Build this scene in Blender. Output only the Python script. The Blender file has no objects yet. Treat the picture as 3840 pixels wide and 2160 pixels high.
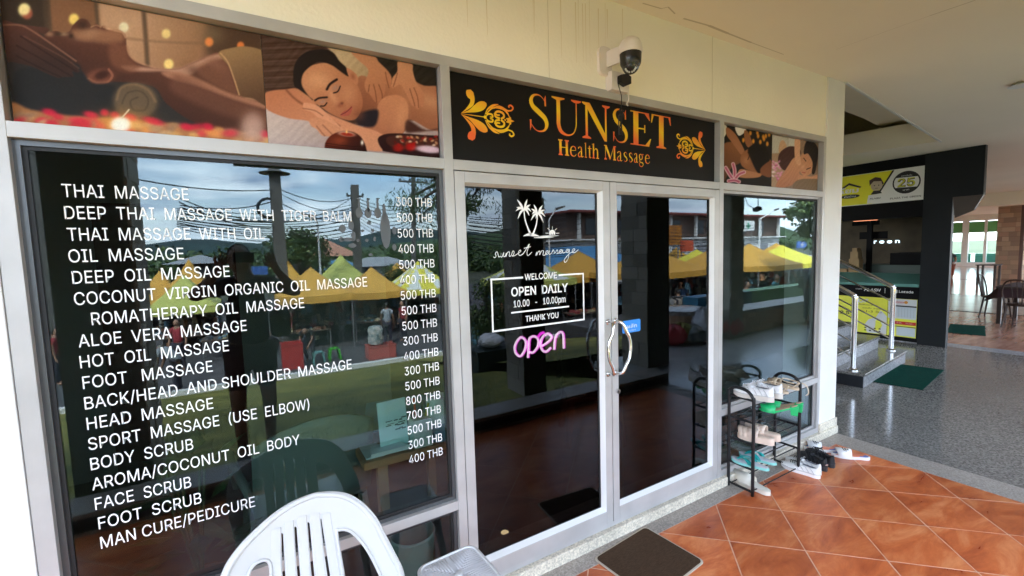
import bpy, bmesh, math, random
import numpy as np
from mathutils import Vector, Matrix
random.seed(7)
RND = random.Random(11)
SC = bpy.context.scene
COL = SC.collection
# ------------------------------------------------------------------ camera
F_PX, YAW, PITCH, ROLL = 1656.41, .5342, -.0821, -.0299
CAM = Vector((0, -1.9, 1.739))
_fw = Vector((math.sin(YAW)*math.cos(PITCH), math.cos(YAW)*math.cos(PITCH), math.sin(PITCH)))
_r = Vector((math.cos(YAW), -math.sin(YAW), 0)); _u = _r.cross(_fw)
C_R = _r*math.cos(ROLL) + _u*math.sin(ROLL)
C_U = -_r*math.sin(ROLL) + _u*math.cos(ROLL)
cd = bpy.data.cameras.new('camera'); cam = bpy.data.objects.new('camera', cd); COL.objects.link(cam)
cd.sensor_width = 36; cd.lens = F_PX/3840*36; cd.clip_start = .02; cd.clip_end = 3000
M = Matrix((C_R, C_U, -_fw)).transposed().to_4x4(); M.translation = CAM
cam.matrix_world = M
SC.camera = cam
# ------------------------------------------------------------------ light
EXPO = 4.1
SC.view_settings.view_transform = 'Standard'; SC.view_settings.look = 'None'
SC.view_settings.exposure = EXPO; SC.view_settings.gamma = 1
SC.view_settings.use_curve_mapping = False
SUN_EL, SUN_AZ = math.radians(48), math.radians(-35)      # azimuth from +y towards +x
sund = bpy.data.lights.new('sun', 'SUN'); sun = bpy.data.objects.new('sun', sund); COL.objects.link(sun)
sund.energy = 1.2; sund.angle = math.radians(12); sund.color = (1, .95, .87)
sdir = Vector((math.sin(SUN_AZ)*math.cos(SUN_EL), math.cos(SUN_AZ)*math.cos(SUN_EL), math.sin(SUN_EL)))
sun.rotation_euler = sdir.to_track_quat('Z', 'Y').to_euler()
W = bpy.data.worlds.new('World'); SC.world = W; W.use_nodes = True
nt = W.node_tree; nt.nodes.clear()
def wn(t, **k):
    n = nt.nodes.new(t)
    for a, b in k.items(): setattr(n, a, b)
    return n
L = nt.links.new
out = wn('ShaderNodeOutputWorld'); bg = wn('ShaderNodeBackground'); L(bg.outputs[0], out.inputs[0])
bg.inputs[1].default_value = .10
sky = wn('ShaderNodeTexSky', sky_type='NISHITA', sun_disc=False, sun_elevation=SUN_EL, sun_rotation=SUN_AZ)
sky.air_density = 1.0; sky.dust_density = 2.0
tc = wn('ShaderNodeTexCoord'); sep = wn('ShaderNodeSeparateXYZ'); L(tc.outputs['Generated'], sep.inputs[0])
ad = wn('ShaderNodeMath', operation='ADD'); L(sep.outputs[2], ad.inputs[0]); ad.inputs[1].default_value = .12
mx = wn('ShaderNodeMath', operation='MAXIMUM'); L(ad.outputs[0], mx.inputs[0]); mx.inputs[1].default_value = .06
dx = wn('ShaderNodeMath', operation='DIVIDE'); L(sep.outputs[0], dx.inputs[0]); L(mx.outputs[0], dx.inputs[1])
dy = wn('ShaderNodeMath', operation='DIVIDE'); L(sep.outputs[1], dy.inputs[0]); L(mx.outputs[0], dy.inputs[1])
cb = wn('ShaderNodeCombineXYZ'); L(dx.outputs[0], cb.inputs[0]); L(dy.outputs[0], cb.inputs[1])
nz = wn('ShaderNodeTexNoise'); nz.inputs['Scale'].default_value = .9; nz.inputs['Detail'].default_value = 7
nz.inputs['Roughness'].default_value = .58; nz.inputs['Distortion'].default_value = .5; L(cb.outputs[0], nz.inputs[0])
cr = wn('ShaderNodeValToRGB'); L(nz.outputs[0], cr.inputs[0])
cr.color_ramp.elements[0].position = .40; cr.color_ramp.elements[0].color = (0, 0, 0, 1)
cr.color_ramp.elements[1].position = .60; cr.color_ramp.elements[1].color = (1, 1, 1, 1)
nz2 = wn('ShaderNodeTexNoise'); nz2.inputs['Scale'].default_value = 1.7; nz2.inputs['Detail'].default_value = 5; L(cb.outputs[0], nz2.inputs[0])
cr2 = wn('ShaderNodeValToRGB'); L(nz2.outputs[0], cr2.inputs[0])
cr2.color_ramp.elements[0].position = .38; cr2.color_ramp.elements[0].color = (1.9, 2.5, 3.6, 1)
cr2.color_ramp.elements[1].position = .66; cr2.color_ramp.elements[1].color = (7.0, 7.3, 7.7, 1)
mix = wn('ShaderNodeMixRGB'); L(cr.outputs[0], mix.inputs[0]); L(sky.outputs[0], mix.inputs[1]); L(cr2.outputs[0], mix.inputs[2])
hz = wn('ShaderNodeMapRange'); L(sep.outputs[2], hz.inputs[0])
hz.inputs[1].default_value = 0; hz.inputs[2].default_value = .16; hz.inputs[3].default_value = .55; hz.inputs[4].default_value = 0
mix2 = wn('ShaderNodeMixRGB'); L(hz.outputs[0], mix2.inputs[0]); L(mix.outputs[0], mix2.inputs[1]); mix2.inputs[2].default_value = (6.8, 7.3, 7.9, 1)
L(mix2.outputs[0], bg.inputs[0])
SC.cycles.max_bounces = 9; SC.cycles.diffuse_bounces = 6; SC.cycles.glossy_bounces = 5
SC.cycles.transparent_max_bounces = 16; SC.cycles.transmission_bounces = 4
SC.cycles.sample_clamp_indirect = 12; SC.cycles.use_denoising = True
SC.cycles.caustics_reflective = False; SC.cycles.caustics_refractive = False
# ------------------------------------------------------------------ unprojection of measured photo points on to real planes
def P(px, py, ax, val):
    d = _fw*F_PX + C_R*(px-1920) + C_U*(1080-py)
    t = (val-CAM[ax])/d[ax]
    return CAM + d*t
YG = .035                                                            # outer face of the panes
def RV(px, py, yv):                                                   # where a thing seen in the panes really stands
    p = P(px, py, 1, yv)
    return Vector((p.x, 2*YG-yv, p.z))
def crop(x0, y0, s): return lambda a, b: (x0+a/s, y0+b/s)
def s2l(c):
    return tuple((v/12.92 if v <= .04045 else ((v+.055)/1.055)**2.4) for v in (x/255 for x in c))
# ------------------------------------------------------------------ materials
MATS = {}
def mat(name, col, rough=.5, metal=0., var=0., vscale=8., bump=0., bscale=40., spec=.5, coat=0., emit=None, estr=0., rvar=0., stretch=None, noise2=None):
    if name in MATS: return MATS[name]
    m = bpy.data.materials.new(name); m.use_nodes = True; n = m.node_tree; b = n.nodes['Principled BSDF']
    b.inputs['Roughness'].default_value = rough; b.inputs['Metallic'].default_value = metal
    b.inputs['Specular IOR Level'].default_value = spec; b.inputs['Coat Weight'].default_value = coat
    b.inputs['Base Color'].default_value = (*col, 1)
    t = n.nodes.new('ShaderNodeTexCoord'); mp = n.nodes.new('ShaderNodeMapping'); n.links.new(t.outputs['Object'], mp.inputs[0])
    if stretch: mp.inputs['Scale'].default_value = stretch
    if var or rvar:
        z = n.nodes.new('ShaderNodeTexNoise'); z.inputs['Scale'].default_value = vscale; z.inputs['Detail'].default_value = 6
        n.links.new(mp.outputs[0], z.inputs[0])
        if var:
            r = n.nodes.new('ShaderNodeValToRGB'); n.links.new(z.outputs[0], r.inputs[0])
            r.color_ramp.elements[0].position = .3; r.color_ramp.elements[1].position = .7
            c0 = noise2[0] if noise2 else tuple(max(0, c*(1-var)) for c in col)
            c1 = noise2[1] if noise2 else tuple(min(1, c*(1+var)) for c in col)
            r.color_ramp.elements[0].color = (*c0, 1); r.color_ramp.elements[1].color = (*c1, 1)
            n.links.new(r.outputs[0], b.inputs['Base Color'])
        if rvar:
            q = n.nodes.new('ShaderNodeMapRange'); n.links.new(z.outputs[0], q.inputs[0])
            q.inputs[3].default_value = max(0, rough-rvar); q.inputs[4].default_value = rough+rvar
            n.links.new(q.outputs[0], b.inputs['Roughness'])
    if bump:
        z = n.nodes.new('ShaderNodeTexNoise'); z.inputs['Scale'].default_value = bscale; z.inputs['Detail'].default_value = 4
        n.links.new(mp.outputs[0], z.inputs[0])
        u = n.nodes.new('ShaderNodeBump'); u.inputs['Strength'].default_value = bump; u.inputs['Distance'].default_value = .01
        n.links.new(z.outputs[0], u.inputs['Height']); n.links.new(u.outputs[0], b.inputs['Normal'])
    if emit:
        b.inputs['Emission Color'].default_value = (*emit, 1); b.inputs['Emission Strength'].default_value = estr
    MATS[name] = m; return m
def glass(name, tint, r0):
    m = bpy.data.materials.new(name); m.use_nodes = True; n = m.node_tree; n.nodes.clear()
    o = n.nodes.new('ShaderNodeOutputMaterial'); mi = n.nodes.new('ShaderNodeMixShader')
    tr = n.nodes.new('ShaderNodeBsdfTransparent'); tr.inputs[0].default_value = (*tint, 1)
    gl = n.nodes.new('ShaderNodeBsdfGlossy'); gl.inputs[0].default_value = (.78, .89, .98, 1); gl.inputs['Roughness'].default_value = 0
    lw = n.nodes.new('ShaderNodeNewGeometry'); dt = n.nodes.new('ShaderNodeVectorMath'); dt.operation = 'DOT_PRODUCT'
    n.links.new(lw.outputs['Normal'], dt.inputs[0]); n.links.new(lw.outputs['Incoming'], dt.inputs[1])
    def ma(op, a, b=None):
        q = n.nodes.new('ShaderNodeMath'); q.operation = op
        for i, v in enumerate((a, b)):
            if v is None: continue
            if isinstance(v, (int, float)): q.inputs[i].default_value = v
            else: n.links.new(v, q.inputs[i])
        return q.outputs[0]
    c = ma('ABSOLUTE', dt.outputs['Value']); k = ma('SUBTRACT', 1., c); k5 = ma('POWER', k, 5.)
    f = ma('ADD', ma('MULTIPLY', k5, 1-r0), r0)
    n.links.new(f, mi.inputs[0]); n.links.new(tr.outputs[0], mi.inputs[1]); n.links.new(gl.outputs[0], mi.inputs[2])
    n.links.new(mi.outputs[0], o.inputs[0]); MATS[name] = m; return m
def vcol_mat(name, rough=.35, gain=1.):
    m = bpy.data.materials.new(name); m.use_nodes = True; n = m.node_tree; b = n.nodes['Principled BSDF']
    a = n.nodes.new('ShaderNodeVertexColor'); a.layer_name = 'Col'
    g = n.nodes.new('ShaderNodeMixRGB'); g.blend_type = 'MULTIPLY'; g.inputs[0].default_value = 1; g.inputs[2].default_value = (gain, gain, gain, 1)
    n.links.new(a.outputs[0], g.inputs[1]); n.links.new(g.outputs[0], b.inputs['Base Color']); b.inputs['Roughness'].default_value = rough; b.inputs['Specular IOR Level'].default_value = .05
    MATS[name] = m; return m
ALU = mat('aluminium', (.45, .44, .43), .40, .2, var=.10, vscale=5, rvar=.06, bump=.03, bscale=120)
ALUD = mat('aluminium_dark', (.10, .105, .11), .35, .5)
GASK = mat('rubber_gasket', (.008, .008, .009), .6)
WHITE_V = mat('white_vinyl', (.86, .86, .84), .5)
WALLW = mat('cream_plaster', (.91, .86, .74), .75, var=.05, vscale=1.1, bump=.2, bscale=60)
WALL2 = mat('white_plaster', (.76, .75, .73), .7, var=.03, vscale=4, bump=.2, bscale=50)
CEIL = mat('ceiling_paint', (.86, .78, .66), .8, var=.03, vscale=.8, bump=.1, bscale=40)
BLACKM = mat('black_metal', (.012, .012, .013), .35, .3)
STEEL = mat('steel', (.75, .74, .72), .12, 1.)
CHROME = mat('chrome', (.8, .79, .77), .06, 1., rvar=.03, vscale=20)
DARKW = mat('charcoal_paint', (.014, .016, .018), .5, var=.1, vscale=2, spec=.15)
WPLAS = mat('white_plastic', (.57, .565, .56), .3, spec=.5, var=.02, vscale=6)
PW = mat('white_paint', (.70, .70, .69), .4)
# ------------------------------------------------------------------ object helpers
def finish(o, smooth=False, auto=None):
    if smooth:
        for p in o.data.polygons: p.use_smooth = True
    return o
def link(name, me, parent=None):
    o = bpy.data.objects.new(name, me); COL.objects.link(o)
    if parent is not None: o.parent = parent
    return o
def tag(o, label=None, cat=None, group=None, kind=None):
    if label: o['label'] = label
    if cat: o['category'] = cat
    if group: o['group'] = group
    if kind: o['kind'] = kind
    return o
def empty(name, label, cat, loc=(0, 0, 0), rz=0., group=None):
    o = bpy.data.objects.new(name, None); COL.objects.link(o); o.location = loc; o.rotation_euler = (0, 0, rz)
    o.empty_display_size = .1
    return tag(o, label, cat, group)
def copy_tree(o, parent=None):
    c = o.copy(); COL.objects.link(c)
    if parent is not None:
        c.parent = parent
    for ch in [x for x in o.children]: copy_tree(ch, c)
    return c
class MB:
    def __init__(s): s.v = []; s.f = []; s.mi = []; s.m = 0
    def add(s, vs, fs):
        k = len(s.v); s.v += [tuple(v) for v in vs]; s.f += [tuple(i+k for i in f) for f in fs]; s.mi += [s.m]*len(fs); return s
    def box(s, a, b):
        (x0, y0, z0), (x1, y1, z1) = a, b
        x0, x1 = min(x0, x1), max(x0, x1); y0, y1 = min(y0, y1), max(y0, y1); z0, z1 = min(z0, z1), max(z0, z1)
        return s.add([(x0, y0, z0), (x1, y0, z0), (x1, y1, z0), (x0, y1, z0), (x0, y0, z1), (x1, y0, z1), (x1, y1, z1), (x0, y1, z1)],
                     [(0, 3, 2, 1), (4, 5, 6, 7), (0, 1, 5, 4), (1, 2, 6, 5), (2, 3, 7, 6), (3, 0, 4, 7)])
    def cbox(s, c, d, rz=0., rx=0.):
        m = Matrix.Rotation(rz, 3, 'Z') @ Matrix.Rotation(rx, 3, 'X'); c = Vector(c); h = [x/2 for x in d]; vs = []
        for z in (-h[2], h[2]):
            for x, y in ((-h[0], -h[1]), (h[0], -h[1]), (h[0], h[1]), (-h[0], h[1])): vs.append(c+m @ Vector((x, y, z)))
        return s.add(vs, [(0, 3, 2, 1), (4, 5, 6, 7), (0, 1, 5, 4), (1, 2, 6, 5), (2, 3, 7, 6), (3, 0, 4, 7)])
    def tube(s, pts, r, n=8, close=False, cap=True):
        pts = [Vector(p) for p in pts]; N = len(pts); rs = r if isinstance(r, (list, tuple)) else [r]*N
        rings = []; up = None
        for i, p in enumerate(pts):
            if close: d = pts[(i+1) % N]-pts[i-1]
            else: d = pts[min(i+1, N-1)]-pts[max(i-1, 0)]
            if d.length < 1e-9: d = Vector((0, 0, 1))
            d.normalize()
            if up is None:
                up = Vector((0, 0, 1)) if abs(d.z) < .9 else Vector((1, 0, 0))
            a = up - d*up.dot(d)
            if a.length < 1e-6: a = d.orthogonal()
            a.normalize(); b = d.cross(a); up = a
            rings.append([p+(a*math.cos(2*math.pi*k/n)+b*math.sin(2*math.pi*k/n))*rs[i] for k in range(n)])
        vs = [v for q in rings for v in q]; fs = []
        for i in range(N if close else N-1):
            j = (i+1) % N
            for k in range(n): fs.append((i*n+k, i*n+(k+1) % n, j*n+(k+1) % n, j*n+k))
        if not close and cap: fs.append(tuple(reversed(range(n)))); fs.append(tuple((N-1)*n+k for k in range(n)))
        return s.add(vs, fs)
    def prism(s, poly, o, ux, uy, un, t):                              # polygon (u,v) extruded along un by t
        o, ux, uy, un = Vector(o), Vector(ux), Vector(uy), Vector(un); n = len(poly)
        a = [o+ux*p[0]+uy*p[1] for p in poly]; b = [p+un*t for p in a]
        return s.add(a+b, [tuple(range(n)), tuple(reversed(range(n, 2*n)))]+[(i, (i+1) % n, n+(i+1) % n, n+i) for i in range(n)])
    def lathe(s, prof, c, n=20, axis=2, cap=True):
        c = Vector(c); vs = []
        for r, h in prof:
            for k in range(n):
                a = 2*math.pi*k/n; q = [r*math.cos(a), r*math.sin(a)]
                v = [0, 0, 0]; o = [i for i in range(3) if i != axis]; v[o[0]] = q[0]; v[o[1]] = q[1]; v[axis] = h; vs.append(c+Vector(v))
        fs = [(i*n+k, i*n+(k+1) % n, (i+1)*n+(k+1) % n, (i+1)*n+k) for i in range(len(prof)-1) for k in range(n)]
        if cap: fs += [tuple(reversed(range(n))), tuple((len(prof)-1)*n+k for k in range(n))]
        return s.add(vs, fs)
    def grid(s, fn, nu, nv, cu=False):
        vs = [fn(i/(nu if cu else nu-1) if nu > 1 else 0, j/(nv-1)) for j in range(nv) for i in range(nu)]
        fs = []
        for j in range(nv-1):
            for i in range(nu if cu else nu-1):
                fs.append((j*nu+i, j*nu+(i+1) % nu, (j+1)*nu+(i+1) % nu, (j+1)*nu+i))
        return s.add(vs, fs)
    def build(s, name, mt, parent=None, smooth=False, fixn=True, bevel=0., shade=None):
        me = bpy.data.meshes.new(name); me.from_pydata(s.v, [], s.f)
        ms = mt if isinstance(mt, (list, tuple)) else [mt]
        for m in ms: me.materials.append(m)
        if len(ms) > 1:
            for p, i in zip(me.polygons, s.mi): p.material_index = i
        if fixn:
            bm = bmesh.new(); bm.from_mesh(me); bmesh.ops.recalc_face_normals(bm, faces=bm.faces); bm.to_mesh(me); bm.free()
        o = link(name, me, parent)
        if smooth:
            for p in me.polygons: p.use_smooth = True
            if smooth != 'all':
                me.set_sharp_from_angle(angle=math.radians(40))
        if bevel:
            b = o.modifiers.new('bevel', 'BEVEL'); b.width = bevel; b.segments = 2; b.limit_method = 'ANGLE'
        return o
def BX(name, a, b, m, parent=None, bevel=0.): return MB().box(a, b).build(name, m, parent, bevel=bevel, fixn=False)
def cat_rom(pts, n=8, close=False):
    pts = [Vector(p) for p in pts]; o = []; N = len(pts)
    rng = range(N if close else N-1)
    for i in rng:
        g = (lambda k: pts[k % N]) if close else (lambda k: pts[min(max(k, 0), N-1)])
        a, b, c, d = g(i-1), g(i), g(i+1), g(i+2)
        for k in range(n):
            t = k/n; o.append(.5*((2*b)+(c-a)*t+(2*a-5*b+4*c-d)*t*t+(3*b-a-3*c+d)*t**3))
    if not close: o.append(pts[-1])
    return o
def frame_ring(name, x0, x1, z0, z1, w, y0, y1, m, parent):            # closed rectangular frame in the facade plane
    mb = MB(); wl, wr, wb, wt = w
    mb.box((x0, y0, z0), (x0+wl, y1, z1)); mb.box((x1-wr, y0, z0), (x1, y1, z1))
    mb.box((x0+wl, y0, z0), (x1-wr, y1, z0+wb)); mb.box((x0+wl, y0, z1-wt), (x1-wr, y1, z1))
    return mb.build(name, m, parent, fixn=False)
# flat lettering, collected and turned into meshes in one go at the end
TEXTS = []
def text(body, name, parent, m, box, org, ux, uz, align='fit', bold=0., cap=True, lift=0., shear=0., label=None):
    """box = (u0, v0, u1, v1) with v0 the baseline and v1 the cap height"""
    TEXTS.append((body, name, parent, m, box, Vector(org), Vector(ux), Vector(uz), align, bold, shear, label))
def flush_texts():
    obs = []; fnt = None
    try: fnt = bpy.data.fonts.load(bpy.utils.system_resource('DATAFILES')+'/fonts/Inter.woff2')   # ships with Blender; the default face serves if it is absent
    except Exception: pass
    for t in TEXTS:
        for b in (t[0], 'H'):
            c = bpy.data.curves.new('lettering', 'FONT'); c.body = b; c.offset = t[9]; c.font = (fnt if fnt and all(ord(q) < 256 for q in t[0]) else c.font); c.resolution_u = 3; c.shear = t[10]
            o = bpy.data.objects.new('lettering', c); COL.objects.link(o); obs.append(o)
    bpy.context.view_layer.update(); dg = bpy.context.evaluated_depsgraph_get()
    ms = [bpy.data.meshes.new_from_object(o.evaluated_get(dg)) for o in obs]
    for o in obs: c = o.data; bpy.data.objects.remove(o); bpy.data.curves.remove(c)
    for t, me, ref in zip(TEXTS, ms[0::2], ms[1::2]):
        body, name, parent, m, (u0, v0, u1, v1), org, ux, uz, align, bold, shear, label = t
        if not len(me.vertices): continue
        co = np.array([v.co[:] for v in me.vertices]); caph = max(v.co.y for v in ref.vertices)
        sv = (v1-v0)/caph; x0, x1 = co[:, 0].min(), co[:, 0].max()
        if align == 'fit': su = (u1-u0)/(x1-x0); off = u0-x0*su
        else: su = sv*.95; off = (u0-x0*su) if align == 'left' else (u0+u1)/2-(x0+x1)/2*su
        un = ux.cross(uz)
        for v in me.vertices:
            v.co = org+ux*(off+v.co.x*su)+uz*(v0+v.co.y*sv)
        me.materials.clear(); me.materials.append(m)
        o = link(name, me, parent)
        if label: o['label'] = label
FX, FZ = Vector((1, 0, 0)), Vector((0, 0, 1))
# ================================================================== STRUCTURE: walkway
ZC = 3.11
TILE_A = None
def tile_mat():
    m = bpy.data.materials.new('terracotta_tile'); m.use_nodes = True; n = m.node_tree; b = n.nodes['Principled BSDF']
    oi = n.nodes.new('ShaderNodeObjectInfo'); tc = n.nodes.new('ShaderNodeTexCoord')
    ve = n.nodes.new('ShaderNodeVectorMath'); ve.operation = 'MULTIPLY_ADD'
    n.links.new(oi.outputs['Random'], ve.inputs[0]); ve.inputs[1].default_value = (31, 17, 9); n.links.new(tc.outputs['Object'], ve.inputs[2])
    mp = n.nodes.new('ShaderNodeMapping'); mp.inputs['Rotation'].default_value = (0, 0, .25); mp.inputs['Scale'].default_value = (2.0, 5.5, 1); n.links.new(ve.outputs[0], mp.inputs[0])
    z = n.nodes.new('ShaderNodeTexNoise'); z.inputs['Scale'].default_value = 1.3; z.inputs['Detail'].default_value = 10; z.inputs['Roughness'].default_value = .66; z.inputs['Distortion'].default_value = .5
    n.links.new(mp.outputs[0], z.inputs[0])
    r = n.nodes.new('ShaderNodeValToRGB'); n.links.new(z.outputs[0], r.inputs[0]); e = r.color_ramp.elements
    e[0].position = .30; e[0].color = (.32, .055, .018, 1); e[1].position = .78; e[1].color = (.80, .33, .13, 1)
    k = e.new(.5); k.color = (.55, .135, .040, 1)
    q = n.nodes.new('ShaderNodeHueSaturation'); n.links.new(r.outputs[0], q.inputs['Color'])
    mr = n.nodes.new('ShaderNodeMapRange'); mr.inputs[3].default_value = .88; mr.inputs[4].default_value = 1.12; n.links.new(oi.outputs['Random'], mr.inputs[0]); n.links.new(mr.outputs[0], q.inputs['Value'])
    n.links.new(q.outputs[0], b.inputs['Base Color'])
    b.inputs['Roughness'].default_value = .3
    rr = n.nodes.new('ShaderNodeMapRange'); n.links.new(z.outputs[0], rr.inputs[0]); rr.inputs[3].default_value = .20; rr.inputs[4].default_value = .42; n.links.new(rr.outputs[0], b.inputs['Roughness'])
    bu = n.nodes.new('ShaderNodeBump'); bu.inputs['Strength'].default_value = .12; bu.inputs['Distance'].default_value = .004
    z2 = n.nodes.new('ShaderNodeTexNoise'); z2.inputs['Scale'].default_value = 14; n.links.new(tc.outputs['Object'], z2.inputs[0])
    n.links.new(z2.outputs[0], bu.inputs['Height']); n.links.new(bu.outputs[0], b.inputs['Normal'])
    return m
TILE = tile_mat()
GROUT = mat('grout', (.66, .42, .29), .85, var=.15, vscale=20)
def granite(name, dark, light, rough, sc=60, tint=(1, 1, 1), big=.15, big_scale=1.2):
    m = bpy.data.materials.new(name); m.use_nodes = True; n = m.node_tree; b = n.nodes['Principled BSDF']
    tc = n.nodes.new('ShaderNodeTexCoord'); v = n.nodes.new('ShaderNodeTexVoronoi'); v.inputs['Scale'].default_value = sc*1.5
    n.links.new(tc.outputs['Object'], v.inputs['Vector'])
    z = n.nodes.new('ShaderNodeTexNoise'); z.inputs['Scale'].default_value = sc; z.inputs['Detail'].default_value = 6; z.inputs['Roughness'].default_value = .75; n.links.new(tc.outputs['Object'], z.inputs[0])
    s = n.nodes.new('ShaderNodeSeparateColor'); n.links.new(v.outputs['Color'], s.inputs[0])
    a = n.nodes.new('ShaderNodeMath'); a.operation = 'MULTIPLY_ADD'; n.links.new(s.outputs[0], a.inputs[0]); a.inputs[1].default_value = .35
    n.links.new(z.outputs[0], a.inputs[2])
    r = n.nodes.new('ShaderNodeValToRGB'); n.links.new(a.outputs[0], r.inputs[0]); r.color_ramp.elements[0].position = .45; r.color_ramp.elements[1].position = .92
    r.color_ramp.elements[0].color = (*[dark*t for t in tint], 1); r.color_ramp.elements[1].color = (*[light*t for t in tint], 1)
    z3 = n.nodes.new('ShaderNodeTexNoise'); z3.inputs['Scale'].default_value = big_scale; n.links.new(tc.outputs['Object'], z3.inputs[0])
    mr = n.nodes.new('ShaderNodeMapRange'); n.links.new(z3.outputs[0], mr.inputs[0]); mr.inputs[1].default_value = .3; mr.inputs[2].default_value = .7; mr.inputs[3].default_value = 1-big; mr.inputs[4].default_value = 1+big
    mu = n.nodes.new('ShaderNodeVectorMath'); mu.operation = 'SCALE'; n.links.new(r.outputs[0], mu.inputs[0]); n.links.new(mr.outputs[0], mu.inputs['Scale'])
    n.links.new(mu.outputs[0], b.inputs['Base Color']); b.inputs['Roughness'].default_value = rough; return m
GR_BAND = granite('granite_band', .22, .42, .5, 80, (1, .88, .76))
GR_CURB = granite('granite_cream', .42, .80, .42, 75, (1, .90, .72), .22, 3)
GR_DARK = granite('granite_polished', .085, .30, .12, 60, (1, .95, .86), .12, .6)
GR_STEP = granite('granite_step', .20, .42, .2, 50, (1, 1, 1.02))

floor = BX('walkway_floor', (-6, -1.79, -.12), (4.25, -.128, -.0012), GROUT); tag(floor, kind='structure')
T = .398; H = T*math.sqrt(2)/2
hx = .2785
ntile = 0
def clip_poly(p, ax, val, keep_less):
    o = []
    for i in range(len(p)):
        a, b = p[i], p[(i+1) % len(p)]
        ia = (a[ax] <= val) if keep_less else (a[ax] >= val); ib = (b[ax] <= val) if keep_less else (b[ax] >= val)
        if ia: o.append(a)
        if ia != ib:
            t = (val-a[ax])/(b[ax]-a[ax]); o.append((a[0]+(b[0]-a[0])*t, a[1]+(b[1]-a[1])*t))
    return o
full = None
for i in range(-36, 6):
    for j in range(-8, 8):
        if (i+j) % 2 == 0: continue
        cx = 3.158+hx*i; cy = -.683-.2815*j
        g = .0048; r = hx-g
        poly = [(cx-r, cy), (cx, cy-r*1.01), (cx+r, cy), (cx, cy+r*1.01)]
        inside = cx-r > -6 and cx+r < 4.25 and cy+r*1.01 < -.128 and cy-r*1.01 > -1.79
        if not inside:
            for ax, v, k in ((0, -6, False), (0, 4.247, True), (1, -.131, True), (1, -1.787, False)):
                poly = clip_poly(poly, ax, v, k)
                if len(poly) < 3: break
            if len(poly) < 3: continue
            ar = abs(sum(poly[q][0]*poly[(q+1) % len(poly)][1]-poly[(q+1) % len(poly)][0]*poly[q][1] for q in range(len(poly))))/2
            if ar < .002: continue
            mb = MB().prism([(a-cx, b-cy) for a, b in poly], (0, 0, -.006), (1, 0, 0), (0, 1, 0), (0, 0, 1), .006)
            o = mb.build('tile', TILE, floor)
        else:
            if full is None:
                full = MB().prism([(a-cx, b-cy) for a, b in poly], (0, 0, -.006), (1, 0, 0), (0, 1, 0), (0, 0, 1), .006).build('tile', TILE, floor); o = full
            else: o = link('tile', full.data, floor)
        o.location = (cx, cy, RND.uniform(-.0006, .0004)); ntile += 1
tag(BX('granite_border', (-6, -.128, -.1), (4.25, -.028, .0015), GR_BAND), kind='structure')
tag(BX('granite_border', (4.25, -1.79, -.1), (4.50, -.028, .0012), GR_BAND), kind='structure')
tag(BX('shop_threshold', (-6, -.028, -.1), (4.535, .30, .064), GR_CURB, bevel=.006), kind='structure')
# polished granite concourse
tag(BX('granite_floor', (4.50, -1.85, -.12), (9.62, 6, 0), GR_DARK), kind='structure')
tag(BX('terrace_floor', (4.50, -3.2, -.12), (9.62, -1.85, 0), mat('terrace_sky_sheen', (.42, .42, .41), .25, var=.12, vscale=1.5, rvar=.08)), kind='structure')  # paler than the granite: sky reflection put into the colour
JOINT = mat('joint', (.03, .03, .03), .6)
for yy in (-2.2, -1.05, .75, 2.0):
    pass
tag(BX('corridor_border', (9.62, -3.2, -.12), (9.95, 6, .001), GR_STEP), kind='structure')
WOODT = mat('wood_look_tile', (.42, .20, .13), .16, var=.35, vscale=1.4, stretch=(1, 6, 1), noise2=((.32, .13, .08), (.55, .32, .23)))
tag(BX('corridor_floor', (9.95, -3.2, -.12), (46, 12, 0), WOODT), kind='structure')
GREYT = mat('grey_floor', (.40, .36, .31), .2, var=.1, vscale=2)
tag(BX('floor_inset', (14.6, -3.2, 0), (18.7, 12, .004), GREYT), kind='structure')
tag(BX('floor_joint', (14.5, -3.2, 0), (14.6, 12, .005), JOINT), kind='structure')
tag(BX('floor_joint', (18.7, -3.2, 0), (18.78, 12, .005), JOINT), kind='structure')
tag(BX('floor_joint', (26.0, -3.2, 0), (26.08, 12, .005), JOINT), kind='structure')
# parapet at the walkway edge
PARA_D = mat('parapet_render', (.035, .035, .036), .6, var=.2)
par = empty('parapet', 'low dark parapet with a grey stone cap along the tiled walkway, opposite the shop', 'low wall')
BX('wall', (-6, -2.05, -.4), (4.5, -1.79, .10), PARA_D, par)
BX('cap', (-6, -2.10, .10), (4.52, -1.80, .135), GR_BAND, par, bevel=.005)
BX('skirting', (-6, -1.789, 0), (4.5, -1.775, .022), GR_BAND, par)
# ------------------------------------------------------------------ ceiling with the stair well opening
ce = MB()
ro = [(4.55, 0.0), (8.46, .47), (8.26, 1.60), (4.55, 1.60)]
zc1 = ZC+.32
def cslab(x0, y0, x1, y1): ce.box((x0, y0, ZC), (x1, y1, zc1))
cslab(-2.6, -2.28, 4.55, .30)
cslab(4.55, -3.4, 38, 0.0)
def wedge(poly): ce.prism(poly, (0, 0, ZC), (1, 0, 0), (0, 1, 0), (0, 0, 1), .32)
wedge([(4.55, 0), (8.46, 0), (8.46, .47)])
wedge([(8.46, 0), (38, 0), (38, 1.60), (8.26, 1.60), (8.46, .47)])
wedge([(4.55, 1.6), (38, 1.6), (38, 12), (4.55, 12)])
ceil = ce.build('ceiling', CEIL, fixn=True); tag(ceil, kind='structure')
MB().prism([(-2.6, -.05), (-2.6, -2.2)], (0, 0, 0), (1, 0, 0), (0, 1, 0), (0, 0, 1), 1)
CRACK = mat('ceiling_seam', (.58, .50, .39), .9)
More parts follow.
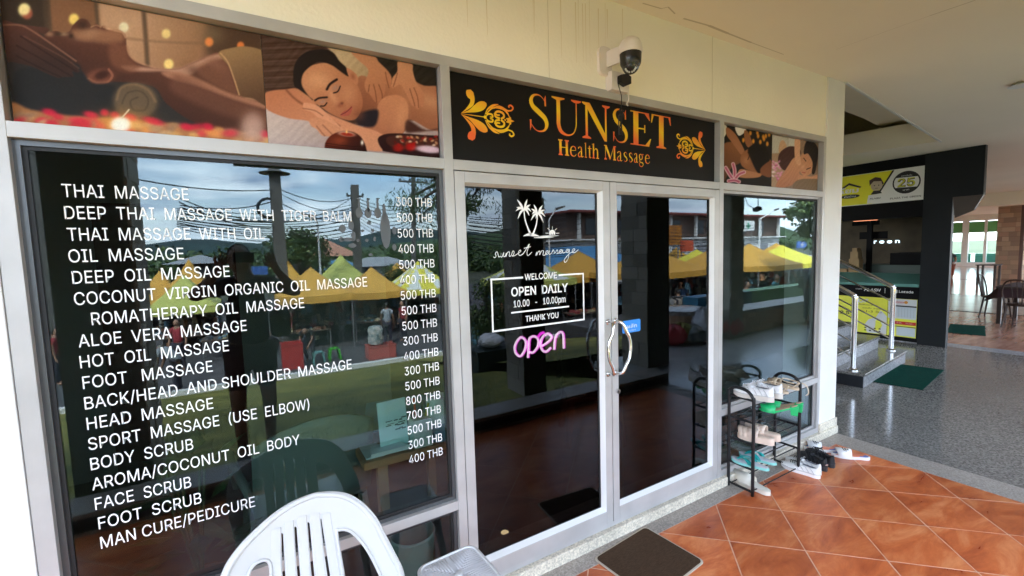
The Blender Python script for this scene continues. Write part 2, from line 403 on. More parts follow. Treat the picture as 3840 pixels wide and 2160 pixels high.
# hairline joints where ceiling boards meet
sm = MB()
q1 = P(2200+2290/1.5707, 0, 2, ZC); q2 = P(2200+2020/1.5707, 92/1.5707, 2, ZC); q3 = P(2200+1470/1.5707, 290/1.5707, 2, ZC)
def seam(a, b, w):
    a, b = Vector((a[0], a[1], ZC-.001)), Vector((b[0], b[1], ZC-.001)); d = (b-a).normalized(); n_ = Vector((-d.y, d.x, 0))*w/2
    sm.add([a-n_, a+n_, b+n_, b-n_], [(0, 1, 2, 3)])
seam(q1, q2, .008); seam(q2, q3, .003)
pp = [P(2200+a/1.5707, b/1.5707, 2, ZC) for a, b in ((570, 108), (720, 150), (830, 195), (970, 250), (1160, 320))]
for a, b, w in zip(pp, pp[1:], (.012, .018, .012, .006)): seam(a, b, w)
pp = [P(2200+a/1.5707, b/1.5707, 2, ZC) for a, b in ((330, 18), (440, 50), (480, 40), (520, 80))]
for a, b, w in zip(pp, pp[1:], (.008, .006, .008)): seam(a, b, w)
sm.build('crack', CRACK, ceil, fixn=False)
te = MB(); te.prism([(4.50, .0), (8.52, .482), (8.50, .455), (4.52, -.02)], (0, 0, ZC-.012), (1, 0, 0), (0, 1, 0), FZ, .011); te.build('opening_trim', PW, ceil)
# inside of the opening: upper void and the raking underside of the stair
UP = mat('stairwell_paint', (.82, .72, .52), .8, var=.04, vscale=2)
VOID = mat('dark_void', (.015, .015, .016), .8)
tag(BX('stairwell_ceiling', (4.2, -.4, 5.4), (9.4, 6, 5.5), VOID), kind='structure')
sw = MB(); sw.box((4.2, 5.5, ZC+.32), (9.4, 5.6, 5.5)); sw.box((9.3, -.4, ZC+.32), (9.4, 5.5, 5.5)); sw.box((4.2, -.5, ZC+.32), (9.4, -.4, 5.5)); sw.box((4.1, -.5, ZC+.32), (4.2, 5.6, 5.5))
tag(sw.build('stairwell_wall', UP), kind='structure')
ck = lambda a, b, z: P(2200+a/1.5707, b/1.5707, 2, z)
lg = MB(); z_ = 3.50; LP = [ck(1440, 395, z_), ck(1440, 560, z_), ck(1520, 655, z_), ck(1630, 697, z_), ck(1905, 838, z_), ck(2110, 850, z_), ck(2160, 800, z_)]
lg.prism([(p.x, p.y) for p in LP], (0, 0, z_), (1, 0, 0), (0, 1, 0), FZ, .1); tag(lg.build('stairwell_ledge', UP), kind='structure')
st = MB(); RP = [ck(1440, 930, 3.42), ck(1520, 918, 3.42), ck(2110, 833, 3.42), ck(1905, 830, 3.7), ck(1630, 690, 4.3), ck(1520, 765, 4.3), ck(1440, 815, 4.3)]
st.add([tuple(p) for p in RP]+[(p.x, p.y, p.z+.2) for p in RP], [tuple(range(7)), tuple(reversed(range(7, 14)))]+[(i, (i+1) % 7, 7+(i+1) % 7, 7+i) for i in range(7)])
tag(st.build('stair_flight_soffit', UP), kind='structure')
# ------------------------------------------------------------------ shop walls
wl = BX('front_wall', (-6, 0.012, 2.62), (4.27, .30, ZC), WALLW); tag(wl, kind='structure')
BX('joint', (1.39, .0105, 2.62), (1.392, .012, ZC), mat('wall_joint', (.62, .56, .44), .8), wl)
BX('joint', (2.72, .0105, 2.62), (2.722, .012, ZC), MATS['wall_joint'], wl)
tag(BX('end_pillar', (4.236, 0, .064), (4.535, .32, ZC-.001), WALL2, bevel=.004), kind='structure')
tag(BX('end_pillar_skirting', (4.236, -.012, .0), (4.545, .33, .135), GR_CURB, bevel=.003), kind='structure')
tag(BX('front_wall_left', (-6, -.004, .064), (-.636, .30, 2.62), WALL2, bevel=.003), kind='structure')
# drips of dirt below the ceiling
DR = mat('rain_stain', (.76, .67, .50), .8)
dm = MB()
for k in range(16):
    x = .9+1.05*RND.random(); z1 = ZC-.02-.05*RND.random(); ln = .08+.26*RND.random(); w = .0015+.003*RND.random()
    dm.add([(x-w, .0112, z1), (x+w, .0112, z1), (x+w*.2, .0112, z1-ln), (x-w*.2, .0112, z1-ln)], [(0, 1, 2, 3)])
dm.build('stain', DR, wl, fixn=False)
# ------------------------------------------------------------------ the dark shop room
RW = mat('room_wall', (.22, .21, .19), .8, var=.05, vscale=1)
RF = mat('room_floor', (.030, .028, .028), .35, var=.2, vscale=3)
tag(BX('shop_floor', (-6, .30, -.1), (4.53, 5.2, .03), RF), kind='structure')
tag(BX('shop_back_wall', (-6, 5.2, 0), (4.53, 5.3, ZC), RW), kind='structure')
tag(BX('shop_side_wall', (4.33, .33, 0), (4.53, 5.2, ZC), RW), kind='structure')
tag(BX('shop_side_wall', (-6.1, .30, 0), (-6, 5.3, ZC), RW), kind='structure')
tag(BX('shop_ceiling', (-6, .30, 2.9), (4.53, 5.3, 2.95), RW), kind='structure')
tag(BX('upper_floor', (-6, -2.28, ZC+.32), (4.1, 6, 6.6), WALLW), kind='structure')
tag(BX('upper_floor', (4.2, 6, ZC+.32), (38, 12, 6.6), WALLW), kind='structure')
tag(BX('upper_floor', (9.5, -3.4, ZC+.32), (38, 6, 6.6), WALLW), kind='structure')
tag(BX('corridor_back_wall', (4.55, 11.8, 0), (38, 12, ZC), WALL2), kind='structure')
# ================================================================== SHOPFRONT
XL, XM1, XM2, XD, XR1, XR2, XJ, XJo = -.587, .788, .832, 1.789, 2.795, 2.839, 4.195, 4.234
ZT, ZTo, Z1, Z2, Z3, Z4, ZF = 2.576, 2.620, 2.168, 2.121, .5506, .506, .065
sf = empty('shopfront', 'silver aluminium shopfront frame with tinted panes between the cream wall and the stone threshold', 'shopfront', (1.8, 0, ZF))
def rel(o): o.location = Vector(o.location)-Vector((1.8, 0, ZF)); return o
D0, D1 = 0.0, .09
def bar(n, a, b): return rel(BX(n, a, b, ALU, sf, bevel=.0015))
bar('jamb', (-.634, D0, ZF), (XL, D1, ZTo)); bar('jamb', (XJ, D0, ZF), (XJo, D1, ZTo))
bar('head_rail', (XL, D0, ZT), (XJ, D1, ZTo))
bar('mullion', (XM1, D0-.001, ZF), (XM2, D1, ZT)); bar('mullion', (XR1, D0-.001, ZF), (XR2, D1, ZT))
bar('transom', (XL, D0, Z2), (XM1, D1, Z1)); bar('transom', (XM2, D0, Z2), (XR1, D1, Z1)); bar('transom', (XR2, D0, Z2), (XJ, D1, Z1))
bar('low_rail', (XL, D0, Z4), (XM1, D1, Z3)); bar('low_rail', (XR2, D0, .519), (XJ, D1, .563))
bar('sill_rail', (XL, D0, ZF), (XM1, D1, .112)); bar('sill_rail', (XR2, D0, ZF), (XJ, D1, .112)); bar('sill_rail', (XM2, D0+.004, ZF), (XR1, D1, .092))
GL_W = glass('window_glass', (.64, .71, .68), .052)
GL_D = glass('door_glass', (.30, .30, .30), .040)
PANES = []
def pane(x0, x1, z0, z1, m, par, y=YG, name='pane', gask=.012):
    o = BX(name, (x0, y, z0), (x1, y+.006, z1), m, par)
    g = frame_ring('gasket', x0, x1, z0, z1, (gask,)*4, y-.004, y-.0005, GASK, par)
    return o, g
for (a, b, c, d) in ((XL, XM1, Z3, Z2), (XL, XM1, .112, Z4), (XR2, XJ, .563, Z2), (XR2, XJ, .112, .519)):
    # darker inner return of the frame, then gasket and glass
    o, g = pane(a+.018, b-.018, c+.018, d-.018, GL_W, sf); rel(o); rel(g)
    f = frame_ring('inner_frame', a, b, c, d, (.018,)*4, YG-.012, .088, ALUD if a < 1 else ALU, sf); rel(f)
# ------------------------------------------------------------------ doors
def door(x0, x1, handle_side, label):
    z0, z1 = .0935, 2.1165; st = .050
    r = empty('glass_door', label, 'door', ((x0+x1)/2, 0, z0), group='double glass entrance doors')
    def q(o): o.location = Vector(o.location)-r.location; return o
    y0, y1 = -.002, .048
    for n, a, b in (('stile', (x0, y0, z0), (x0+st, y1, z1)), ('stile', (x1-st, y0, z0), (x1, y1, z1)),
                    ('top_rail', (x0+st, y0, z1-.051), (x1-st, y1, z1)), ('bottom_rail', (x0+st, y0, z0), (x1-st, y1, z0+.082))):
        q(BX(n, a, b, ALU, r, bevel=.002))
    # sloped glazing beads
    bd = MB(); a0, a1, c0, c1 = x0+st, x1-st, z0+.082, z1-.051; k = .020; yi = .03
    V = [(a0, 0, c0), (a1, 0, c0), (a1, 0, c1), (a0, 0, c1)]; I = [(a0+.004, yi, c0+k), (a1-k, yi, c0+k), (a1-k, yi, c1-.012), (a0+.004, yi, c1-.012)]
    for i in range(4):
        j = (i+1) % 4; bd.add([V[i], V[j], I[j], I[i]], [(0, 1, 2, 3)])
    q(bd.build('glazing_bead', PW, r, fixn=False))
    o, g = pane(a0+.002, a1-.002, c0+.004, c1-.004, GL_D, r, y=.030, gask=.0)
    q(o); bpy.data.objects.remove(g)
    q(frame_ring('gasket', a0+.004, a1-k+.0, c0+k, c1-.012, (.004, .011, .004, .006), .0265, .0295, GASK, r))
    xs = x1-.027 if handle_side > 0 else x0+.027; bow = -.05 if handle_side > 0 else .062
    for sgn, m_ in ((-1, CHROME), (1, BLACKM)):
        yb = y0 if sgn < 0 else y1; h = MB(); z_a, z_b = 1.318, 1.010
        mid = .070
        pts = [(xs, yb, z_a), (xs, yb+sgn*.03, z_a), (xs+bow*.15, yb+sgn*.052, z_a-.012), (xs+bow*.45, yb+sgn*.06, z_a-.06), (xs+bow*.85, yb+sgn*.06, 1.22),
               (xs+bow, yb+sgn*.06, 1.164), (xs+bow*.85, yb+sgn*.06, 1.105), (xs+bow*.45, yb+sgn*.06, z_b+.055), (xs+bow*.15, yb+sgn*.052, z_b+.012), (xs, yb+sgn*.03, z_b), (xs, yb, z_b)]
        h.tube(cat_rom(pts, 5), .0095, 12)
        for z in (z_a, z_b): h.lathe([(.0165, 0), (.0165, sgn*.006), (.012, sgn*.01)], (xs, yb, z), 16, axis=1)
        q(h.build('pull_handle', m_, r, smooth=True))
    if handle_side < 0:
        q(MB().lathe([(.014, -.012), (.0145, 0)], (xs+.012, y0, .896), 20, axis=1).build('lock', STEEL, r, smooth=True))
        q(BX('keyhole', (xs+.0105, y0-.0135, .890), (xs+.0135, y0-.0121, .902), BLACKM, r))
    return r
door(XM2+.003, XD-.004, 1, 'left glass door leaf carrying the white palm tree logo and opening hours')
door(XD+.001, XR1-.003, -1, 'right glass door leaf with the small blue push sticker and a lock')
# ================================================================== PRINTED PANELS in the transom lights
class Paint:
    """soft-edged flat print, kept as colours on the vertices of a real panel"""
    def __init__(s, x0, x1, z0, z1, nx, nz, cr_, base):
        s.x0, s.x1, s.z0, s.z1, s.nx, s.nz = x0, x1, z0, z1, nx, nz
        gx, gz = np.meshgrid(np.linspace(x0, x1, nx), np.linspace(z0, z1, nz))
        d = np.stack([gx, np.full_like(gx, .04)-CAM.y, gz-CAM.z], -1)
        k = d @ np.array(_fw); u = d @ np.array(C_R); v = d @ np.array(C_U)
        px = 1920+F_PX*u/k; py = 1080-F_PX*v/k; ox, oy, sc = cr_
        s.X = (px-ox)*sc; s.Y = (py-oy)*sc
        s.c = np.ones((nz, nx, 3))*np.array(base, float)
    def blend(s, a, col):
        col = np.array(col, float)
        s.c = s.c*(1-a[..., None])+col*a[..., None]
    def dist(s, poly):
        P_ = np.array(poly, float); X, Y = s.X, s.Y; ins = np.zeros(X.shape, bool); dm = np.full(X.shape, 1e18)
        for i in range(len(P_)):
            (ax, ay), (bx, by) = P_[i], P_[(i+1) % len(P_)]
            c = ((ay > Y) != (by > Y)) & (X < (bx-ax)*(Y-ay)/(by-ay+1e-12)+ax); ins ^= c
            ex, ey = bx-ax, by-ay; t = np.clip(((X-ax)*ex+(Y-ay)*ey)/(ex*ex+ey*ey+1e-9), 0, 1)
            dm = np.minimum(dm, (X-ax-t*ex)**2+(Y-ay-t*ey)**2)
        d = np.sqrt(dm); return np.where(ins, -d, d)
    def poly(s, pts, col, soft=6, curve=True, alpha=1., grad=None, rim=None):
        if curve: pts = [(q.x, q.y) for q in cat_rom([(a, b, 0) for a, b in pts], 5, True)]
        d = s.dist(pts); a = np.clip(.5-d/(2*soft), 0, 1); a = a*a*(3-2*a)*alpha
        c = np.ones_like(s.c)*np.array(col, float)
        if grad:
            (ax, ay), (bx, by), c2 = grad; t = np.clip(((s.X-ax)*(bx-ax)+(s.Y-ay)*(by-ay))/((bx-ax)**2+(by-ay)**2), 0, 1)[..., None]
            c = c*(1-t)+np.array(c2, float)*t
        if rim:
            w, cr_, k = rim; t = (np.clip(1+d/w, 0, 1)*k)[..., None]; c = c*(1-t)+np.array(cr_, float)*t
        s.c = s.c*(1-a[..., None])+c*a[..., None]
    def blob(s, x, y, rx, ry, col, alpha=1., rot=0., hard=1.):
        ca, sa = math.cos(rot), math.sin(rot); u = (s.X-x)*ca+(s.Y-y)*sa; v = -(s.X-x)*sa+(s.Y-y)*ca
        d = (u/rx)**2+(v/ry)**2; a = np.exp(-d*1.2) if hard <= 1 else 1/(1+np.exp((np.sqrt(d)-1)*hard))
        s.blend(a*alpha, col)
    def line(s, pts, w, col, soft=3, alpha=1.):
        pts = [(q.x, q.y) for q in cat_rom([(a, b, 0) for a, b in pts], 5)] if len(pts) > 2 else pts
        dm = np.full(s.X.shape, 1e18)
        for (ax, ay), (bx, by) in zip(pts, pts[1:]):
            ex, ey = bx-ax, by-ay; t = np.clip(((s.X-ax)*ex+(s.Y-ay)*ey)/(ex*ex+ey*ey+1e-9), 0, 1)
            dm = np.minimum(dm, (s.X-ax-t*ex)**2+(s.Y-ay-t*ey)**2)
        a = np.clip(.5-(np.sqrt(dm)-w/2)/(2*soft), 0, 1)*alpha; s.blend(a, col)
    def grain(s, amp, sx, sy, seed=1):
        r = np.random.RandomState(seed); g = np.zeros(s.X.shape)
        for k in range(5):
            a, b, c = r.uniform(.5, 1.5, 3); g += np.sin(s.X/sx*a*(k+1)+s.Y/sy*b*(k+1)+c*9+2*np.sin(s.X/sx/3+k))/(k+1)
        s.c = s.c+(g*amp)[..., None]
    def build(s, name, label, cat, rough=.3):
        rs_ = np.random.RandomState(3); g_ = rs_.normal(0, 1, s.X.shape); g_ = (g_+np.roll(g_, 1, 0)+np.roll(g_, 1, 1)+np.roll(g_, (1, 1), (0, 1)))/2; s.c = s.c*(1+.014*g_[..., None])
        me = bpy.data.meshes.new(name); gx, gz = np.meshgrid(np.linspace(s.x0, s.x1, s.nx), np.linspace(s.z0, s.z1, s.nz))
        v = np.stack([gx, np.full_like(gx, .040), gz], -1).reshape(-1, 3); i = np.arange((s.nz-1)*s.nx).reshape(s.nz-1, s.nx)[:, :-1].ravel()
        f = np.stack([i, i+1, i+1+s.nx, i+s.nx], -1)
        n0 = len(v); bk = [(s.x0, .046, s.z0), (s.x1, .046, s.z0), (s.x1, .046, s.z1), (s.x0, .046, s.z1)]
        cs = [0, s.nx-1, s.nx*s.nz-1, s.nx*(s.nz-1)]
        fl = [tuple(int(q) for q in r) for r in f]+[(n0+3, n0+2, n0+1, n0)]+[(cs[(k+1) % 4], cs[k], n0+k, n0+(k+1) % 4) for k in range(4)]
        me.from_pydata([tuple(q) for q in v]+bk, [], fl); me.update()
        col = np.clip(s.c.reshape(-1, 3), 0, 255)/255; lin = np.where(col <= .04045, col/12.92, ((col+.055)/1.055)**2.4)
        lin = np.concatenate([lin, np.ones((4, 3))*.3]); rgba = np.concatenate([lin, np.ones((len(lin), 1))], 1).astype(np.float32)
        at = me.color_attributes.new('Col', 'FLOAT_COLOR', 'POINT'); at.data.foreach_set('color', rgba.ravel())
        me.materials.append(PRINT); o = link(name, me); tag(o, label, cat); return o
PRINT = vcol_mat('printed_film', .45, 1.0)
XS = P(985, 250, 1, .04).x                                            # where the two left pictures meet
# --- picture 1: woman lying face up, candles and petals
p = Paint(XL+.006, XS, Z1+.004, ZT-.004, 330, 150, (0, 0, 2.576), (150, 112, 86))
p.poly([(-200, -300), (480, -300), (480, 900), (-200, 900)], (62, 50, 42), 60, False)
p.poly([(480, -300), (930, -200), (930, 500), (480, 500)], (128, 90, 66), 30, False)
p.poly([(930, -200), (2000, -200), (1950, 700), (1000, 650)], (188, 148, 118), 50, False, grad=((1400, 100), (1900, 500), (150, 110, 82)))
p.poly([(2050, 100), (3000, 300), (3000, 800), (1950, 700)], (82, 60, 46), 70, False)
for x, w in ((455, 75), (935, 40), (1390, 45)): p.line([(x-20, -100), (x+15, 320), (x+40, 700)], w, (78, 62, 50), 14, .75)
p.line([(900, 330), (1500, 400), (2000, 420)], 24, (120, 92, 72), 12, .5); p.blob(2050, 330, 130, 110, (120, 98, 76), .8)
for x, y, r, c in ((235, 95, 56, (255, 232, 160)), (262, 130, 50, (170, 90, 70)), (715, 185, 48, (255, 222, 120)), (1195, 265, 46, (235, 225, 190)), (1605, 325, 42, (240, 212, 140)), (2020, 405, 40, (236, 140, 78)), (1630, 620, 46, (255, 224, 140)), (2325, 440, 34, (232, 128, 66))):
    p.blob(x, y, r, r*1.08, c, .93, hard=9)
p.blob(235, 92, 50, 52, (255, 236, 170), .95, hard=9)
p.poly([(40, 560), (500, 620), (1200, 700), (1600, 760), (2700, 1150), (2700, 1500), (-100, 1500), (-100, 560)], (50, 47, 46), 30, False)
# body: head in profile, neck, chest, arm
p.poly([(430, 345), (470, 312), (545, 300), (610, 318), (672, 300), (700, 250), (760, 190), (815, 182), (858, 210), (888, 262), (925, 228), (968, 262), (1000, 252), (1035, 285), (1110, 288), (1180, 305), (1215, 350), (1222, 430), (1240, 520), (1300, 585), (1420, 640), (1560, 665), (1720, 662), (1850, 610), (2000, 545), (2120, 512), (2250, 700), (2330, 930), (2600, 1020), (2640, 1300), (2300, 1260), (1900, 1190), (1620, 1010), (1500, 850), (1300, 800), (1100, 790), (900, 790), (780, 680), (640, 560), (470, 430)], (98, 62, 50), 9, grad=((1100, 330), (900, 800), (66, 42, 36)))
p.poly([(1180, 640), (1320, 640), (1550, 664), (1720, 662), (1850, 610), (2100, 520), (2160, 560), (1950, 650), (1820, 730), (1600, 690), (1400, 690), (1250, 680)], (196, 150, 128), 22, alpha=.85)
p.poly([(1560, 700), (1700, 690), (1880, 740), (2200, 890), (2600, 1015), (2600, 1060), (2250, 960), (1900, 830), (1650, 760)], (176, 124, 100), 20, alpha=.8)
p.blob(860, 330, 150, 55, (196, 152, 122), .8, -.1); p.blob(1090, 330, 90, 60, (150, 104, 82), .6); p.blob(610, 330, 60, 20, (170, 140, 110), .7); p.blob(480, 330, 45, 26, (170, 130, 104), .7)
p.blob(800, 240, 60, 55, (66, 46, 38), .9); p.blob(560, 330, 45, 22, (50, 38, 32), .7); p.blob(690, 345, 30, 30, (44, 32, 28), .75); p.blob(1005, 272, 22, 20, (84, 48, 40), .9); p.blob(955, 262, 16, 16, (90, 54, 46), .8)
p.blob(1900, 700, 120, 60, (90, 60, 48), .7, .5); p.blob(2080, 610, 140, 60, (172, 124, 104), .7, .6)
p.blob(960, 745, 130, 72, (128, 78, 62), .9, -.2, 6); p.blob(985, 725, 75, 40, (52, 32, 28), .85, -.3, 5); p.line([(1050, 670), (1085, 730), (1040, 790), (930, 800), (850, 760)], 22, (150, 96, 76), 6, .8)
p.poly([(650, 600), (760, 620), (800, 700), (900, 800), (1100, 830), (1130, 1060), (600, 1100), (170, 1060), (150, 700), (400, 650)], (42, 41, 42), 24)
p.poly([(700, 300), (800, 290), (960, 300), (1120, 300), (1190, 330), (1180, 400), (1050, 420), (900, 400), (760, 380)], (150, 106, 80), 34, alpha=.75)
p.poly([(1060, 420), (1210, 440), (1250, 560), (1350, 640), (1250, 700), (1080, 620)], (122, 78, 60), 36, alpha=.7)
p.line([(1000, 262), (1100, 292), (1180, 312), (1212, 360)], 16, (206, 160, 128), 9, .7); p.line([(880, 262), (930, 244), (975, 262)], 10, (190, 146, 116), 6, .6); p.line([(1225, 440), (1250, 530), (1330, 600), (1500, 652)], 14, (182, 134, 108), 9, .6)
p.poly([(1700, 720), (1900, 800), (2200, 940), (2560, 1080), (2560, 1200), (2200, 1120), (1850, 980), (1650, 860)], (112, 74, 60), 50, alpha=.6)
p.poly([(1900, 660), (2100, 560), (2200, 640), (2260, 800), (2300, 920), (2150, 860), (1980, 770)], (120, 80, 64), 30, alpha=.7)
# masseur's hand
p.poly([(20, 222), (150, 225), (300, 250), (440, 265), (475, 290), (430, 330), (380, 320), (560, 450), (700, 540), (745, 585), (735, 612), (690, 605), (770, 680), (745, 700), (700, 690), (712, 735), (680, 742), (600, 745), (560, 752), (430, 700), (300, 640), (130, 600), (40, 570)], (88, 57, 48), 7, grad=((200, 250), (300, 650), (58, 42, 38)))
p.line([(30, 240), (200, 245), (330, 310), (520, 440), (735, 590)], 16, (150, 104, 84), 6, .7)
for q in ([(200, 350), (400, 480), (560, 580), (740, 690)], [(160, 440), (400, 570), (690, 735)], [(160, 540), (380, 650), (590, 745)]): p.line(q, 12, (40, 28, 26), 7, .6)
p.line([(230, 350), (420, 450), (620, 560), (760, 660)], 12, (120, 80, 66), 6, .5)
# towels
p.poly([(2110, 512), (2240, 462), (2380, 448), (2540, 488), (2620, 560), (2620, 1010), (2440, 950), (2318, 920), (2270, 780), (2210, 640)], (150, 118, 84), 8, grad=((2350, 470), (2450, 950), (92, 66, 50)))
p.line([(2130, 515), (2200, 600), (2260, 760), (2310, 915)], 14, (196, 154, 112), 5, .8)
p.blob(1310, 975, 215, 175, (98, 82, 66), 1, .05, 16); p.line([(1130, 960), (1170, 850), (1300, 815), (1430, 870), (1500, 980)], 24, (140, 112, 84), 12, .6)
p.line([(1180, 1000), (1230, 900), (1350, 880), (1430, 960), (1400, 1060), (1290, 1060), (1260, 980), (1330, 940)], 14, (64, 54, 44), 10, .6)
# petals, stones and tea light
p.poly([(60, 1010), (300, 1060), (600, 1110), (900, 1130), (1200, 1140), (1600, 1190), (2100, 1250), (2700, 1330), (2700, 1600), (-100, 1500)], (168, 112, 74), 22)
rr = random.Random(5)
for k in range(70):
    x = rr.uniform(100, 2650); y = 1120+(x-300)*.085+rr.uniform(-40, 110)
    c = rr.choice([(200, 42, 62), (214, 58, 74), (176, 138, 104), (206, 168, 122), (228, 150, 84), (150, 116, 92), (226, 178, 104)])
    p.blob(x, y, rr.uniform(35, 80), rr.uniform(22, 38), c, .85, rr.uniform(-.4, .4), 4)
for x, y, r in ((480, 1085, 70), (880, 1110, 70), (1010, 1090, 40), (1110, 1115, 45), (1260, 1135, 60), (1480, 1170, 100), (1800, 1225, 60), (2010, 1225, 50), (2550, 1290, 45)):
    p.blob(x, y, r, 32, (208, 38, 66), .9, .25, 5)
p.blob(1165, 1190, 260, 110, (240, 160, 70), .7); p.blob(1165, 1205, 92, 72, (246, 240, 226), 1, 0, 8); p.line([(1185, 1130), (1245, 1060)], 14, (220, 196, 160), 5)
p.blob(2440, 1240, 110, 140, (196, 158, 146), .9, 0, 5)
p.build('picture_panel', 'picture of a woman lying face up among candles and rose petals, far left', 'poster')
# --- picture 2: woman resting on her arms while her back is massaged
XM = XM1
p = Paint(XS+.0012, XM1-.006, Z1+.004, ZT-.004, 230, 150, (900, 100, 2.576), (78, 56, 46))
p.grain(7, 260, 14, 3)
p.poly([(800, 100), (1300, 200), (1500, 400), (1200, 520), (1000, 450), (930, 300)], (198, 170, 134), 14, grad=((1000, 250), (1350, 500), (160, 134, 102)))
p.poly([(1250, 240), (2100, 300), (2100, 700), (1600, 640), (1300, 440)], (46, 40, 34), 16)
p.poly([(200, 740), (700, 900), (1100, 960), (1700, 900), (2100, 920), (2100, 1400), (200, 1300)], (196, 176, 172), 14, False, grad=((400, 800), (1000, 1200), (170, 148, 146)))
p.grain(3, 30, 24, 8)
# back and shoulder
p.poly([(1150, 480), (1300, 520), (1440, 560), (1650, 520), (1780, 570), (2000, 610), (2000, 960), (1850, 1000), (1650, 900), (1600, 1000), (1500, 1060), (1250, 1020), (1180, 900), (1100, 700)], (176, 116, 86), 9, grad=((1500, 560), (1300, 900), (126, 74, 54)))
p.poly([(1330, 760), (1400, 680), (1520, 660), (1610, 720), (1625, 860), (1590, 1000), (1480, 1100), (1300, 1150), (1150, 1100), (1200, 960), (1310, 940)], (196, 132, 98), 10, grad=((1500, 740), (1380, 1080), (166, 104, 78)))
p.poly([(1620, 900), (1800, 1000), (1990, 960), (1990, 980), (1700, 1020), (1600, 1010)], (70, 42, 36), 18)
p.poly([(1130, 850), (1320, 800), (1330, 900), (1280, 970), (1150, 950)], (40, 34, 40), 20)
p.blob(1850, 720, 170, 70, (206, 150, 114), .7, .35); p.blob(1560, 860, 60, 140, (214, 150, 112), .6, .2)
# arms and hands she rests on
p.poly([(240, 655), (300, 620), (440, 605), (560, 600), (700, 690), (760, 780), (900, 860), (1150, 960), (1320, 1010), (1400, 1080), (1380, 1200), (1150, 1180), (950, 1120), (860, 1060), (760, 960), (650, 910), (450, 880), (250, 790)], (186, 118, 86), 9, grad=((350, 620), (900, 1050), (206, 140, 108)))
p.line([(450, 615), (560, 720), (760, 830), (960, 960)], 18, (110, 64, 48), 10, .7)
p.poly([(610, 745), (650, 735), (760, 770), (860, 860), (960, 960), (990, 1000), (900, 1010), (800, 930), (700, 830), (620, 800)], (214, 150, 118), 6)
p.poly([(670, 900), (760, 880), (900, 940), (980, 1000), (900, 1045), (840, 1060), (790, 1050), (740, 990), (690, 960)], (204, 140, 108), 6)
for q in ([(740, 960), (780, 1010), (820, 1055)], [(800, 950), (850, 1000), (890, 1040)], [(610, 790), (720, 810), (800, 860)]): p.line(q, 9, (130, 78, 60), 5, .8)
# face
p.poly([(560, 560), (590, 440), (680, 380), (820, 350), (960, 380), (1060, 480), (1130, 560), (1180, 680), (1180, 780), (1130, 880), (1060, 905), (960, 880), (860, 830), (760, 760), (640, 680)], (196, 134, 98), 7, grad=((700, 450), (1120, 800), (168, 104, 76)))
p.blob(760, 520, 130, 90, (222, 164, 124), .7); p.blob(1050, 640, 90, 110, (206, 146, 110), .6); p.blob(900, 680, 36, 110, (216, 154, 118), .7, -.5); p.blob(1150, 850, 60, 60, (120, 72, 54), .6)
p.line([(840, 605), (870, 555), (935, 510)], 24, (38, 26, 26), 5); p.line([(725, 712), (765, 690), (840, 682)], 18, (38, 26, 26), 5)
p.line([(905, 640), (945, 625), (968, 575)], 13, (26, 18, 20), 4); p.line([(780, 765), (815, 765), (838, 735)], 12, (26, 18, 20), 4)
p.blob(920, 590, 42, 26, (170, 130, 116), .8, -.5); p.blob(800, 725, 38, 22, (170, 130, 116), .8, -.3)
p.blob(965, 760, 42, 30, (150, 88, 66), .8, -.4); p.blob(985, 740, 16, 14, (90, 50, 40), .7)
p.poly([(968, 855), (1000, 820), (1040, 800), (1080, 768), (1082, 800), (1060, 850), (1010, 865)], (170, 86, 74), 5); p.line([(975, 850), (1030, 822), (1078, 775)], 6, (90, 40, 38), 3)
# hair
p.poly([(520, 560), (515, 440), (545, 330), (640, 245), (790, 215), (900, 250), (960, 330), (1030, 400), (1050, 480), (980, 440), (880, 370), (760, 340), (660, 400), (605, 470), (600, 570), (680, 690), (700, 700), (560, 600)], (40, 32, 29), 8)
p.poly([(1030, 400), (1090, 430), (1135, 480), (1140, 540), (1120, 560), (1060, 500)], (190, 126, 94), 6); p.blob(1090, 480, 26, 40, (140, 84, 62), .7, -.4)
# masseur's hands
p.poly([(1080, 245), (1290, 280), (1340, 340), (1430, 430), (1465, 500), (1450, 590), (1410, 560), (1400, 640), (1370, 690), (1335, 740), (1300, 720), (1250, 650), (1215, 620), (1205, 540), (1240, 420), (1150, 330)], (196, 136, 100), 7, grad=((1200, 300), (1350, 700), (176, 112, 82)))
p.poly([(1530, 330), (1660, 355), (1670, 430), (1700, 530), (1760, 620), (1780, 700), (1765, 775), (1740, 760), (1720, 800), (1690, 770), (1660, 760), (1600, 640), (1550, 560), (1500, 580), (1465, 585), (1470, 500), (1520, 430)], (200, 140, 104), 7, grad=((1600, 380), (1700, 780), (186, 122, 92)))
for q in ([(1290, 560), (1310, 640), (1320, 730)], [(1340, 560), (1370, 640), (1375, 690)], [(1405, 440), (1420, 520), (1440, 590)], [(1250, 560), (1240, 630)], [(1640, 600), (1665, 680), (1690, 765)], [(1680, 590), (1715, 680), (1725, 780)], [(1520, 450), (1500, 520), (1480, 580)]): p.line(q, 8, (104, 62, 46), 5, .8)
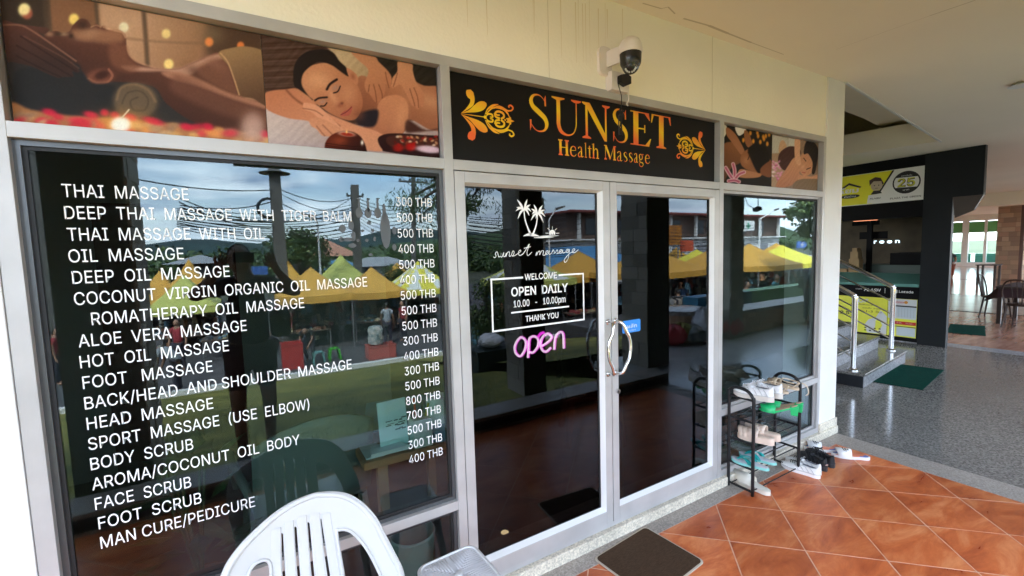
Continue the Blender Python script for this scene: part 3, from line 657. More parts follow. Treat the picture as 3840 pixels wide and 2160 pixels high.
# candle pot and bowl
p.poly([(820, 1200), (825, 1120), (880, 1050), (980, 1010), (1100, 1020), (1180, 1080), (1225, 1200), (1200, 1260), (850, 1230)], (90, 34, 22), 7, grad=((900, 1060), (1200, 1200), (44, 20, 18)))
p.blob(960, 1100, 80, 50, (150, 66, 40), .7); p.blob(1030, 1035, 82, 24, (196, 150, 130), 1, .12, 8); p.blob(1035, 1040, 62, 16, (150, 44, 30), 1, .12, 8); p.blob(1030, 1015, 10, 16, (255, 200, 120), 1)
for y in (1130, 1152, 1172): p.line([(825, y-6), (1000, y+18), (1215, y+32)], 5, (34, 16, 14), 3, .8)
p.blob(1180, 1120, 14, 26, (255, 240, 230), 1)
p.poly([(1330, 1090), (1380, 1045), (1500, 1030), (1750, 1045), (2000, 1080), (2000, 1270), (1450, 1215), (1370, 1180)], (44, 22, 22), 7); p.poly([(1420, 1070), (1600, 1050), (1850, 1070), (2000, 1100), (2000, 1200), (1500, 1170)], (70, 36, 30), 12)
for k in range(46):
    x = rr.uniform(1500, 1900); y = rr.uniform(1060, 1180); p.blob(x, y, 16, 10, rr.choice([(160, 30, 24), (120, 60, 40), (200, 150, 110), (230, 200, 170), (90, 24, 20), (50, 30, 26)]), .9, rr.uniform(-1, 1), 4)
p.blob(1650, 1160, 50, 38, (168, 24, 22), .95, 0, 6); p.blob(1530, 1170, 50, 36, (150, 26, 22), .9, 0, 6); p.blob(1825, 1185, 120, 34, (222, 188, 206), 1, .1, 8)
p.build('picture_panel', 'picture of a woman resting on her folded arms while two hands press her back', 'poster')
# --- picture 3 and 4: right transom
XS2 = P(2600+1066/3.623, 600, 1, .04).x
p = Paint(XR2+.006, XS2, Z1+.004, ZT-.004, 150, 120, (2600, 400, 3.623), (38, 33, 30))
p.poly([(420, 500), (560, 480), (640, 560), (720, 640), (640, 760), (520, 830), (440, 980), (400, 1000), (400, 600)], (140, 92, 62), 12, grad=((560, 560), (450, 900), (96, 60, 42)))
p.poly([(420, 240), (460, 290), (440, 380), (400, 420)], (226, 216, 206), 6); p.poly([(570, 270), (720, 310), (620, 395)], (232, 224, 218), 6)
p.poly([(455, 280), (570, 370), (680, 560), (690, 620), (650, 650), (600, 590), (520, 480), (450, 380)], (166, 110, 80), 6); p.poly([(690, 330), (740, 340), (790, 450), (800, 530), (740, 550), (700, 470)], (150, 98, 68), 6)
p.poly([(660, 640), (760, 570), (880, 560), (1060, 740), (1060, 900), (900, 930), (840, 900), (700, 840), (640, 760)], (150, 98, 68), 10); p.poly([(640, 850), (800, 880), (920, 920), (880, 960), (700, 970), (600, 940)], (176, 120, 86), 8)
p.poly([(800, 520), (900, 500), (1000, 580), (1040, 720), (960, 850), (880, 900), (800, 760), (740, 600)], (32, 26, 24), 12)
p.blob(720, 730, 50, 60, (176, 120, 84), .9); p.line([(740, 620), (760, 660), (740, 720)], 10, (60, 36, 28), 5); p.poly([(920, 830), (1060, 740), (1060, 950), (930, 920)], (130, 82, 58), 10)
for x, y in ((775, 360), (870, 350), (880, 400), (950, 410), (985, 400), (680, 455), (815, 470), (910, 480), (1005, 505), (960, 440), (1030, 380)): p.blob(x, y, 17, 30, (240, 160, 60), .95, 0, 6)
for q in ([(440, 830), (500, 930), (540, 980)], [(540, 780), (560, 860), (560, 950)], [(690, 890), (620, 920), (570, 980)], [(480, 1010), (560, 1000), (620, 1020)]): p.line(q, 52, (214, 170, 178), 6); p.line(q, 26, (176, 88, 110), 6)
p.build('picture_panel', 'dark picture of a long haired person being massaged beside a pink lily', 'poster')
p = Paint(XS2+.0012, XJ-.006, Z1+.004, ZT-.004, 150, 120, (2600, 400, 3.623), (150, 124, 106))
p.poly([(1066, 380), (1290, 420), (1290, 620), (1066, 640)], (196, 192, 184), 16, False); p.poly([(1290, 420), (1400, 440), (1380, 560), (1290, 560)], (206, 204, 200), 10, False); p.poly([(1066, 640), (1300, 640), (1250, 1100), (1066, 1100)], (176, 146, 122), 14, False)
p.poly([(1180, 480), (1230, 460), (1270, 560), (1200, 660), (1160, 600)], (206, 166, 136), 8); p.poly([(1180, 620), (1300, 540), (1420, 560), (1460, 640), (1340, 740), (1260, 860), (1200, 840), (1150, 740)], (78, 50, 44), 8)
for k in range(26): p.blob(rr.uniform(1070, 1200), rr.uniform(740, 1000), 20, 12, rr.choice([(226, 150, 190), (240, 220, 226), (196, 90, 140)]), .9, rr.uniform(-1, 1), 4)
p.poly([(1290, 800), (1360, 700), (1440, 680), (1500, 800), (1440, 900), (1480, 960), (1360, 1060), (1200, 1100), (1120, 1080), (1180, 960), (1240, 880)], (214, 158, 124), 8, grad=((1350, 720), (1300, 1060), (190, 128, 100)))
p.poly([(1440, 720), (1500, 620), (1580, 620), (1640, 720), (1640, 860), (1560, 930), (1500, 940), (1440, 860)], (206, 148, 116), 7); p.poly([(1500, 640), (1530, 480), (1620, 470), (1690, 560), (1690, 700), (1650, 900), (1610, 900), (1620, 760), (1560, 640)], (36, 28, 26), 8)
p.poly([(1380, 440), (1450, 450), (1450, 640), (1460, 780), (1420, 790), (1380, 700)], (222, 170, 138), 6); p.line([(1500, 700), (1530, 740)], 10, (50, 34, 30), 4); p.line([(1540, 850), (1590, 830)], 12, (50, 34, 30), 4); p.line([(1480, 890), (1520, 900)], 10, (176, 80, 74), 4); p.blob(1490, 820, 24, 40, (224, 170, 138), .7)
p.poly([(1450, 930), (1600, 950), (1700, 920), (1700, 1000), (1500, 1020), (1420, 990)], (206, 148, 116), 8)
p.poly([(1350, 1060), (1440, 990), (1600, 980), (1700, 1000), (1700, 1160), (1400, 1140)], (136, 112, 92), 8); p.grain(3, 12, 12, 4)
p.build('picture_panel', 'light picture of a smiling woman with brown towel and petals, rightmost of the pictures', 'poster')
# ================================================================== NAME BOARD
sg = empty('name_board', 'black name board reading SUNSET Health Massage in orange gold letters over the doors', 'sign', ((XM2+XR1)/2, .04, Z1))
SGP = Vector(sg.location)
BOARD = mat('black_board', (.0075, .0062, .0055), .45, spec=.18)
o = BX('board', (XM2+.004, .04, Z1+.003), (XR1-.004, .052, ZT-.003), BOARD, sg); o.location = -SGP
def gold_mat():
    m = bpy.data.materials.new('sunset_gradient'); m.use_nodes = True; n = m.node_tree; b = n.nodes['Principled BSDF']
    t = n.nodes.new('ShaderNodeTexCoord'); r = n.nodes.new('ShaderNodeValToRGB'); s = n.nodes.new('ShaderNodeSeparateXYZ'); n.links.new(t.outputs['Generated'], s.inputs[0])
    a = n.nodes.new('ShaderNodeMath'); a.operation = 'MULTIPLY_ADD'; a.inputs[1].default_value = .35; n.links.new(s.outputs[0], a.inputs[0]); 
    q = n.nodes.new('ShaderNodeMath'); q.operation = 'MULTIPLY'; q.inputs[1].default_value = .65; n.links.new(s.outputs[2], q.inputs[0]); n.links.new(q.outputs[0], a.inputs[2])
    n.links.new(a.outputs[0], r.inputs[0]); e = r.color_ramp.elements; e[0].position = .16; e[0].color = (.86, .15, .04, 1); e[1].position = .88; e[1].color = (.86, .15, .04, 1)
    k = e.new(.5); k.color = (.88, .58, .02, 1)
    n.links.new(r.outputs[0], b.inputs['Base Color']); b.inputs['Roughness'].default_value = .45; b.inputs['Specular IOR Level'].default_value = .2; return m
GOLD = gold_mat()
c3 = crop(1600, 200, 2.1467)
def SP(a, b): q = P(*c3(a, b), 1, .0395); return (q.x, q.z)
class Glyph:
    def __init__(s, x0, x1, z0, z1): s.x0, s.x1, s.z0, s.z1 = x0, x1, z0, z1; s.mb = MB(); s.k = 0
    def pt(s, u, v): return (s.x0+(s.x1-s.x0)*u, .0392-s.k*.00006, s.z0+(s.z1-s.z0)*v)
    def ribbon(s, pts, n=7, asp=None, straight=False):
        asp = asp or (s.x1-s.x0)/(s.z1-s.z0)                          # keep stroke width isotropic
        pts = [(p[0]*asp, p[1], p[2]) for p in pts]; c = [Vector(p) for p in pts] if straight else cat_rom(pts, n); L_, R_ = [], []
        for i, q in enumerate(c):
            d = c[min(i+1, len(c)-1)]-c[max(i-1, 0)]; d.z = 0
            if d.length < 1e-9: d = Vector((1, 0, 0))
            d.normalize(); nn = Vector((-d.y, d.x, 0))*q.z/2
            L_.append((q+nn)); R_.append((q-nn))
        vs = [s.pt(q.x/asp, q.y) for q in L_]+[s.pt(q.x/asp, q.y) for q in R_]; m = len(c)
        s.mb.add(vs, [(i, i+m, i+m+1, i+1) for i in range(m-1)]); s.k += 1
    def quad(s, *p): s.mb.add([s.pt(*q) for q in p], [tuple(range(len(p)))]); s.k += 1
    def serif(s, u, v, w, h, up=1, br=.05):                           # slab with a bracket towards the stem
        s.quad((u-w/2, v), (u+w/2, v), (u+w/2, v+up*h), (u+br/2+w*.12, v+up*h*2.2), (u-br/2-w*.12, v+up*h*2.2), (u-w/2, v+up*h))
    def disc(s, u, v, r, asp=None):
        asp = asp or (s.x1-s.x0)/(s.z1-s.z0); s.mb.add([s.pt(u+r*math.cos(a*.5236)/asp, v+r*math.sin(a*.5236)) for a in range(12)], [tuple(range(12))]); s.k += 1
    def build(s, name, m, par):
        o = s.mb.build(name, m, par, fixn=False); o.location = -SGP; return o
def glyph(ch, x0, x1, z0, z1, name='letter', hs=.035):
    g = Glyph(x0, x1, z0, z1); R = g.ribbon; sf_ = g.serif; asp = (x1-x0)/(z1-z0); tw = .125; th = hs
    if ch == 'S':
        R([(.80, .80, .012), (.70, .90, .02), (.50, .965, .035), (.26, .93, .065), (.14, .80, .11), (.22, .65, .13), (.50, .52, .145), (.78, .38, .135), (.87, .22, .11), (.76, .07, .06), (.50, .02, .035), (.28, .07, .022), (.10, .22, .012)], asp=asp)
        g.quad((.78, .70), (.86, .70), (.84, .985), (.77, .90)); g.quad((.06, .30), (.14, .30), (.13, .12), (.07, .005))
    elif ch == 'U':
        sf_(.22, 1, .42, th, -1); sf_(.82, 1, .34, th, -1)
        R([(.22, .99, tw), (.22, .5, tw), (.22, .28, tw), (.30, .10, .11), (.50, .02, .05), (.70, .08, .035), (.80, .26, .035), (.82, .5, .035), (.82, .99, .035)])
    elif ch == 'N':
        sf_(.14, 1, .26, th, -1); sf_(.86, 1, .28, th, -1); sf_(.16, 0, .30, th, 1)
        g.quad((.12, .01), (.20, .01), (.20, .97), (.12, .97)); g.quad((.82, .0), (.88, .0), (.88, .99), (.82, .99)); g.quad((.07, .99), (.28, .99), (.88, .12), (.88, -.02), (.80, -.02))
    elif ch in 'EH':
        if ch == 'E':
            g.quad((.14, .01), (.38, .01), (.38, .99), (.14, .99)); g.quad((0, 0), (.9, 0), (.9, th), (0, th)); g.quad((0, 1), (.9, 1), (.9, 1-th), (0, 1-th)); g.quad((.36, .49), (.70, .49), (.70, .53), (.36, .53))
            g.quad((.90, 0), (1, .24), (.96, .24), (.70, .02)); g.quad((.88, 1), (.95, .78), (.91, .78), (.66, .98)); g.quad((.66, .40), (.71, .40), (.71, .63), (.66, .63))
        else:
            for u in (.2, .8): g.quad((u-.11, .01), (u+.11, .01), (u+.11, .99), (u-.11, .99)); sf_(u, 0, .4, th, 1); sf_(u, 1, .4, th, -1)
            g.quad((.3, .49), (.7, .49), (.7, .54), (.3, .54))
    elif ch == 'T':
        g.quad((.39, .01), (.63, .01), (.63, .97), (.39, .97)); sf_(.51, 0, .5, th, 1); g.quad((.02, 1), (.98, 1), (.98, 1-th), (.02, 1-th)); g.quad((.02, 1), (.12, .96), (.03, .74), (-.01, .74)); g.quad((.98, 1), (.88, .96), (.97, .74), (1.01, .74))
    elif ch == 'M':
        g.quad((.10, .01), (.14, .01), (.14, .97), (.10, .97)); g.quad((.80, .01), (.93, .01), (.93, .99), (.80, .99)); g.quad((.06, .99), (.22, .99), (.56, .16), (.48, -.01)); g.quad((.48, .01), (.54, .12), (.84, .98), (.79, .98))
        sf_(.12, 0, .2, th, 1); sf_(.87, 0, .24, th, 1); g.quad((.0, 1), (.22, 1), (.22, 1-th), (.0, 1-th)); g.quad((.8, 1), (1, 1), (1, 1-th), (.8, 1-th))
    elif ch in 'lht':
        s_ = (.36, .62) if ch == 'l' else (.08, .26); top = 1.0 if ch != 't' else .82
        if ch == 't': s_ = (.25, .52)
        a, b = s_; g.quad((a, .0), (b, .0), (b, top), (a, top-.02)); 
        if ch == 'l': g.quad((.15, 0), (.85, 0), (.85, th), (.15, th)); g.quad((.12, .95), (.36, .97), (.36, .92), (.12, .93))
        if ch == 'h': g.quad((-.02, 0), (.40, 0), (.40, th), (-.02, th)); R([(.24, .50, .03), (.45, .65, .05), (.66, .64, .09), (.78, .50, .10), (.78, .02, .10)]); g.quad((.58, 0), (1, 0), (1, th), (.58, th)); g.quad((-.06, .95), (.1, .97), (.1, .92), (-.06, .93))
        if ch == 't': g.quad((0, .66), (.9, .66), (.9, .61), (0, .61)); R([(.40, .10, .10), (.55, .02, .06), (.80, .06, .03)])
    elif ch == 'e':
        R([(.13, .38, .035), (.86, .40, .035)], straight=True); R([(.86, .40, .05), (.78, .58, .07), (.50, .66, .05), (.22, .56, .08), (.12, .34, .11), (.22, .10, .10), (.52, .01, .06), (.78, .06, .04), (.92, .18, .015)])
    elif ch == 'a':
        R([(.14, .54, .08), (.25, .64, .05), (.48, .66, .05), (.62, .56, .09), (.62, .10, .10), (.75, .02, .06), (.95, .08, .02)]); R([(.60, .40, .03), (.30, .31, .05), (.13, .16, .09), (.22, .02, .08), (.45, .03, .05), (.62, .16, .03)])
    elif ch == 's':
        R([(.78, .50, .02), (.70, .62, .03), (.46, .66, .05), (.20, .56, .08), (.30, .40, .10), (.62, .30, .10), (.80, .15, .08), (.55, .01, .05), (.28, .03, .03), (.12, .18, .015)])
    elif ch == 'g':
        R([(.42, .655, .05), (.20, .60, .08), (.14, .44, .09), (.26, .27, .07), (.46, .24, .05), (.66, .34, .08), (.70, .48, .08), (.60, .62, .06), (.42, .655, .05)]); R([(.62, .60, .03), (.80, .66, .05), (.94, .62, .05)], n=4)
        R([(.28, .26, .04), (.16, .14, .06), (.40, .05, .08), (.74, .02, .08), (.86, -.12, .06), (.62, -.26, .05), (.28, -.24, .05), (.12, -.10, .06), (.28, .04, .03)])
    g.build(name, GOLD, sg)
cx = {}
def top_line(a): return 310+(a-820)*(515-310)/(1960-820)
def bot_line(a): return 630+(a-880)*(765-630)/(1885-880)
for ch, a, b in (('S', 818, 986), ('U', 1006, 1246), ('N', 1250, 1474), ('S', 1492, 1624), ('E', 1640, 1806), ('T', 1808, 1964)):
    m_ = (a+b)/2; l = SP(a, m_)[0]; r = SP(b, m_)[0]; l = P(*c3(a, (top_line(a)+bot_line(a))/2), 1, .0395).x; r = P(*c3(b, (top_line(b)+bot_line(b))/2), 1, .0395).x
    zt = P(*c3(m_, top_line(m_)), 1, .0395).z; zb = P(*c3(m_, bot_line(m_)), 1, .0395).z
    glyph(ch, l, r, zb, zt, 'letter')
HT = (('H', 1060, 1145), ('e', 1152, 1208), ('a', 1214, 1264), ('l', 1268, 1292), ('t', 1298, 1332), ('h', 1334, 1386), ('M', 1428, 1524), ('a', 1530, 1578), ('s', 1582, 1620), ('s', 1625, 1662), ('a', 1668, 1704), ('g', 1706, 1748), ('e', 1756, 1798))
for ch, a, b in HT:
    m_ = (a+b)/2; yt = 692+(m_-1060)*(786-692)/(1797-1060)-2; yb = 818+(m_-1060)*(890-818)/(1797-1060)
    glyph(ch, P(*c3(a, (yt+yb)/2), 1, .0395).x, P(*c3(b, (yt+yb)/2), 1, .0395).x, P(*c3(m_, yb), 1, .0395).z, P(*c3(m_, yt), 1, .0395).z, 'small_letter', .06)
def ornament(tipx, endx, zm, hz_):
    g = Glyph(tipx, endx, zm-hz_, zm+hz_); k = abs(endx-tipx)/(2*hz_); R = lambda p, **kw: g.ribbon(p, asp=k, **kw)
    f = lambda v: (lambda u, w, h: (u, .5+v*w/2, h))
    for v in (1, -1):
        q = f(v)
        R([q(.01, .02, .004), q(.10, .18, .03), (q(.20, .42, .08)), q(.22, .62, .10), q(.19, .76, .16), q(.17, .86, .15), q(.16, .95, .09)])
        R([q(.02, .03, .004), q(.16, .14, .05), q(.28, .28, .14), q(.38, .42, .17), q(.45, .52, .10), q(.47, .56, .01)])
        R([q(.44, .10, .012), q(.50, .34, .03), q(.60, .50, .05), q(.70, .58, .01)]); R([q(.46, .12, .02), q(.56, .36, .03), q(.66, .44, .03), q(.80, .42, .05), q(.88, .26, .03), q(.90, .16, .01)])
        R([q(.60, .40, .03), q(.72, .50, .04), q(.84, .42, .03), q(.90, .36, .02)]); R([q(.87, .38, .03), q(.95, .42, .03), q(.985, .54, .035), q(.94, .62, .035), q(.90, .58, .03), q(.91, .52, .03)])
        R([q(.74, .02, .04), q(.80, .12, .045), q(.78, .26, .045), q(.70, .30, .045), q(.64, .24, .04), q(.66, .16, .035), q(.72, .16, .03)]); R([q(.72, .03, .04), q(.64, .08, .04), q(.62, .22, .03)])
        R([q(.46, .03, .01), q(.50, .14, .035), q(.57, .14, .04), q(.58, .05, .035), q(.53, .03, .02)]); R([q(.84, .06, .02), q(.92, .08, .05), q(.90, .18, .01)])
    R([(.01, .5, .006), (.2, .5, .014), (.42, .5, .02)]); g.disc(.44, .5, .035); g.disc(.82, .5, .02); R([(.86, .5, .02), (.92, .5, .06), (1., .5, .004)])
    g.build('ornament', GOLD, sg)
t0 = P(*c3(272, 487), 1, .0395); t1 = P(*c3(704, 546), 1, .0395); a0 = P(*c3(345, 284), 1, .0395); a1 = P(*c3(358, 708), 1, .0395)
ornament(t0.x, t1.x, (a0.z+a1.z)/2, (a0.z-a1.z)/2)
t0 = P(*c3(2245, 778), 1, .0395); t1 = P(*c3(2010, 745), 1, .0395); a0 = P(*c3(2207, 624), 1, .0395); a1 = P(*c3(2204, 922), 1, .0395)
ornament(t0.x, t1.x, (a0.z+a1.z)/2, (a0.z-a1.z)/2)
# ================================================================== PRICE LIST on the big pane
pl = empty('price_list', 'white vinyl list of massages and prices in THB stuck on the big left pane', 'lettering', (.1, YG, 1.4)); o0 = Vector(pl.location)
LINES = [('THAI  MASSAGE', -.491, -.167, 300), ('DEEP  THAI  MASSAGE  WITH  TIGER  BALM', -.491, .378, 500), ('THAI  MASSAGE  WITH  OIL', -.490, .058, 500), ('OIL  MASSAGE', -.493, -.196, 400),
         ('DEEP  OIL  MASSAGE', -.490, -.064, 500), ('COCONUT  VIRGIN  ORGANIC  OIL  MASSAGE', -.491, .427, 400), ('ROMATHERAPY  OIL  MASSAGE', -.455, .178, 500), ('ALOE  VERA  MASSAGE', -.492, -.024, 500),
         ('HOT  OIL  MASSAGE', -.494, -.086, 500), ('FOOT   MASSAGE', -.493, -.141, 300), ('BACK/HEAD  AND SHOULDER  MASSAGE', -.494, .344, 400), ('HEAD  MASSAGE', -.494, -.149, 300),
         ('SPORT  MASSAGE  (USE  ELBOW)', -.496, .171, 500), ('BODY  SCRUB', -.496, -.219, 800), ('AROMA/COCONUT  OIL  BODY', -.498, .127, 700), ('FACE  SCRUB', -.496, -.235, 500), ('FOOT  SCRUB', -.493, -.209, 300), ('MAN CURE/PEDICURE', -.493, -.043, 400)]
for i, (s_, a, b, pr) in enumerate(LINES):
    z = 1.953-.0688*i
    text(s_, 'menu_line', pl, WHITE_V, (a, z, b, z+.041), Vector((0, YG-.0012, 0))-o0, FX, FZ, bold=.0)
    text('%d THB' % pr, 'price', pl, WHITE_V, (.569, z, .733, z+.038), Vector((0, YG-.0012, 0))-o0, FX, FZ, bold=.0)
# faint glue ghosts of an older sticker on the same pane
GHOST = mat('glue_ghost', (.10, .11, .115), .8)
gh = MB(); cg = crop(800, 600, 2.4156)
def ghost(a, b, w, h, rot=0):
    q = P(*cg(a, b), 1, YG-.0011); k = .00052; gh.add([(q.x+(w*math.cos(t)*math.cos(rot)-h*math.sin(t)*math.sin(rot))*k, q.y, q.z+(h*math.sin(t)*math.cos(rot)+w*math.cos(t)*math.sin(rot))*k) for t in [i*math.pi/6 for i in range(12)]], [tuple(range(12))])
for x, y in ((1320, 480), (1403, 480), (1490, 480)): ghost(x, y, 28, 42); ghost(x, y-70, 9, 60); ghost(x, y-128, 16, 7)
ghost(1560, 640, 42, 150); ghost(1550, 480, 14, 80)
for x, y, w, h in ((1170, 620, 30, 40), (1250, 590, 26, 50), (1270, 690, 22, 50), (1220, 720, 60, 20), (1355, 640, 16, 14), (1410, 568, 22, 18), (1310, 728, 16, 16), (1390, 728, 18, 16), (1445, 640, 16, 20), (1640, 640, 24, 40), (1425, 858, 22, 16), (1260, 775, 40, 22), (1160, 720, 24, 24), (1640, 790, 22, 36), (1460, 715, 12, 26)): ghost(x, y, w*.8, h*.8)
o = gh.build('glue_residue', GHOST, fixn=False); tag(o, 'grey glue residue of a removed sticker beside the uppermost prices on the big pane', 'residue')
# ================================================================== DOOR LETTERING
dl = empty('door_lettering', 'white palm tree logo, sunset massage script and opening hours box on the left door', 'lettering', (1.31, .029, 1.6)); o1 = Vector(dl.location)
DY = .0288; dorg = Vector((0, DY, 0))-o1
def dtube(name, rects):
    mb = MB()
    for k, (x0, z0, x1, z1) in enumerate(rects): mb.add([(x0, DY-k*.00005, z0), (x1, DY-k*.00005, z0), (x1, DY-k*.00005, z1), (x0, DY-k*.00005, z1)], [(0, 1, 2, 3)])
    q = mb.build(name, WHITE_V, dl, fixn=False); q.location = -o1
w = .009
dtube('hours_box', [(1.019, 1.600, 1.209, 1.609), (1.436, 1.600, 1.613, 1.609), (1.019, 1.340, 1.028, 1.600), (1.604, 1.340, 1.613, 1.600), (1.028, 1.340, 1.604, 1.349)])
dtube('divider', [(1.132, 1.424, 1.504, 1.432)])
text('WELCOME', 'greeting', dl, WHITE_V, (1.219, 1.590, 1.425, 1.622), dorg, FX, FZ, bold=.01)
text('OPEN  DAILY', 'greeting', dl, WHITE_V, (1.136, 1.512, 1.498, 1.557), dorg, FX, FZ, bold=.016)
text('10.00   -   10.00pm', 'opening_hours', dl, WHITE_V, (1.148, 1.454, 1.480, 1.489), dorg, FX, FZ, bold=.006)
text('THANK YOU', 'greeting', dl, WHITE_V, (1.217, 1.373, 1.430, 1.403), dorg, FX, FZ, bold=.012)
cd_ = crop(1700, 700, 2.07)
def ds(name, strokes, n=6):
    g = MB(); k = 0
    for st_ in strokes:
        pts = [P(*cd_(a, b), 1, DY) for a, b, *_ in st_]; ws = [(s[2] if len(s) > 2 else 4)*.00078 for s in st_]
        c = cat_rom([(p.x, p.z, w_) for p, w_ in zip(pts, ws)], n); L_, R_ = [], []
        for i, q in enumerate(c):
            d = c[min(i+1, len(c)-1)]-c[max(i-1, 0)]; d.z = 0
            d = d.normalized() if d.length > 1e-9 else Vector((1, 0, 0)); nn = Vector((-d.y, d.x, 0))*q.z/2; L_.append(q+nn); R_.append(q-nn)
        m = len(c); g.add([(q.x, DY-k*.00004, q.y) for q in L_+R_], [(i, i+m, i+m+1, i+1) for i in range(m-1)]); k += 1
    q = g.build(name, WHITE_V, dl, fixn=False); q.location = -o1
fr1 = [(548, 175)]; fronds = []
for (cx_, cy_), ends in (((548, 180), [(495, 100), (574, 98), (512, 135), (598, 140), (490, 160), (484, 190), (605, 195), (500, 250), (590, 225)]), ((655, 210), [(625, 140), (692, 145), (605, 172), (708, 180), (602, 262), (610, 215), (712, 232), (698, 280), (640, 250)])):
    for (ex, ey) in ends:
        mxx = (cx_+ex)/2; my = (cy_+ey)/2-(18 if ey > cy_-20 else 4); fronds.append([(cx_, cy_, 4), (mxx, my, 15), (ex, ey, 1.5)])
ds('palm_leaves', fronds)
ds('palm_trunks', [[(548, 178, 7), (556, 250, 9), (578, 320, 11), (606, 380, 18)], [(655, 212, 7), (645, 290, 9), (628, 345, 12), (610, 380, 16)]])
ds('island', [[(543, 384, 2), (580, 372, 16), (620, 374, 20), (665, 384, 3)], [(625, 396, 2), (690, 394, 8), (782, 392, 1)], [(655, 386, 1), (730, 384, 7), (820, 380, 1)]])
ds('rising_sun', [[(752, 374, 10), (752, 355, 16), (768, 345, 20), (784, 355, 16), (784, 373, 10)], [(768, 372, 18), (768, 352, 18)], [(768, 330, 4), (768, 308, 3)], [(748, 338, 4), (730, 322, 3)], [(788, 338, 4), (804, 324, 3)], [(738, 362, 4), (716, 360, 3)], [(798, 362, 4), (822, 360, 3)]], 3)
scr = "M"
ds('script', [
 [(312, 545), (322, 552), (332, 538), (326, 520), (340, 505), (348, 530), (352, 545), (364, 540), (372, 515), (366, 540), (378, 545), (392, 510), (390, 540), (402, 540), (412, 515), (408, 545), (420, 512), (436, 508), (434, 538), (448, 535), (462, 500), (472, 508), (466, 530), (456, 538), (474, 536), (500, 520), (524, 502), (518, 492), (504, 512), (514, 534), (540, 522), (566, 485), (590, 445), (572, 510), (580, 535), (610, 508)],
 [(548, 478), (600, 466)],
 [(638, 535), (650, 505), (646, 535), (660, 505), (672, 502), (670, 530), (684, 500), (700, 500), (696, 530), (714, 528), (736, 500), (722, 500), (716, 522), (734, 524), (744, 498), (744, 524), (762, 516), (776, 490), (784, 516), (768, 524), (790, 514), (806, 490), (812, 514), (798, 522), (820, 514), (842, 492), (828, 492), (824, 514), (840, 514), (850, 490), (850, 514), (870, 508), (894, 488), (880, 488), (874, 508), (892, 508), (902, 486), (890, 560), (868, 588), (862, 566), (900, 520), (924, 508), (944, 488), (930, 484), (922, 506), (942, 512), (970, 488)]], 5)
# blue push sticker
BLUE = mat('blue_sticker', (.02, .26, .80), .4); GREYP = mat('sticker_print', (.55, .68, .85), .5)
sk = empty('push_sticker', 'small blue rounded sticker with a pale word, beside the door pull', 'sticker', (1.98, .0285, 1.264))
def rrect(x0, z0, x1, z1, r, n=4):
    o_ = []
    for cx_, cz_, a0_ in ((x1-r, z1-r, 0), (x0+r, z1-r, 90), (x0+r, z0+r, 180), (x1-r, z0+r, 270)):
        for k in range(n+1): a = math.radians(a0_+90*k/n); o_.append((cx_+r*math.cos(a), cz_+r*math.sin(a)))
    return o_
MB().prism([(a, b) for a, b in rrect(-.077, -.038, .077, .038, .012)], (0, 0, 0), FX, FZ, (0, 1, 0), .0012).build('sticker', BLUE, sk)
text('ผลัก', 'word', sk, GREYP, (-.04, -.010, .046, .012), (0, -.0008, 0), FX, FZ, bold=.02)
text('PUSH', 'word', sk, GREYP, (-.032, -.030, .034, -.020), (0, -.0008, 0), FX, FZ)
# ================================================================== NEON "open"
ne = empty('neon_sign', 'glowing white and magenta neon sign reading open, hanging behind the left door', 'neon sign', (1.31, .06, 1.24)); o2 = Vector(ne.location)
NEON = mat('neon_tube', (1, .8, 1), .4, emit=(1, .74, .97), estr=.5); NEONP = mat('neon_back', (.5, .02, .5), .4, emit=(.95, .05, .85), estr=.45)
NY = .055
def neon(name, strokes, m, r, y, dx=0):
    mb = MB()
    for st_, cl in strokes:
        pts = [P(*cd_(a+dx, b), 1, y) for a, b in st_]; mb.tube(cat_rom([tuple(p) for p in pts], 6, cl), r, 8, close=cl)
    q = mb.build(name, m, ne, smooth=True); q.location = -o2
O_ = ([(520, 1170), (560, 1200), (556, 1260), (520, 1315), (482, 1290), (478, 1230)], True)
P_ = ([(578, 1328), (583, 1260), (590, 1180), (625, 1162), (656, 1185), (654, 1240), (620, 1285), (592, 1285)], False)
E_ = ([(690, 1235), (740, 1200), (760, 1165), (730, 1140), (690, 1170), (676, 1225), (690, 1270), (720, 1280), (755, 1250)], False)
N_ = ([(782, 1265), (786, 1200), (800, 1150), (830, 1128), (852, 1150), (856, 1255)], False)
T_ = ([(655, 1165), (675, 1140), (700, 1132)], False)
for nm, s_ in (('letter_o', O_), ('letter_p', P_), ('letter_e', E_), ('letter_n', N_)):
    neon(nm, [s_], NEON, .0055, NY)
neon('glow_backing', [O_, P_, E_, N_, T_], NEONP, .0075, NY+.016, 4)
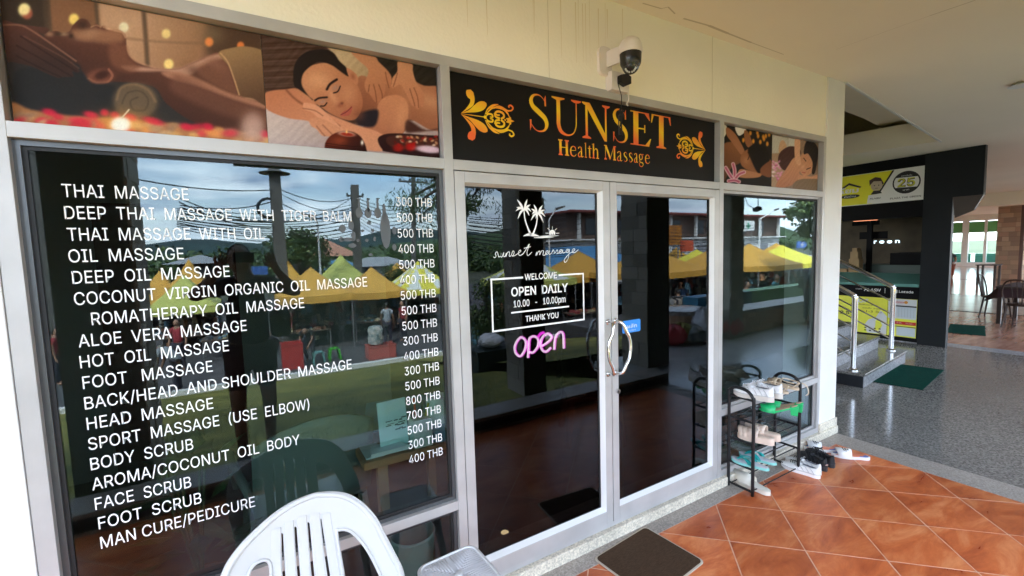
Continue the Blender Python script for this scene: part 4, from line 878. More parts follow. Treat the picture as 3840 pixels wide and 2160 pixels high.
# ================================================================== SECURITY CAMERA and its box
def at0(o, loc): o.location = -Vector(loc); return o
CAMW = mat('camera_shell', (.74, .68, .64), .35); CAMB = mat('camera_black', (.014, .014, .013), .25); CAMD = mat('camera_dome', (.022, .022, .02), .12, coat=.5)
LEDW = mat('led_glass', (.45, .45, .42), .2)
loc = Vector((2.0, .012, 2.84)); sc_ = empty('security_camera', 'white dome security camera with black turret on the cream wall above the name board', 'security camera', loc)
CX, CY, CZ = .032, -.150, .0                                            # centre of the head relative to loc
cc = P(2230+650/4.83, 120+420/4.83, 1, -.14)
hc = Vector((cc.x, -.14, cc.z))-loc
mb = MB(); mb.prism([(a, b) for a, b in rrect(-.045, -.075, .045, .075, .03)], (hc.x-.055, 0, hc.z+.01), FX, FZ, (0, -1, 0), .022)
mb.build('wall_bracket', CAMW, sc_, smooth=True)
mb = MB(); mb.prism([(-.02, -.045), (.012, -.035), (.012, .055), (-.02, .04)], (hc.x-.03, -.02, hc.z+.02), (1, 0, 0), FZ, (.30, -1, .05), .10); mb.build('arm', CAMW, sc_, bevel=.004)
prof = [(.004, .092), (.025, .088), (.045, .075), (.058, .052), (.062, .025), (.062, .012), (.059, .006)]
MB().lathe([(r, z) for r, z in prof], hc+Vector((0, 0, .0)), 28).build('shell', CAMW, sc_, smooth=True)
MB().lathe([(.057, .006), (.056, -.02), (.054, -.045), (.045, -.062), (.03, -.066), (.01, -.068)], hc, 28).build('turret', CAMB, sc_, smooth=True)
ld = (CAM-(loc+hc)).normalized(); ld = (ld+Vector((0, 0, -.12))).normalized()
bc = hc+Vector((0, 0, -.052))
mb = MB(); mb.grid(lambda u, v: bc+Vector((.046*math.sin(v*math.pi)*math.cos(u*2*math.pi), .046*math.sin(v*math.pi)*math.sin(u*2*math.pi), .046*math.cos(v*math.pi))), 24, 14, True)
mb.build('lens_ball', CAMD, sc_, smooth='all')
rt = ld.cross(Vector((0, 0, 1))).normalized(); upv = rt.cross(ld)
for k in range(8):
    a = math.radians(-155+k*130/7) if True else 0
    a = math.radians([200, 215, 232, 255, 285, 308, 325, 340][k])
    c_ = bc+ld*.041+rt*.027*math.cos(a)+upv*.027*math.sin(a)
    o = MB().lathe([(.0052, -.002), (.0052, .0045), (.002, .006)], (0, 0, 0), 10).build('led', LEDW, sc_, smooth=True)
    o.rotation_euler = ld.to_track_quat('Z', 'Y').to_euler(); o.location = c_
o = MB().lathe([(.015, 0), (.015, .006), (.012, .008)], (0, 0, 0), 20).build('lens', CAMB, sc_, smooth=True); o.rotation_euler = ld.to_track_quat('Z', 'Y').to_euler(); o.location = bc+ld*.040
b0 = P(2230+345/4.83, 120+900/4.83, 1, -.03); jb = empty('junction_box', 'small white plastic box under the security camera, dangling a loose wire hook', 'junction box', (b0.x, .012, b0.z)); jl = Vector(jb.location)
MB().box((-.022, -.05, -.045), (.11, 0, .055)).build('box', CAMW, jb, bevel=.003)
MB().tube(cat_rom([(.108, -.045, -.045), (.106, -.05, -.075), (.098, -.052, -.095), (.09, -.05, -.11), (.10, -.05, -.118)], 5), .0035, 8).build('hook', CAMW, jb, smooth=True)
hexp = [(-.038, -.022), (.004, -.036), (.040, -.020), (.040, .018), (.008, .030), (-.038, .016)]
ap = empty('power_adapter', 'black plug adapter stuck to the white box, its thin cable hanging over the sign', 'adapter', (b0.x+.055, -.038, b0.z+.012))
MB().prism(hexp, (0, -.002, 0), FX, FZ, (0, -1, 0), .03).build('body', BLACKM, ap, bevel=.002)
MB().tube(cat_rom([(-.036, -.012, -.002), (-.05, -.02, -.03), (-.046, -.03, -.07), (-.034, -.03, -.11), (-.034, -.02, -.19)], 6), .0026, 6).build('cable', BLACKM, ap, smooth=True)
tn = MB(); r2 = random.Random(2)
for k in range(5): tn.tube(cat_rom([(-.034+r2.uniform(-.012, .03), -.012+r2.uniform(-.01, .0), -.185+r2.uniform(-.02, .02)) for _ in range(5)]+[(-.04+r2.uniform(-.02, .03), -.008, -.26-r2.uniform(0, .04))], 4), .003, 5)
tn.build('cable_knot', BLACKM, ap, smooth=True)
# ================================================================== WHITE PLASTIC CHAIR (back to the window)
ch = empty('plastic_chair', 'white moulded plastic chair with slotted back, in front of the big pane', 'chair', (.17, -.50, 0), 0)
cl = Vector(ch.location)
cc7 = crop(700, 1700, 2.1467)
def yb(z): return -.235-.22*(.90-z)                                     # leaning back plane
def BP(a, b):                                                           # photo point on the leaning back
    d = _fw*F_PX+C_R*(cc7(a, b)[0]-1920)+C_U*(1080-cc7(a, b)[1]); t = .5
    for _ in range(30):
        p_ = CAM+d*t; t *= (yb(p_.z)-CAM.y)/(p_.y-CAM.y)
    return CAM+d*t
outer = [(262, 1000), (290, 900), (340, 808), (430, 700), (540, 600), (690, 480), (850, 385), (1000, 328), (1120, 306), (1230, 306), (1330, 330), (1430, 395), (1520, 495), (1580, 610), (1650, 745), (1712, 870), (1742, 1000)]
op = [BP(a, b) for a, b in outer]
cxm = (op[0].x+op[-1].x)/2
def shell_pts(pts, off): return [(p.x-cl.x, yb(p.z)-cl.y+off, p.z-cl.z) for p in pts]
# continue the outline down to the seat
bl, br = op[0], op[-1]
low = [Vector((bl.x-.012, 0, .62)), Vector((bl.x+.005, 0, .44))]; lowr = [Vector((br.x+.01, 0, .44)), Vector((br.x+.012, 0, .50))]
outl = [low[1], low[0]]+op+[lowr[1], lowr[0]]
holeL = [(680, 1000), (676, 900), (660, 850), (620, 832), (560, 850), (510, 900), (480, 1000)]
holeR = [(1262, 1000), (1205, 640), (1225, 605), (1290, 604), (1350, 640), (1430, 730), (1500, 850), (1570, 1000)]
bm = bmesh.new()
def loop_edges(pts):
    vs = [bm.verts.new((p.x-cl.x, 0, p.z)) for p in pts]; return [bm.edges.new((vs[i], vs[(i+1) % len(vs)])) for i in range(len(vs))]
es = loop_edges(cat_rom([tuple(p) for p in outl], 4))
def hole(pts, zlow=None, curve=True):
    q = [BP(a, b) for a, b in pts]
    if zlow:
        q = q+[Vector((q[-1].x+(.0), 0, zlow)), Vector((q[0].x, 0, zlow))]
    return loop_edges([Vector((p.x, 0, p.z)) for p in q])
es += hole(holeL, .47); es += hole(holeR, .47)
for (xt, yt, xb_) in ((762, 630, 782), (872, 583, 903), (977, 550, 1018), (1081, 522, 1146)):
    es += hole([(xb_-12, 1000), (xt-10, yt+12), (xt, yt), (xt+12, yt+12), (xb_+12, 1000)], .50)
bmesh.ops.triangle_fill(bm, use_beauty=True, edges=es)
bmesh.ops.subdivide_edges(bm, edges=[e for e in bm.edges if e.calc_length() > .05], cuts=2, use_grid_fill=False)
bmesh.ops.triangulate(bm, faces=bm.faces)
xm = (op[0].x+op[-1].x)/2-cl.x; hw = (op[-1].x-op[0].x)/2
for v in bm.verts: v.co.y = yb(v.co.z)-cl.y-.045*min(1.2, ((v.co.x-xm)/hw)**2)
me = bpy.data.meshes.new('backrest'); bm.to_mesh(me); bm.free(); me.materials.append(WPLAS)
bk = link('backrest', me, ch)
sol = bk.modifiers.new('solid', 'SOLIDIFY'); sol.thickness = .010; sol.offset = 0
bv = bk.modifiers.new('bevel', 'BEVEL'); bv.width = .0028; bv.segments = 2; bv.angle_limit = math.radians(50)
for p_ in me.polygons: p_.use_smooth = True
me.set_sharp_from_angle(angle=math.radians(50))
def onback(p, off=0.): x = p.x-cl.x; return (x, yb(p.z)-cl.y-.045*min(1.2, ((x-xm)/hw)**2)+off, p.z)
rim = [Vector((p.x, 0, p.z)) for p in outl]
inn = cat_rom([tuple(Vector((p.x-(.012 if p.x > cxm else -.012), 0, p.z-.006))) for p in rim], 5)
MB().tube([onback(p, -.004) for p in inn], .0095, 8).build('rolled_rim', WPLAS, ch, smooth='all')
# raised ribs either side of the slots and the swept side arches
for a, b in (((690, 575), (640+50, 1000)), ((745, 560), (765, 1000)),):
    pass
for xt, yt, xb_ in ((715, 590, 722), (818, 540, 842), (925, 500, 960), (1030, 480, 1082), (1118, 475, 1200)):
    m_ = MB(); pl_ = [BP(xt, yt), BP((xt+xb_)/2, (yt+1000)/2), BP(xb_, 1000)]; pl_.append(Vector((pl_[-1].x+.01, 0, .47)))
    pts = [onback(p, -.008) for p in pl_]; w_ = .017
    m_.add([(x-w_, y+.006, z) for x, y, z in pts]+[(x-w_*.75, y, z) for x, y, z in pts]+[(x+w_*.75, y, z) for x, y, z in pts]+[(x+w_, y+.006, z) for x, y, z in pts], [(r*4+i, r*4+i+1, (r+1)*4+i+1, (r+1)*4+i) for r in range(3) for i in range(3)])
    m_.build('slat', WPLAS, ch, smooth=True)
for hp in (holeL, holeR):
    pts = [onback(BP(a, b), -.005) for a, b in hp]; MB().tube(cat_rom(pts, 4), .006, 6).build('opening_rim', WPLAS, ch, smooth='all')
# seat, arms and legs
z0 = .435; sx0, sx1 = op[0].x-cl.x+.01, op[-1].x-cl.x-.01; syb = yb(.44)-cl.y-.01
st_ = MB(); st_.grid(lambda u, v: (sx0+.02+(sx1-sx0-.04)*u+(.5-u)*.03*(1-v), syb-.42+.42*v, z0-.012*math.sin(math.pi*u)+.012*(1-v)), 9, 9)
o = st_.build('seat', WPLAS, ch, smooth='all'); s_ = o.modifiers.new('solid', 'SOLIDIFY'); s_.thickness = .008
for sg_, sx in ((-1, sx0), (1, sx1)):
    m_ = MB(); m_.tube(cat_rom([(sx-sg_*.01, syb+.0, .50), (sx-sg_*.01, syb-.08, .56), (sx-sg_*.01, syb-.25, .57), (sx-sg_*.01, syb-.38, .56), (sx-sg_*.01, syb-.42, .52), (sx-sg_*.01, syb-.43, .44)], 5), .015, 8); m_.build('armrest', WPLAS, ch, smooth='all')
    for yy, yo in ((syb-.40, -.03), (syb-.02, .10)):
        MB().tube([(sx*.93, yy, .43), (sx+sg_*.02, yy+yo, 0)], [.026, .015], 8).build('leg', WPLAS, ch, smooth=True)
# ================================================================== WHITE STOOL with ribbed top
STM = mat('stool_plastic', (.62, .62, .64), .6, spec=.3)
stl = empty('plastic_stool', 'white plastic stool with chevron ribbed top at the bottom edge, beside the chair', 'stool', (.66, -.285, 0), math.radians(3))
zt = .42; hs_ = .142
MB().prism(rrect(-hs_, -hs_, hs_, hs_, .05, 6), (0, 0, zt-.03), (1, 0, 0), (0, 1, 0), (0, 0, 1), .027).build('top', STM, stl, bevel=.003, smooth=False)
rp = [(a, b, zt-.002) for a, b in rrect(-hs_+.012, -hs_+.012, hs_-.012, hs_-.012, .042, 6)]
MB().tube(rp, .0045, 6, close=True).build('rim', PW, stl, smooth='all')
rb = MB()
for q in range(4):
    R_ = Matrix.Rotation(q*math.pi/2, 3, 'Z')
    for k in range(1, 11):
        d = .012*k
        a_ = R_ @ Vector((d*.1+.002, d+.004, zt-.0025)); e_ = hs_-.022
        if d < e_-.01:
            p0 = R_ @ Vector((.004, d, zt-.002)); p1 = R_ @ Vector((min(e_, .115)*.0+d*0+e_-.0, d, zt-.002))
            p0 = R_ @ Vector((d, d, zt-.0068)); rb.tube([p0, R_ @ Vector((e_-max(0, d-.09), d, zt-.0068))], .0054, 6)
            rb.tube([p0, R_ @ Vector((d, e_-max(0, d-.09), zt-.0068))], .0054, 6)
rb.build('rib', STM, stl, smooth='all').__setitem__('kind', 'stuff')
MB().lathe([(.017, 0), (.015, .005), (.006, .0075)], (0, 0, zt-.003), 16).build('boss', WPLAS, stl, smooth=True)
for sx in (-1, 1):
    for sy in (-1, 1): MB().tube([(sx*.10, sy*.10, zt-.03), (sx*.15, sy*.15, 0)], [.022, .017], 8).build('leg', WPLAS, stl, smooth=True)
# ================================================================== DOORMAT
dm_ = empty('doormat', 'dark brown ribbed doormat with a beige edge, skewed before the doors', 'doormat', (1.80, -.22, .002))
cm = crop(2100, 1700, 3.15); A_, B_, C_ = P(*cm(1020, 868), 2, .008), P(*cm(1612, 1212), 2, .008), P(*cm(440, 1275), 2, .008)
ux_ = (B_-A_); vy_ = (C_-A_); lx, ly = ux_.length, vy_.length; ux_.normalize(); vy_ = (vy_-ux_*ux_.dot(vy_)).normalized()
ctr = A_+ux_*.19+vy_*ly/2; dm_.location = (ctr.x, ctr.y, .0015)
MATE = mat('mat_edge', (.52, .45, .36), .9, spec=.1, bump=.4, bscale=200); MATC = mat('mat_pile', (.085, .052, .032), .95, spec=.03, var=.25, vscale=60, bump=.6, bscale=300, stretch=(1, 8, 1))
uxl, vyl = Vector((ux_.x, ux_.y, 0)), Vector((vy_.x, vy_.y, 0)); hl = .30 if lx < .5 else lx/2; hl = .20
L2 = ly/2
MB().prism(rrect(-hl, -L2, hl, L2, .03, 5), (0, 0, 0), uxl, vyl, FZ, .006).build('edging', MATE, dm_, bevel=.002)
MB().prism(rrect(-hl+.011, -L2+.011, hl-.011, L2-.011, .024, 5), (0, 0, .006), uxl, vyl, FZ, .003).build('pile', MATC, dm_)
# ================================================================== SHOE RACK
rk = empty('shoe_rack', 'black metal shoe rack standing in front of the right window', 'shoe rack', (3.18, -.11, 0)); rl = Vector(rk.location)
x0r, x1r, yf, ybk = 2.888, 3.485, -.205, -.026
for x in (x0r, x1r):
    MB().tube(cat_rom([(x-rl.x, yf-rl.y, 0), (x-rl.x, yf-rl.y, .35), (x-rl.x, yf-rl.y, .66), (x-rl.x, yf-rl.y+.008, .695), (x-rl.x, yf-rl.y+.05, .735), (x-rl.x, ybk-rl.y-.05, .742), (x-rl.x, ybk-rl.y-.006, .715), (x-rl.x, ybk-rl.y, .68), (x-rl.x, ybk-rl.y, .35), (x-rl.x, ybk-rl.y, .002)], 5), .0112, 10).build('side_frame', BLACKM, rk, smooth='all')
SHZ = (.675, .520, .366, .187, .028)
for z in SHZ:
    for x in (x0r, x1r): MB().tube([(x-rl.x, yf-rl.y, z), (x-rl.x, ybk-rl.y, z)], .0085, 8).build('cross_bar', BLACKM, rk, smooth=True)
    for y in (yf+.02, (yf+ybk)/2, ybk-.02) if z > .05 else (yf+.01, ybk-.02):
        MB().tube([(x0r-rl.x, y-rl.y, z), (x1r-rl.x, y-rl.y, z)], .0042, 7).build('shelf_rod', BLACKM, rk, smooth=True)
# ================================================================== SHOES
def foot_outline(Ln, Wd, n=22):
    """u along the length 0 heel .. 1 toe; half widths on the two sides"""
    o_ = []
    for k in range(n):
        t = k/(n-1); u = t
        w_ = Wd/2*(.60*math.sqrt(max(0, 1-((u-.17)/.17)**2)) if u < .17 else (.60+.40*(.5-.5*math.cos(math.pi*min(1, (u-.17)/.5)))) if u < .68 else math.sqrt(max(0, 1-((u-.68)/.32)**2)))
        o_.append((u*Ln, w_))
    return o_
def sole(mb, Ln, Wd, z0f, th, topf=None, bow=.0):
    o_ = foot_outline(Ln, Wd); n = len(o_); ring = [(u, w_+bow*math.sin(math.pi*u/Ln)) for u, w_ in o_]+[(u, -w_+bow*math.sin(math.pi*u/Ln)) for u, w_ in reversed(o_[1:-1])]
    b = [(u, w_, z0f(u/Ln)) for u, w_ in ring]; t = [(u, w_, z0f(u/Ln)+(topf(u/Ln) if topf else th)) for u, w_ in ring]
    ti = [(u*.985+.004, w_*.94, z+.0012) for u, w_, z in t]; N = len(ring)
    fs = [tuple(reversed(range(N)))]+[(i, (i+1) % N, N+(i+1) % N, N+i) for i in range(N)]+[(N+i, N+(i+1) % N, 2*N+(i+1) % N, 2*N+i) for i in range(N)]+[tuple(range(2*N, 3*N))]
    mb.add(b+t+ti, fs); return mb
def place(o, toe, heel, z, tilt=0., roll=0.):
    toe, heel = Vector((*toe, 0)), Vector((*heel, 0)); d = toe-heel; o.location = (heel.x, heel.y, z); o.rotation_euler = (roll, -tilt, math.atan2(d.y, d.x)); return d.length
def strap(mb, Ln, Wd, u0, u1, h, th=.004, zb=.02, n=12, sink=.006):
    """broad band arching over the foot between lengths u0..u1"""
    rings = []
    for k, u in enumerate((u0, (u0+u1)/2, u1)):
        w_ = [q for q in foot_outline(Ln, Wd, 60) if abs(q[0]-u*Ln) < Ln/50][0][1]
        rings.append([(u*Ln+.012*math.sin(math.pi*i/n)*(1 if k == 2 else -.3), w_*1.02*math.cos(math.pi*i/n), zb-sink+(h+sink)*math.sin(math.pi*i/n)**.75) for i in range(n+1)])
    for off in (0, 1):
        pass
    vs = [v for r in rings for v in r]; inn_ = [(x, y*.94, z-th) for x, y, z in vs]; m = n+1; N = len(vs)
    fs = []
    for r in range(2):
        for i in range(n): a = r*m+i; fs += [(a, a+1, a+m+1, a+m), (N+a, N+a+m, N+a+m+1, N+a+1)]
    for i in range(n): fs += [(i, N+i, N+i+1, i+1), (2*m+i, 2*m+i+1, N+2*m+i+1, N+2*m+i)]
    mb.add(vs+inn_, fs); return mb
def slide_shoe(label, Ln, Wd, cs, cst, toe, heel, z, plat=.02, hh=.045, thf=None, group=None, tilt=0., u=(.42, .80), foot_c=None, rib=0):
    r = empty('slide_sandal', label, 'sandal', (0, 0, 0), group=group); place(r, toe, heel, z, tilt)
    sole(MB(), Ln, Wd, lambda t: 0, plat, thf).build('sole', cs, r, smooth=True)
    zt_ = (thf(.6) if thf else plat)
    if foot_c: sole(MB(), Ln*.94, Wd*.88, lambda t: (thf(t) if thf else plat)+.0006, .0012).build('footbed', foot_c, r, smooth=True).location = (Ln*.03, 0, 0)
    if rib:
        for k in range(rib):
            a = u[0]+(u[1]-u[0])*k/rib; strap(MB(), Ln, Wd, a, a+(u[1]-u[0])/rib*.96, hh-.006*k/rib, zb=zt_).build('strap', cst, r, smooth='all')
    else: strap(MB(), Ln, Wd, u[0], u[1], hh, zb=zt_).build('strap', cst, r, smooth='all')
    return r
def sneaker(label, Ln, Wd, H_, cu, cso, cin, clace, toe, heel, z, group=None, mesh=False, chunky=.028, tilt=0., accent=None):
    r = empty('sneaker', label, 'shoe', (0, 0, 0), group=group); place(r, toe, heel, z, tilt)
    sole(MB(), Ln, Wd, lambda t: .012*max(0, t-.8)/.2, chunky, lambda t: chunky*(1.15-.35*t)).build('sole', cso, r, smooth=True)
    sl_ = foot_outline(Ln, Wd*1.0, 18); MB().tube([(u, w_, chunky*(1.10-.33*u/Ln)) for u, w_ in sl_]+[(u, -w_, chunky*(1.10-.33*u/Ln)) for u, w_ in reversed(sl_[1:-1])], .0022, 5, close=True).build('welt', WELT if cu is not SBLK else SBLK2, r, smooth='all')
    for sgn in (-1, 1):
        for k_ in range(4):
            uu_ = .12+.12*k_; ww_ = [q for q in foot_outline(Ln, Wd, 60) if abs(q[0]-uu_*Ln) < Ln/50][0][1]; MB().tube([(uu_*Ln, sgn*ww_*1.0, chunky*1.1), (uu_*Ln+.012, sgn*ww_*.97, chunky+H_*.30), (uu_*Ln+.030, sgn*ww_*.84, chunky+H_*.55)], .0022, 5).build('seam', WELT if cu is not SBLK else SBLK2, r, smooth='all')
    # upper: stations along the shoe
    N, K = 22, 13; vs = []
    def hgt(u): return H_*(.92+.08*math.cos(u*9)) if u < .16 else (H_*(.80) if u < .42 else H_*(.80-.50*((u-.42)/.58)**.8)) if u < 1 else .02
    fo = foot_outline(Ln, Wd*.95, 200)
    for i in range(N):
        u = .02+.965*i/(N-1); w_ = max(.004, fo[min(199, int(u*199))][1]); zb_ = chunky*(1.1-.35*u); op_ = 1 if .07 < u < .50 else 0
        hh_ = H_*(.95-.25*min(1, u/.3)) if u < .30 else H_*.74 if u < .52 else H_*(.74-.42*((u-.52)/.48)**.9)
        if u > .93: hh_ *= 1-.5*(u-.93)/.07
        for k in range(K):
            a = math.pi*k/(K-1); cy_ = math.cos(a); sz = math.sin(a)
            if op_: 
                lim = .30; sz_ = min(sz, .92); yy = w_*cy_*(1-.25*sz); zz = hh_*sz_
                if abs(cy_) < lim: zz = hh_*.55; yy = w_*cy_*.8
            else: yy = w_*cy_*(1-.12*sz); zz = hh_*sz**.8
            vs.append((u*Ln, yy, zb_+zz-.004))
    fs = [(i*K+k, i*K+k+1, (i+1)*K+k+1, (i+1)*K+k) for i in range(N-1) for k in range(K-1)]+[tuple(range(K)), tuple((N-1)*K+k for k in reversed(range(K)))]
    o = MB().add(vs, fs).build('upper', cu, r, smooth='all'); ss = o.modifiers.new('sub', 'SUBSURF'); ss.levels = 1; ss.render_levels = 1
    # dark inside of the collar and the tongue
    MB().grid(lambda u, v: (Ln*(.09+.34*u), Wd*.26*(v-.5)*(1-.2*u), chunky+H_*.60), 5, 4).build('insole', cin, r)
    MB().grid(lambda u, v: (Ln*(.46+.18*u)-.0, Wd*.32*(v-.5), chunky+H_*(1.0-.40*u)-.010*abs(v-.5)*2), 5, 5).build('tongue', cu, r, smooth='all')
    for k in range(5):
        u = .50+.055*k; zz = chunky*(.9)+H_*(.80-.42*max(0, (u-.50)/.5))+.002
        MB().tube([(u*Ln, -Wd*.20, zz-.010), (u*Ln+.005, 0, zz+.004), (u*Ln, Wd*.20, zz-.010)], .0026, 6).build('lace', clace, r, smooth=True)
    bw = MB()
    for sgn in (-1, 1): bw.tube(cat_rom([(.50*Ln, 0, chunky+H_*.84), (.52*Ln, sgn*.02, chunky+H_*.92), (.56*Ln, sgn*.035, chunky+H_*.80), (.53*Ln, sgn*.012, chunky+H_*.80)], 4), .002, 5)
    bw.build('bow', clace, r, smooth=True)
    if accent:
        for sgn in (-1, 1):
            w_ = fo[100][1]; MB().tube(cat_rom([(.28*Ln, sgn*w_*.98, chunky+H_*.22), (.42*Ln, sgn*w_*1.0, chunky+H_*.46), (.62*Ln, sgn*w_*1.03, chunky+H_*.20), (.80*Ln, sgn*w_*.98, chunky+H_*.16)], 5), .003, 5).build('piping', accent, r, smooth=True)
    return r
SHW = mat('shoe_white', (.80, .80, .80), .6, bump=.5, bscale=160, var=.05, vscale=40); SHW2 = mat('shoe_white_leather', (.80, .79, .77), .4, bump=.1, bscale=60)
WELT = mat('shoe_seam', (.50, .50, .51), .6); SHG = mat('shoe_sole_grey', (.60, .56, .50), .5); INS = mat('insole_grey', (.16, .165, .20), .8); INB = mat('insole_dark', (.02, .02, .022), .8); LACW = mat('lace_white', (.78, .78, .78), .7); LACB = mat('lace_black', (.01, .01, .01), .7)
BEI = mat('beige_rubber', (.68, .54, .44), .5, bump=.1, bscale=50); BEI2 = mat('cream_rubber', (.70, .65, .55), .45); GRN = mat('green_satin', (.01, .42, .13), .35); GRNI = mat('tan_lining', (.60, .42, .30), .6)
TEA = mat('teal_rubber', (.22, .56, .52), .45); TEAD = mat('teal_strap', (.0, .30, .29), .35, coat=.2); GRYF = mat('grey_footbed', (.50, .53, .56), .7); SBLK = mat('shoe_black', (.012, .012, .014), .7, bump=.4, bscale=200); SBLK2 = mat('shoe_black_sole', (.02, .02, .023), .5)
TAN = mat('sandal_tan', (.62, .50, .36), .5)
zs = SHZ[0]+.006
sneaker('white chunky trainer on the top shelf of the rack, nearest the rack corner', .27, .098, .082, SHW, SHG, INS, LACW, (2.915, -.030), (2.955, -.305), zs, 'white trainers on the top shelf', chunky=.034, accent=LACW)
sneaker('white chunky trainer on the top shelf of the rack, beside the beige sandals', .27, .098, .082, SHW, SHG, INS, LACW, (3.035, -.025), (3.070, -.300), zs, 'white trainers on the top shelf', chunky=.034, accent=LACW)
for i, (tx, hx_, lb) in enumerate(((3.19, 3.20, 'beige strappy sandal on the top shelf, next to the white trainer'), (3.35, 3.34, 'beige strappy sandal on the top shelf, its ankle strap hanging over the end'))):
    r = empty('strappy_sandal', lb, 'sandal', (0, 0, 0), group='beige strappy sandals on the top shelf'); place(r, (tx, -.03), (hx_, -.27), zs)
    sole(MB(), .24, .080, lambda t: 0, .016).build('sole', TAN, r, smooth=True)
    for u0, u1, h_ in ((.62, .74, .040), (.80, .88, .026)): strap(MB(), .24, .080, u0, u1, h_, zb=.016).build('strap', TAN, r, smooth='all')
    MB().tube(cat_rom([(.03, .030, .02), (.0, .0, .055), (.03, -.030, .02)], 6), .004, 6).build('heel_strap', TAN, r, smooth=True)
    MB().tube(cat_rom([(.02, -.030, .05), (.09, -.034, .055), (.12, 0, .062), (.09, .034, .055), (.02, .030, .05)], 5), .0042, 6).build('ankle_strap', TAN, r, smooth=True)
    if i: MB().tube(cat_rom([(.0, -.03, .05), (-.03, -.036, .035), (-.045, -.034, -.01), (-.03, -.03, -.035)], 5), .004, 6).build('loose_strap', TAN, r, smooth=True)
# green mules: on the second shelf, heels out over the edge
for i, (t_, h_, lb) in enumerate((((3.06, -.15), (3.155, -.36), 'green heeled mule on the second shelf, the one further in'), ((3.16, -.13), (3.245, -.345), 'green heeled mule on the second shelf, its heel sticking out past the rack end'))):
    r = empty('heeled_mule', lb, 'shoe', (0, 0, 0), group='green heeled mules'); place(r, t_, h_, SHZ[1]+.045)
    zf = lambda t: .058*(1-min(1, t/.62))**1.0 if t < .62 else 0
    sole(MB(), .235, .078, zf, .010).build('sole', GRN, r, smooth=True)
    sole(MB(), .225, .070, lambda t: zf(t)+.0105, .0015).build('footbed', GRNI, r, smooth=True).location = (.004, 0, 0)
    MB().prism([(0, .0), (.052, -.006), (.044, -.062), (.004, -.062)], (.0, -.026, .062), (1, 0, 0), (0, 0, 1), (0, 1, 0), .052).build('heel', GRN, r, bevel=.004)
    strap(MB(), .235, .078, .58, .93, .040, zb=.008).build('strap', GRN, r, smooth='all')
for i, (t_, h_, lb) in enumerate((((2.935, -.06), (2.985, -.295), 'beige ridged platform slide on the middle shelf, nearer the corner post'), ((3.045, -.045), (3.08, -.285), 'beige ridged platform slide on the middle shelf, the farther one'))):
    slide_shoe(lb, .24, .095, BEI, BEI, t_, h_, SHZ[2]+.005, .03, .052, lambda t: .048-.022*t, 'beige platform slides', rib=4, u=(.40, .92), foot_c=BEI)
for i, (t_, h_, lb) in enumerate((((2.905, -.04), (2.955, -.28), 'teal flip flop with wide straps on the lower shelf, in front'), ((3.02, -.03), (3.075, -.265), 'teal flip flop with wide straps on the lower shelf, behind the other'))):
    r = empty('flip_flop', lb, 'sandal', (0, 0, 0), group='teal flip flops'); place(r, t_, h_, SHZ[3]+.008)
    sole(MB(), .25, .092, lambda t: .006*max(0, t-.8)/.2, .016).build('sole', TEA, r, smooth=True); sole(MB(), .242, .085, lambda t: .0165+.006*max(0, t-.8)/.2, .001).build('footbed', GRYF, r, smooth=True).location = (.004, 0, 0)
    for s_ in (-1, 1):
        m_ = MB(); pts = cat_rom([(.205, s_*.004, .022), (.175, s_*.014, .044), (.14, s_*.030, .048), (.115, s_*.043, .034), (.105, s_*.045, .016)], 4); N = len(pts)
        a_ = []; b_ = []
        for k, q in enumerate(pts):
            w_ = .006+.013*math.sin(math.pi*min(1, k/(N-1)*.75)); a_.append((q.x-w_, q.y, q.z)); b_.append((q.x+w_, q.y, q.z))
        m_.add(a_+b_, [(k, k+1, N+k+1, N+k) for k in range(N-1)]); q = m_.build('strap', TEAD, r, smooth='all'); q.modifiers.new('s', 'SOLIDIFY').thickness = .004
slide_shoe('cream closed toe slide on the ground under the rack', .275, .105, BEI2, BEI2, (3.005, -.005), (2.985, -.275), .004, .024, .055, lambda t: .030-.008*t, None, u=(.48, .96), foot_c=BEI2)
sneaker('low white sneaker with black laces by the rack foot, the front one of its pair', .275, .095, .068, SHW2, SHW2, INS, LACB, (3.50, -.075), (3.515, -.345), .0, 'white sneakers with black laces', chunky=.026)
sneaker('low white sneaker with black laces by the rack, half hidden behind its mate', .275, .095, .068, SHW2, SHW2, INS, LACB, (3.605, -.055), (3.575, -.325), .0, 'white sneakers with black laces', chunky=.026)
r = sneaker('black lace up shoe on the tiles with a small silver badge, beside the white sneaker', .285, .105, .082, SBLK, SBLK2, INB, LACB, (3.80, -.05), (3.66, -.32), .0, 'black lace up shoes', chunky=.028)
o = MB().lathe([(.010, -.001), (.010, .001)], (0, 0, 0), 12).build('badge', STEEL, r); o.rotation_euler = (0, math.radians(90), 0); o.location = (-.001, 0, .055); o.scale = (.7, 1.3, 1)
sneaker('black lace up shoe on the tiles between its mate and the striped slides', .285, .105, .082, SBLK, SBLK2, INB, LACB, (3.90, -.06), (3.765, -.325), .0, 'black lace up shoes', chunky=.028)
FLO = mat('floral_print', (.7, .3, .2), .5)
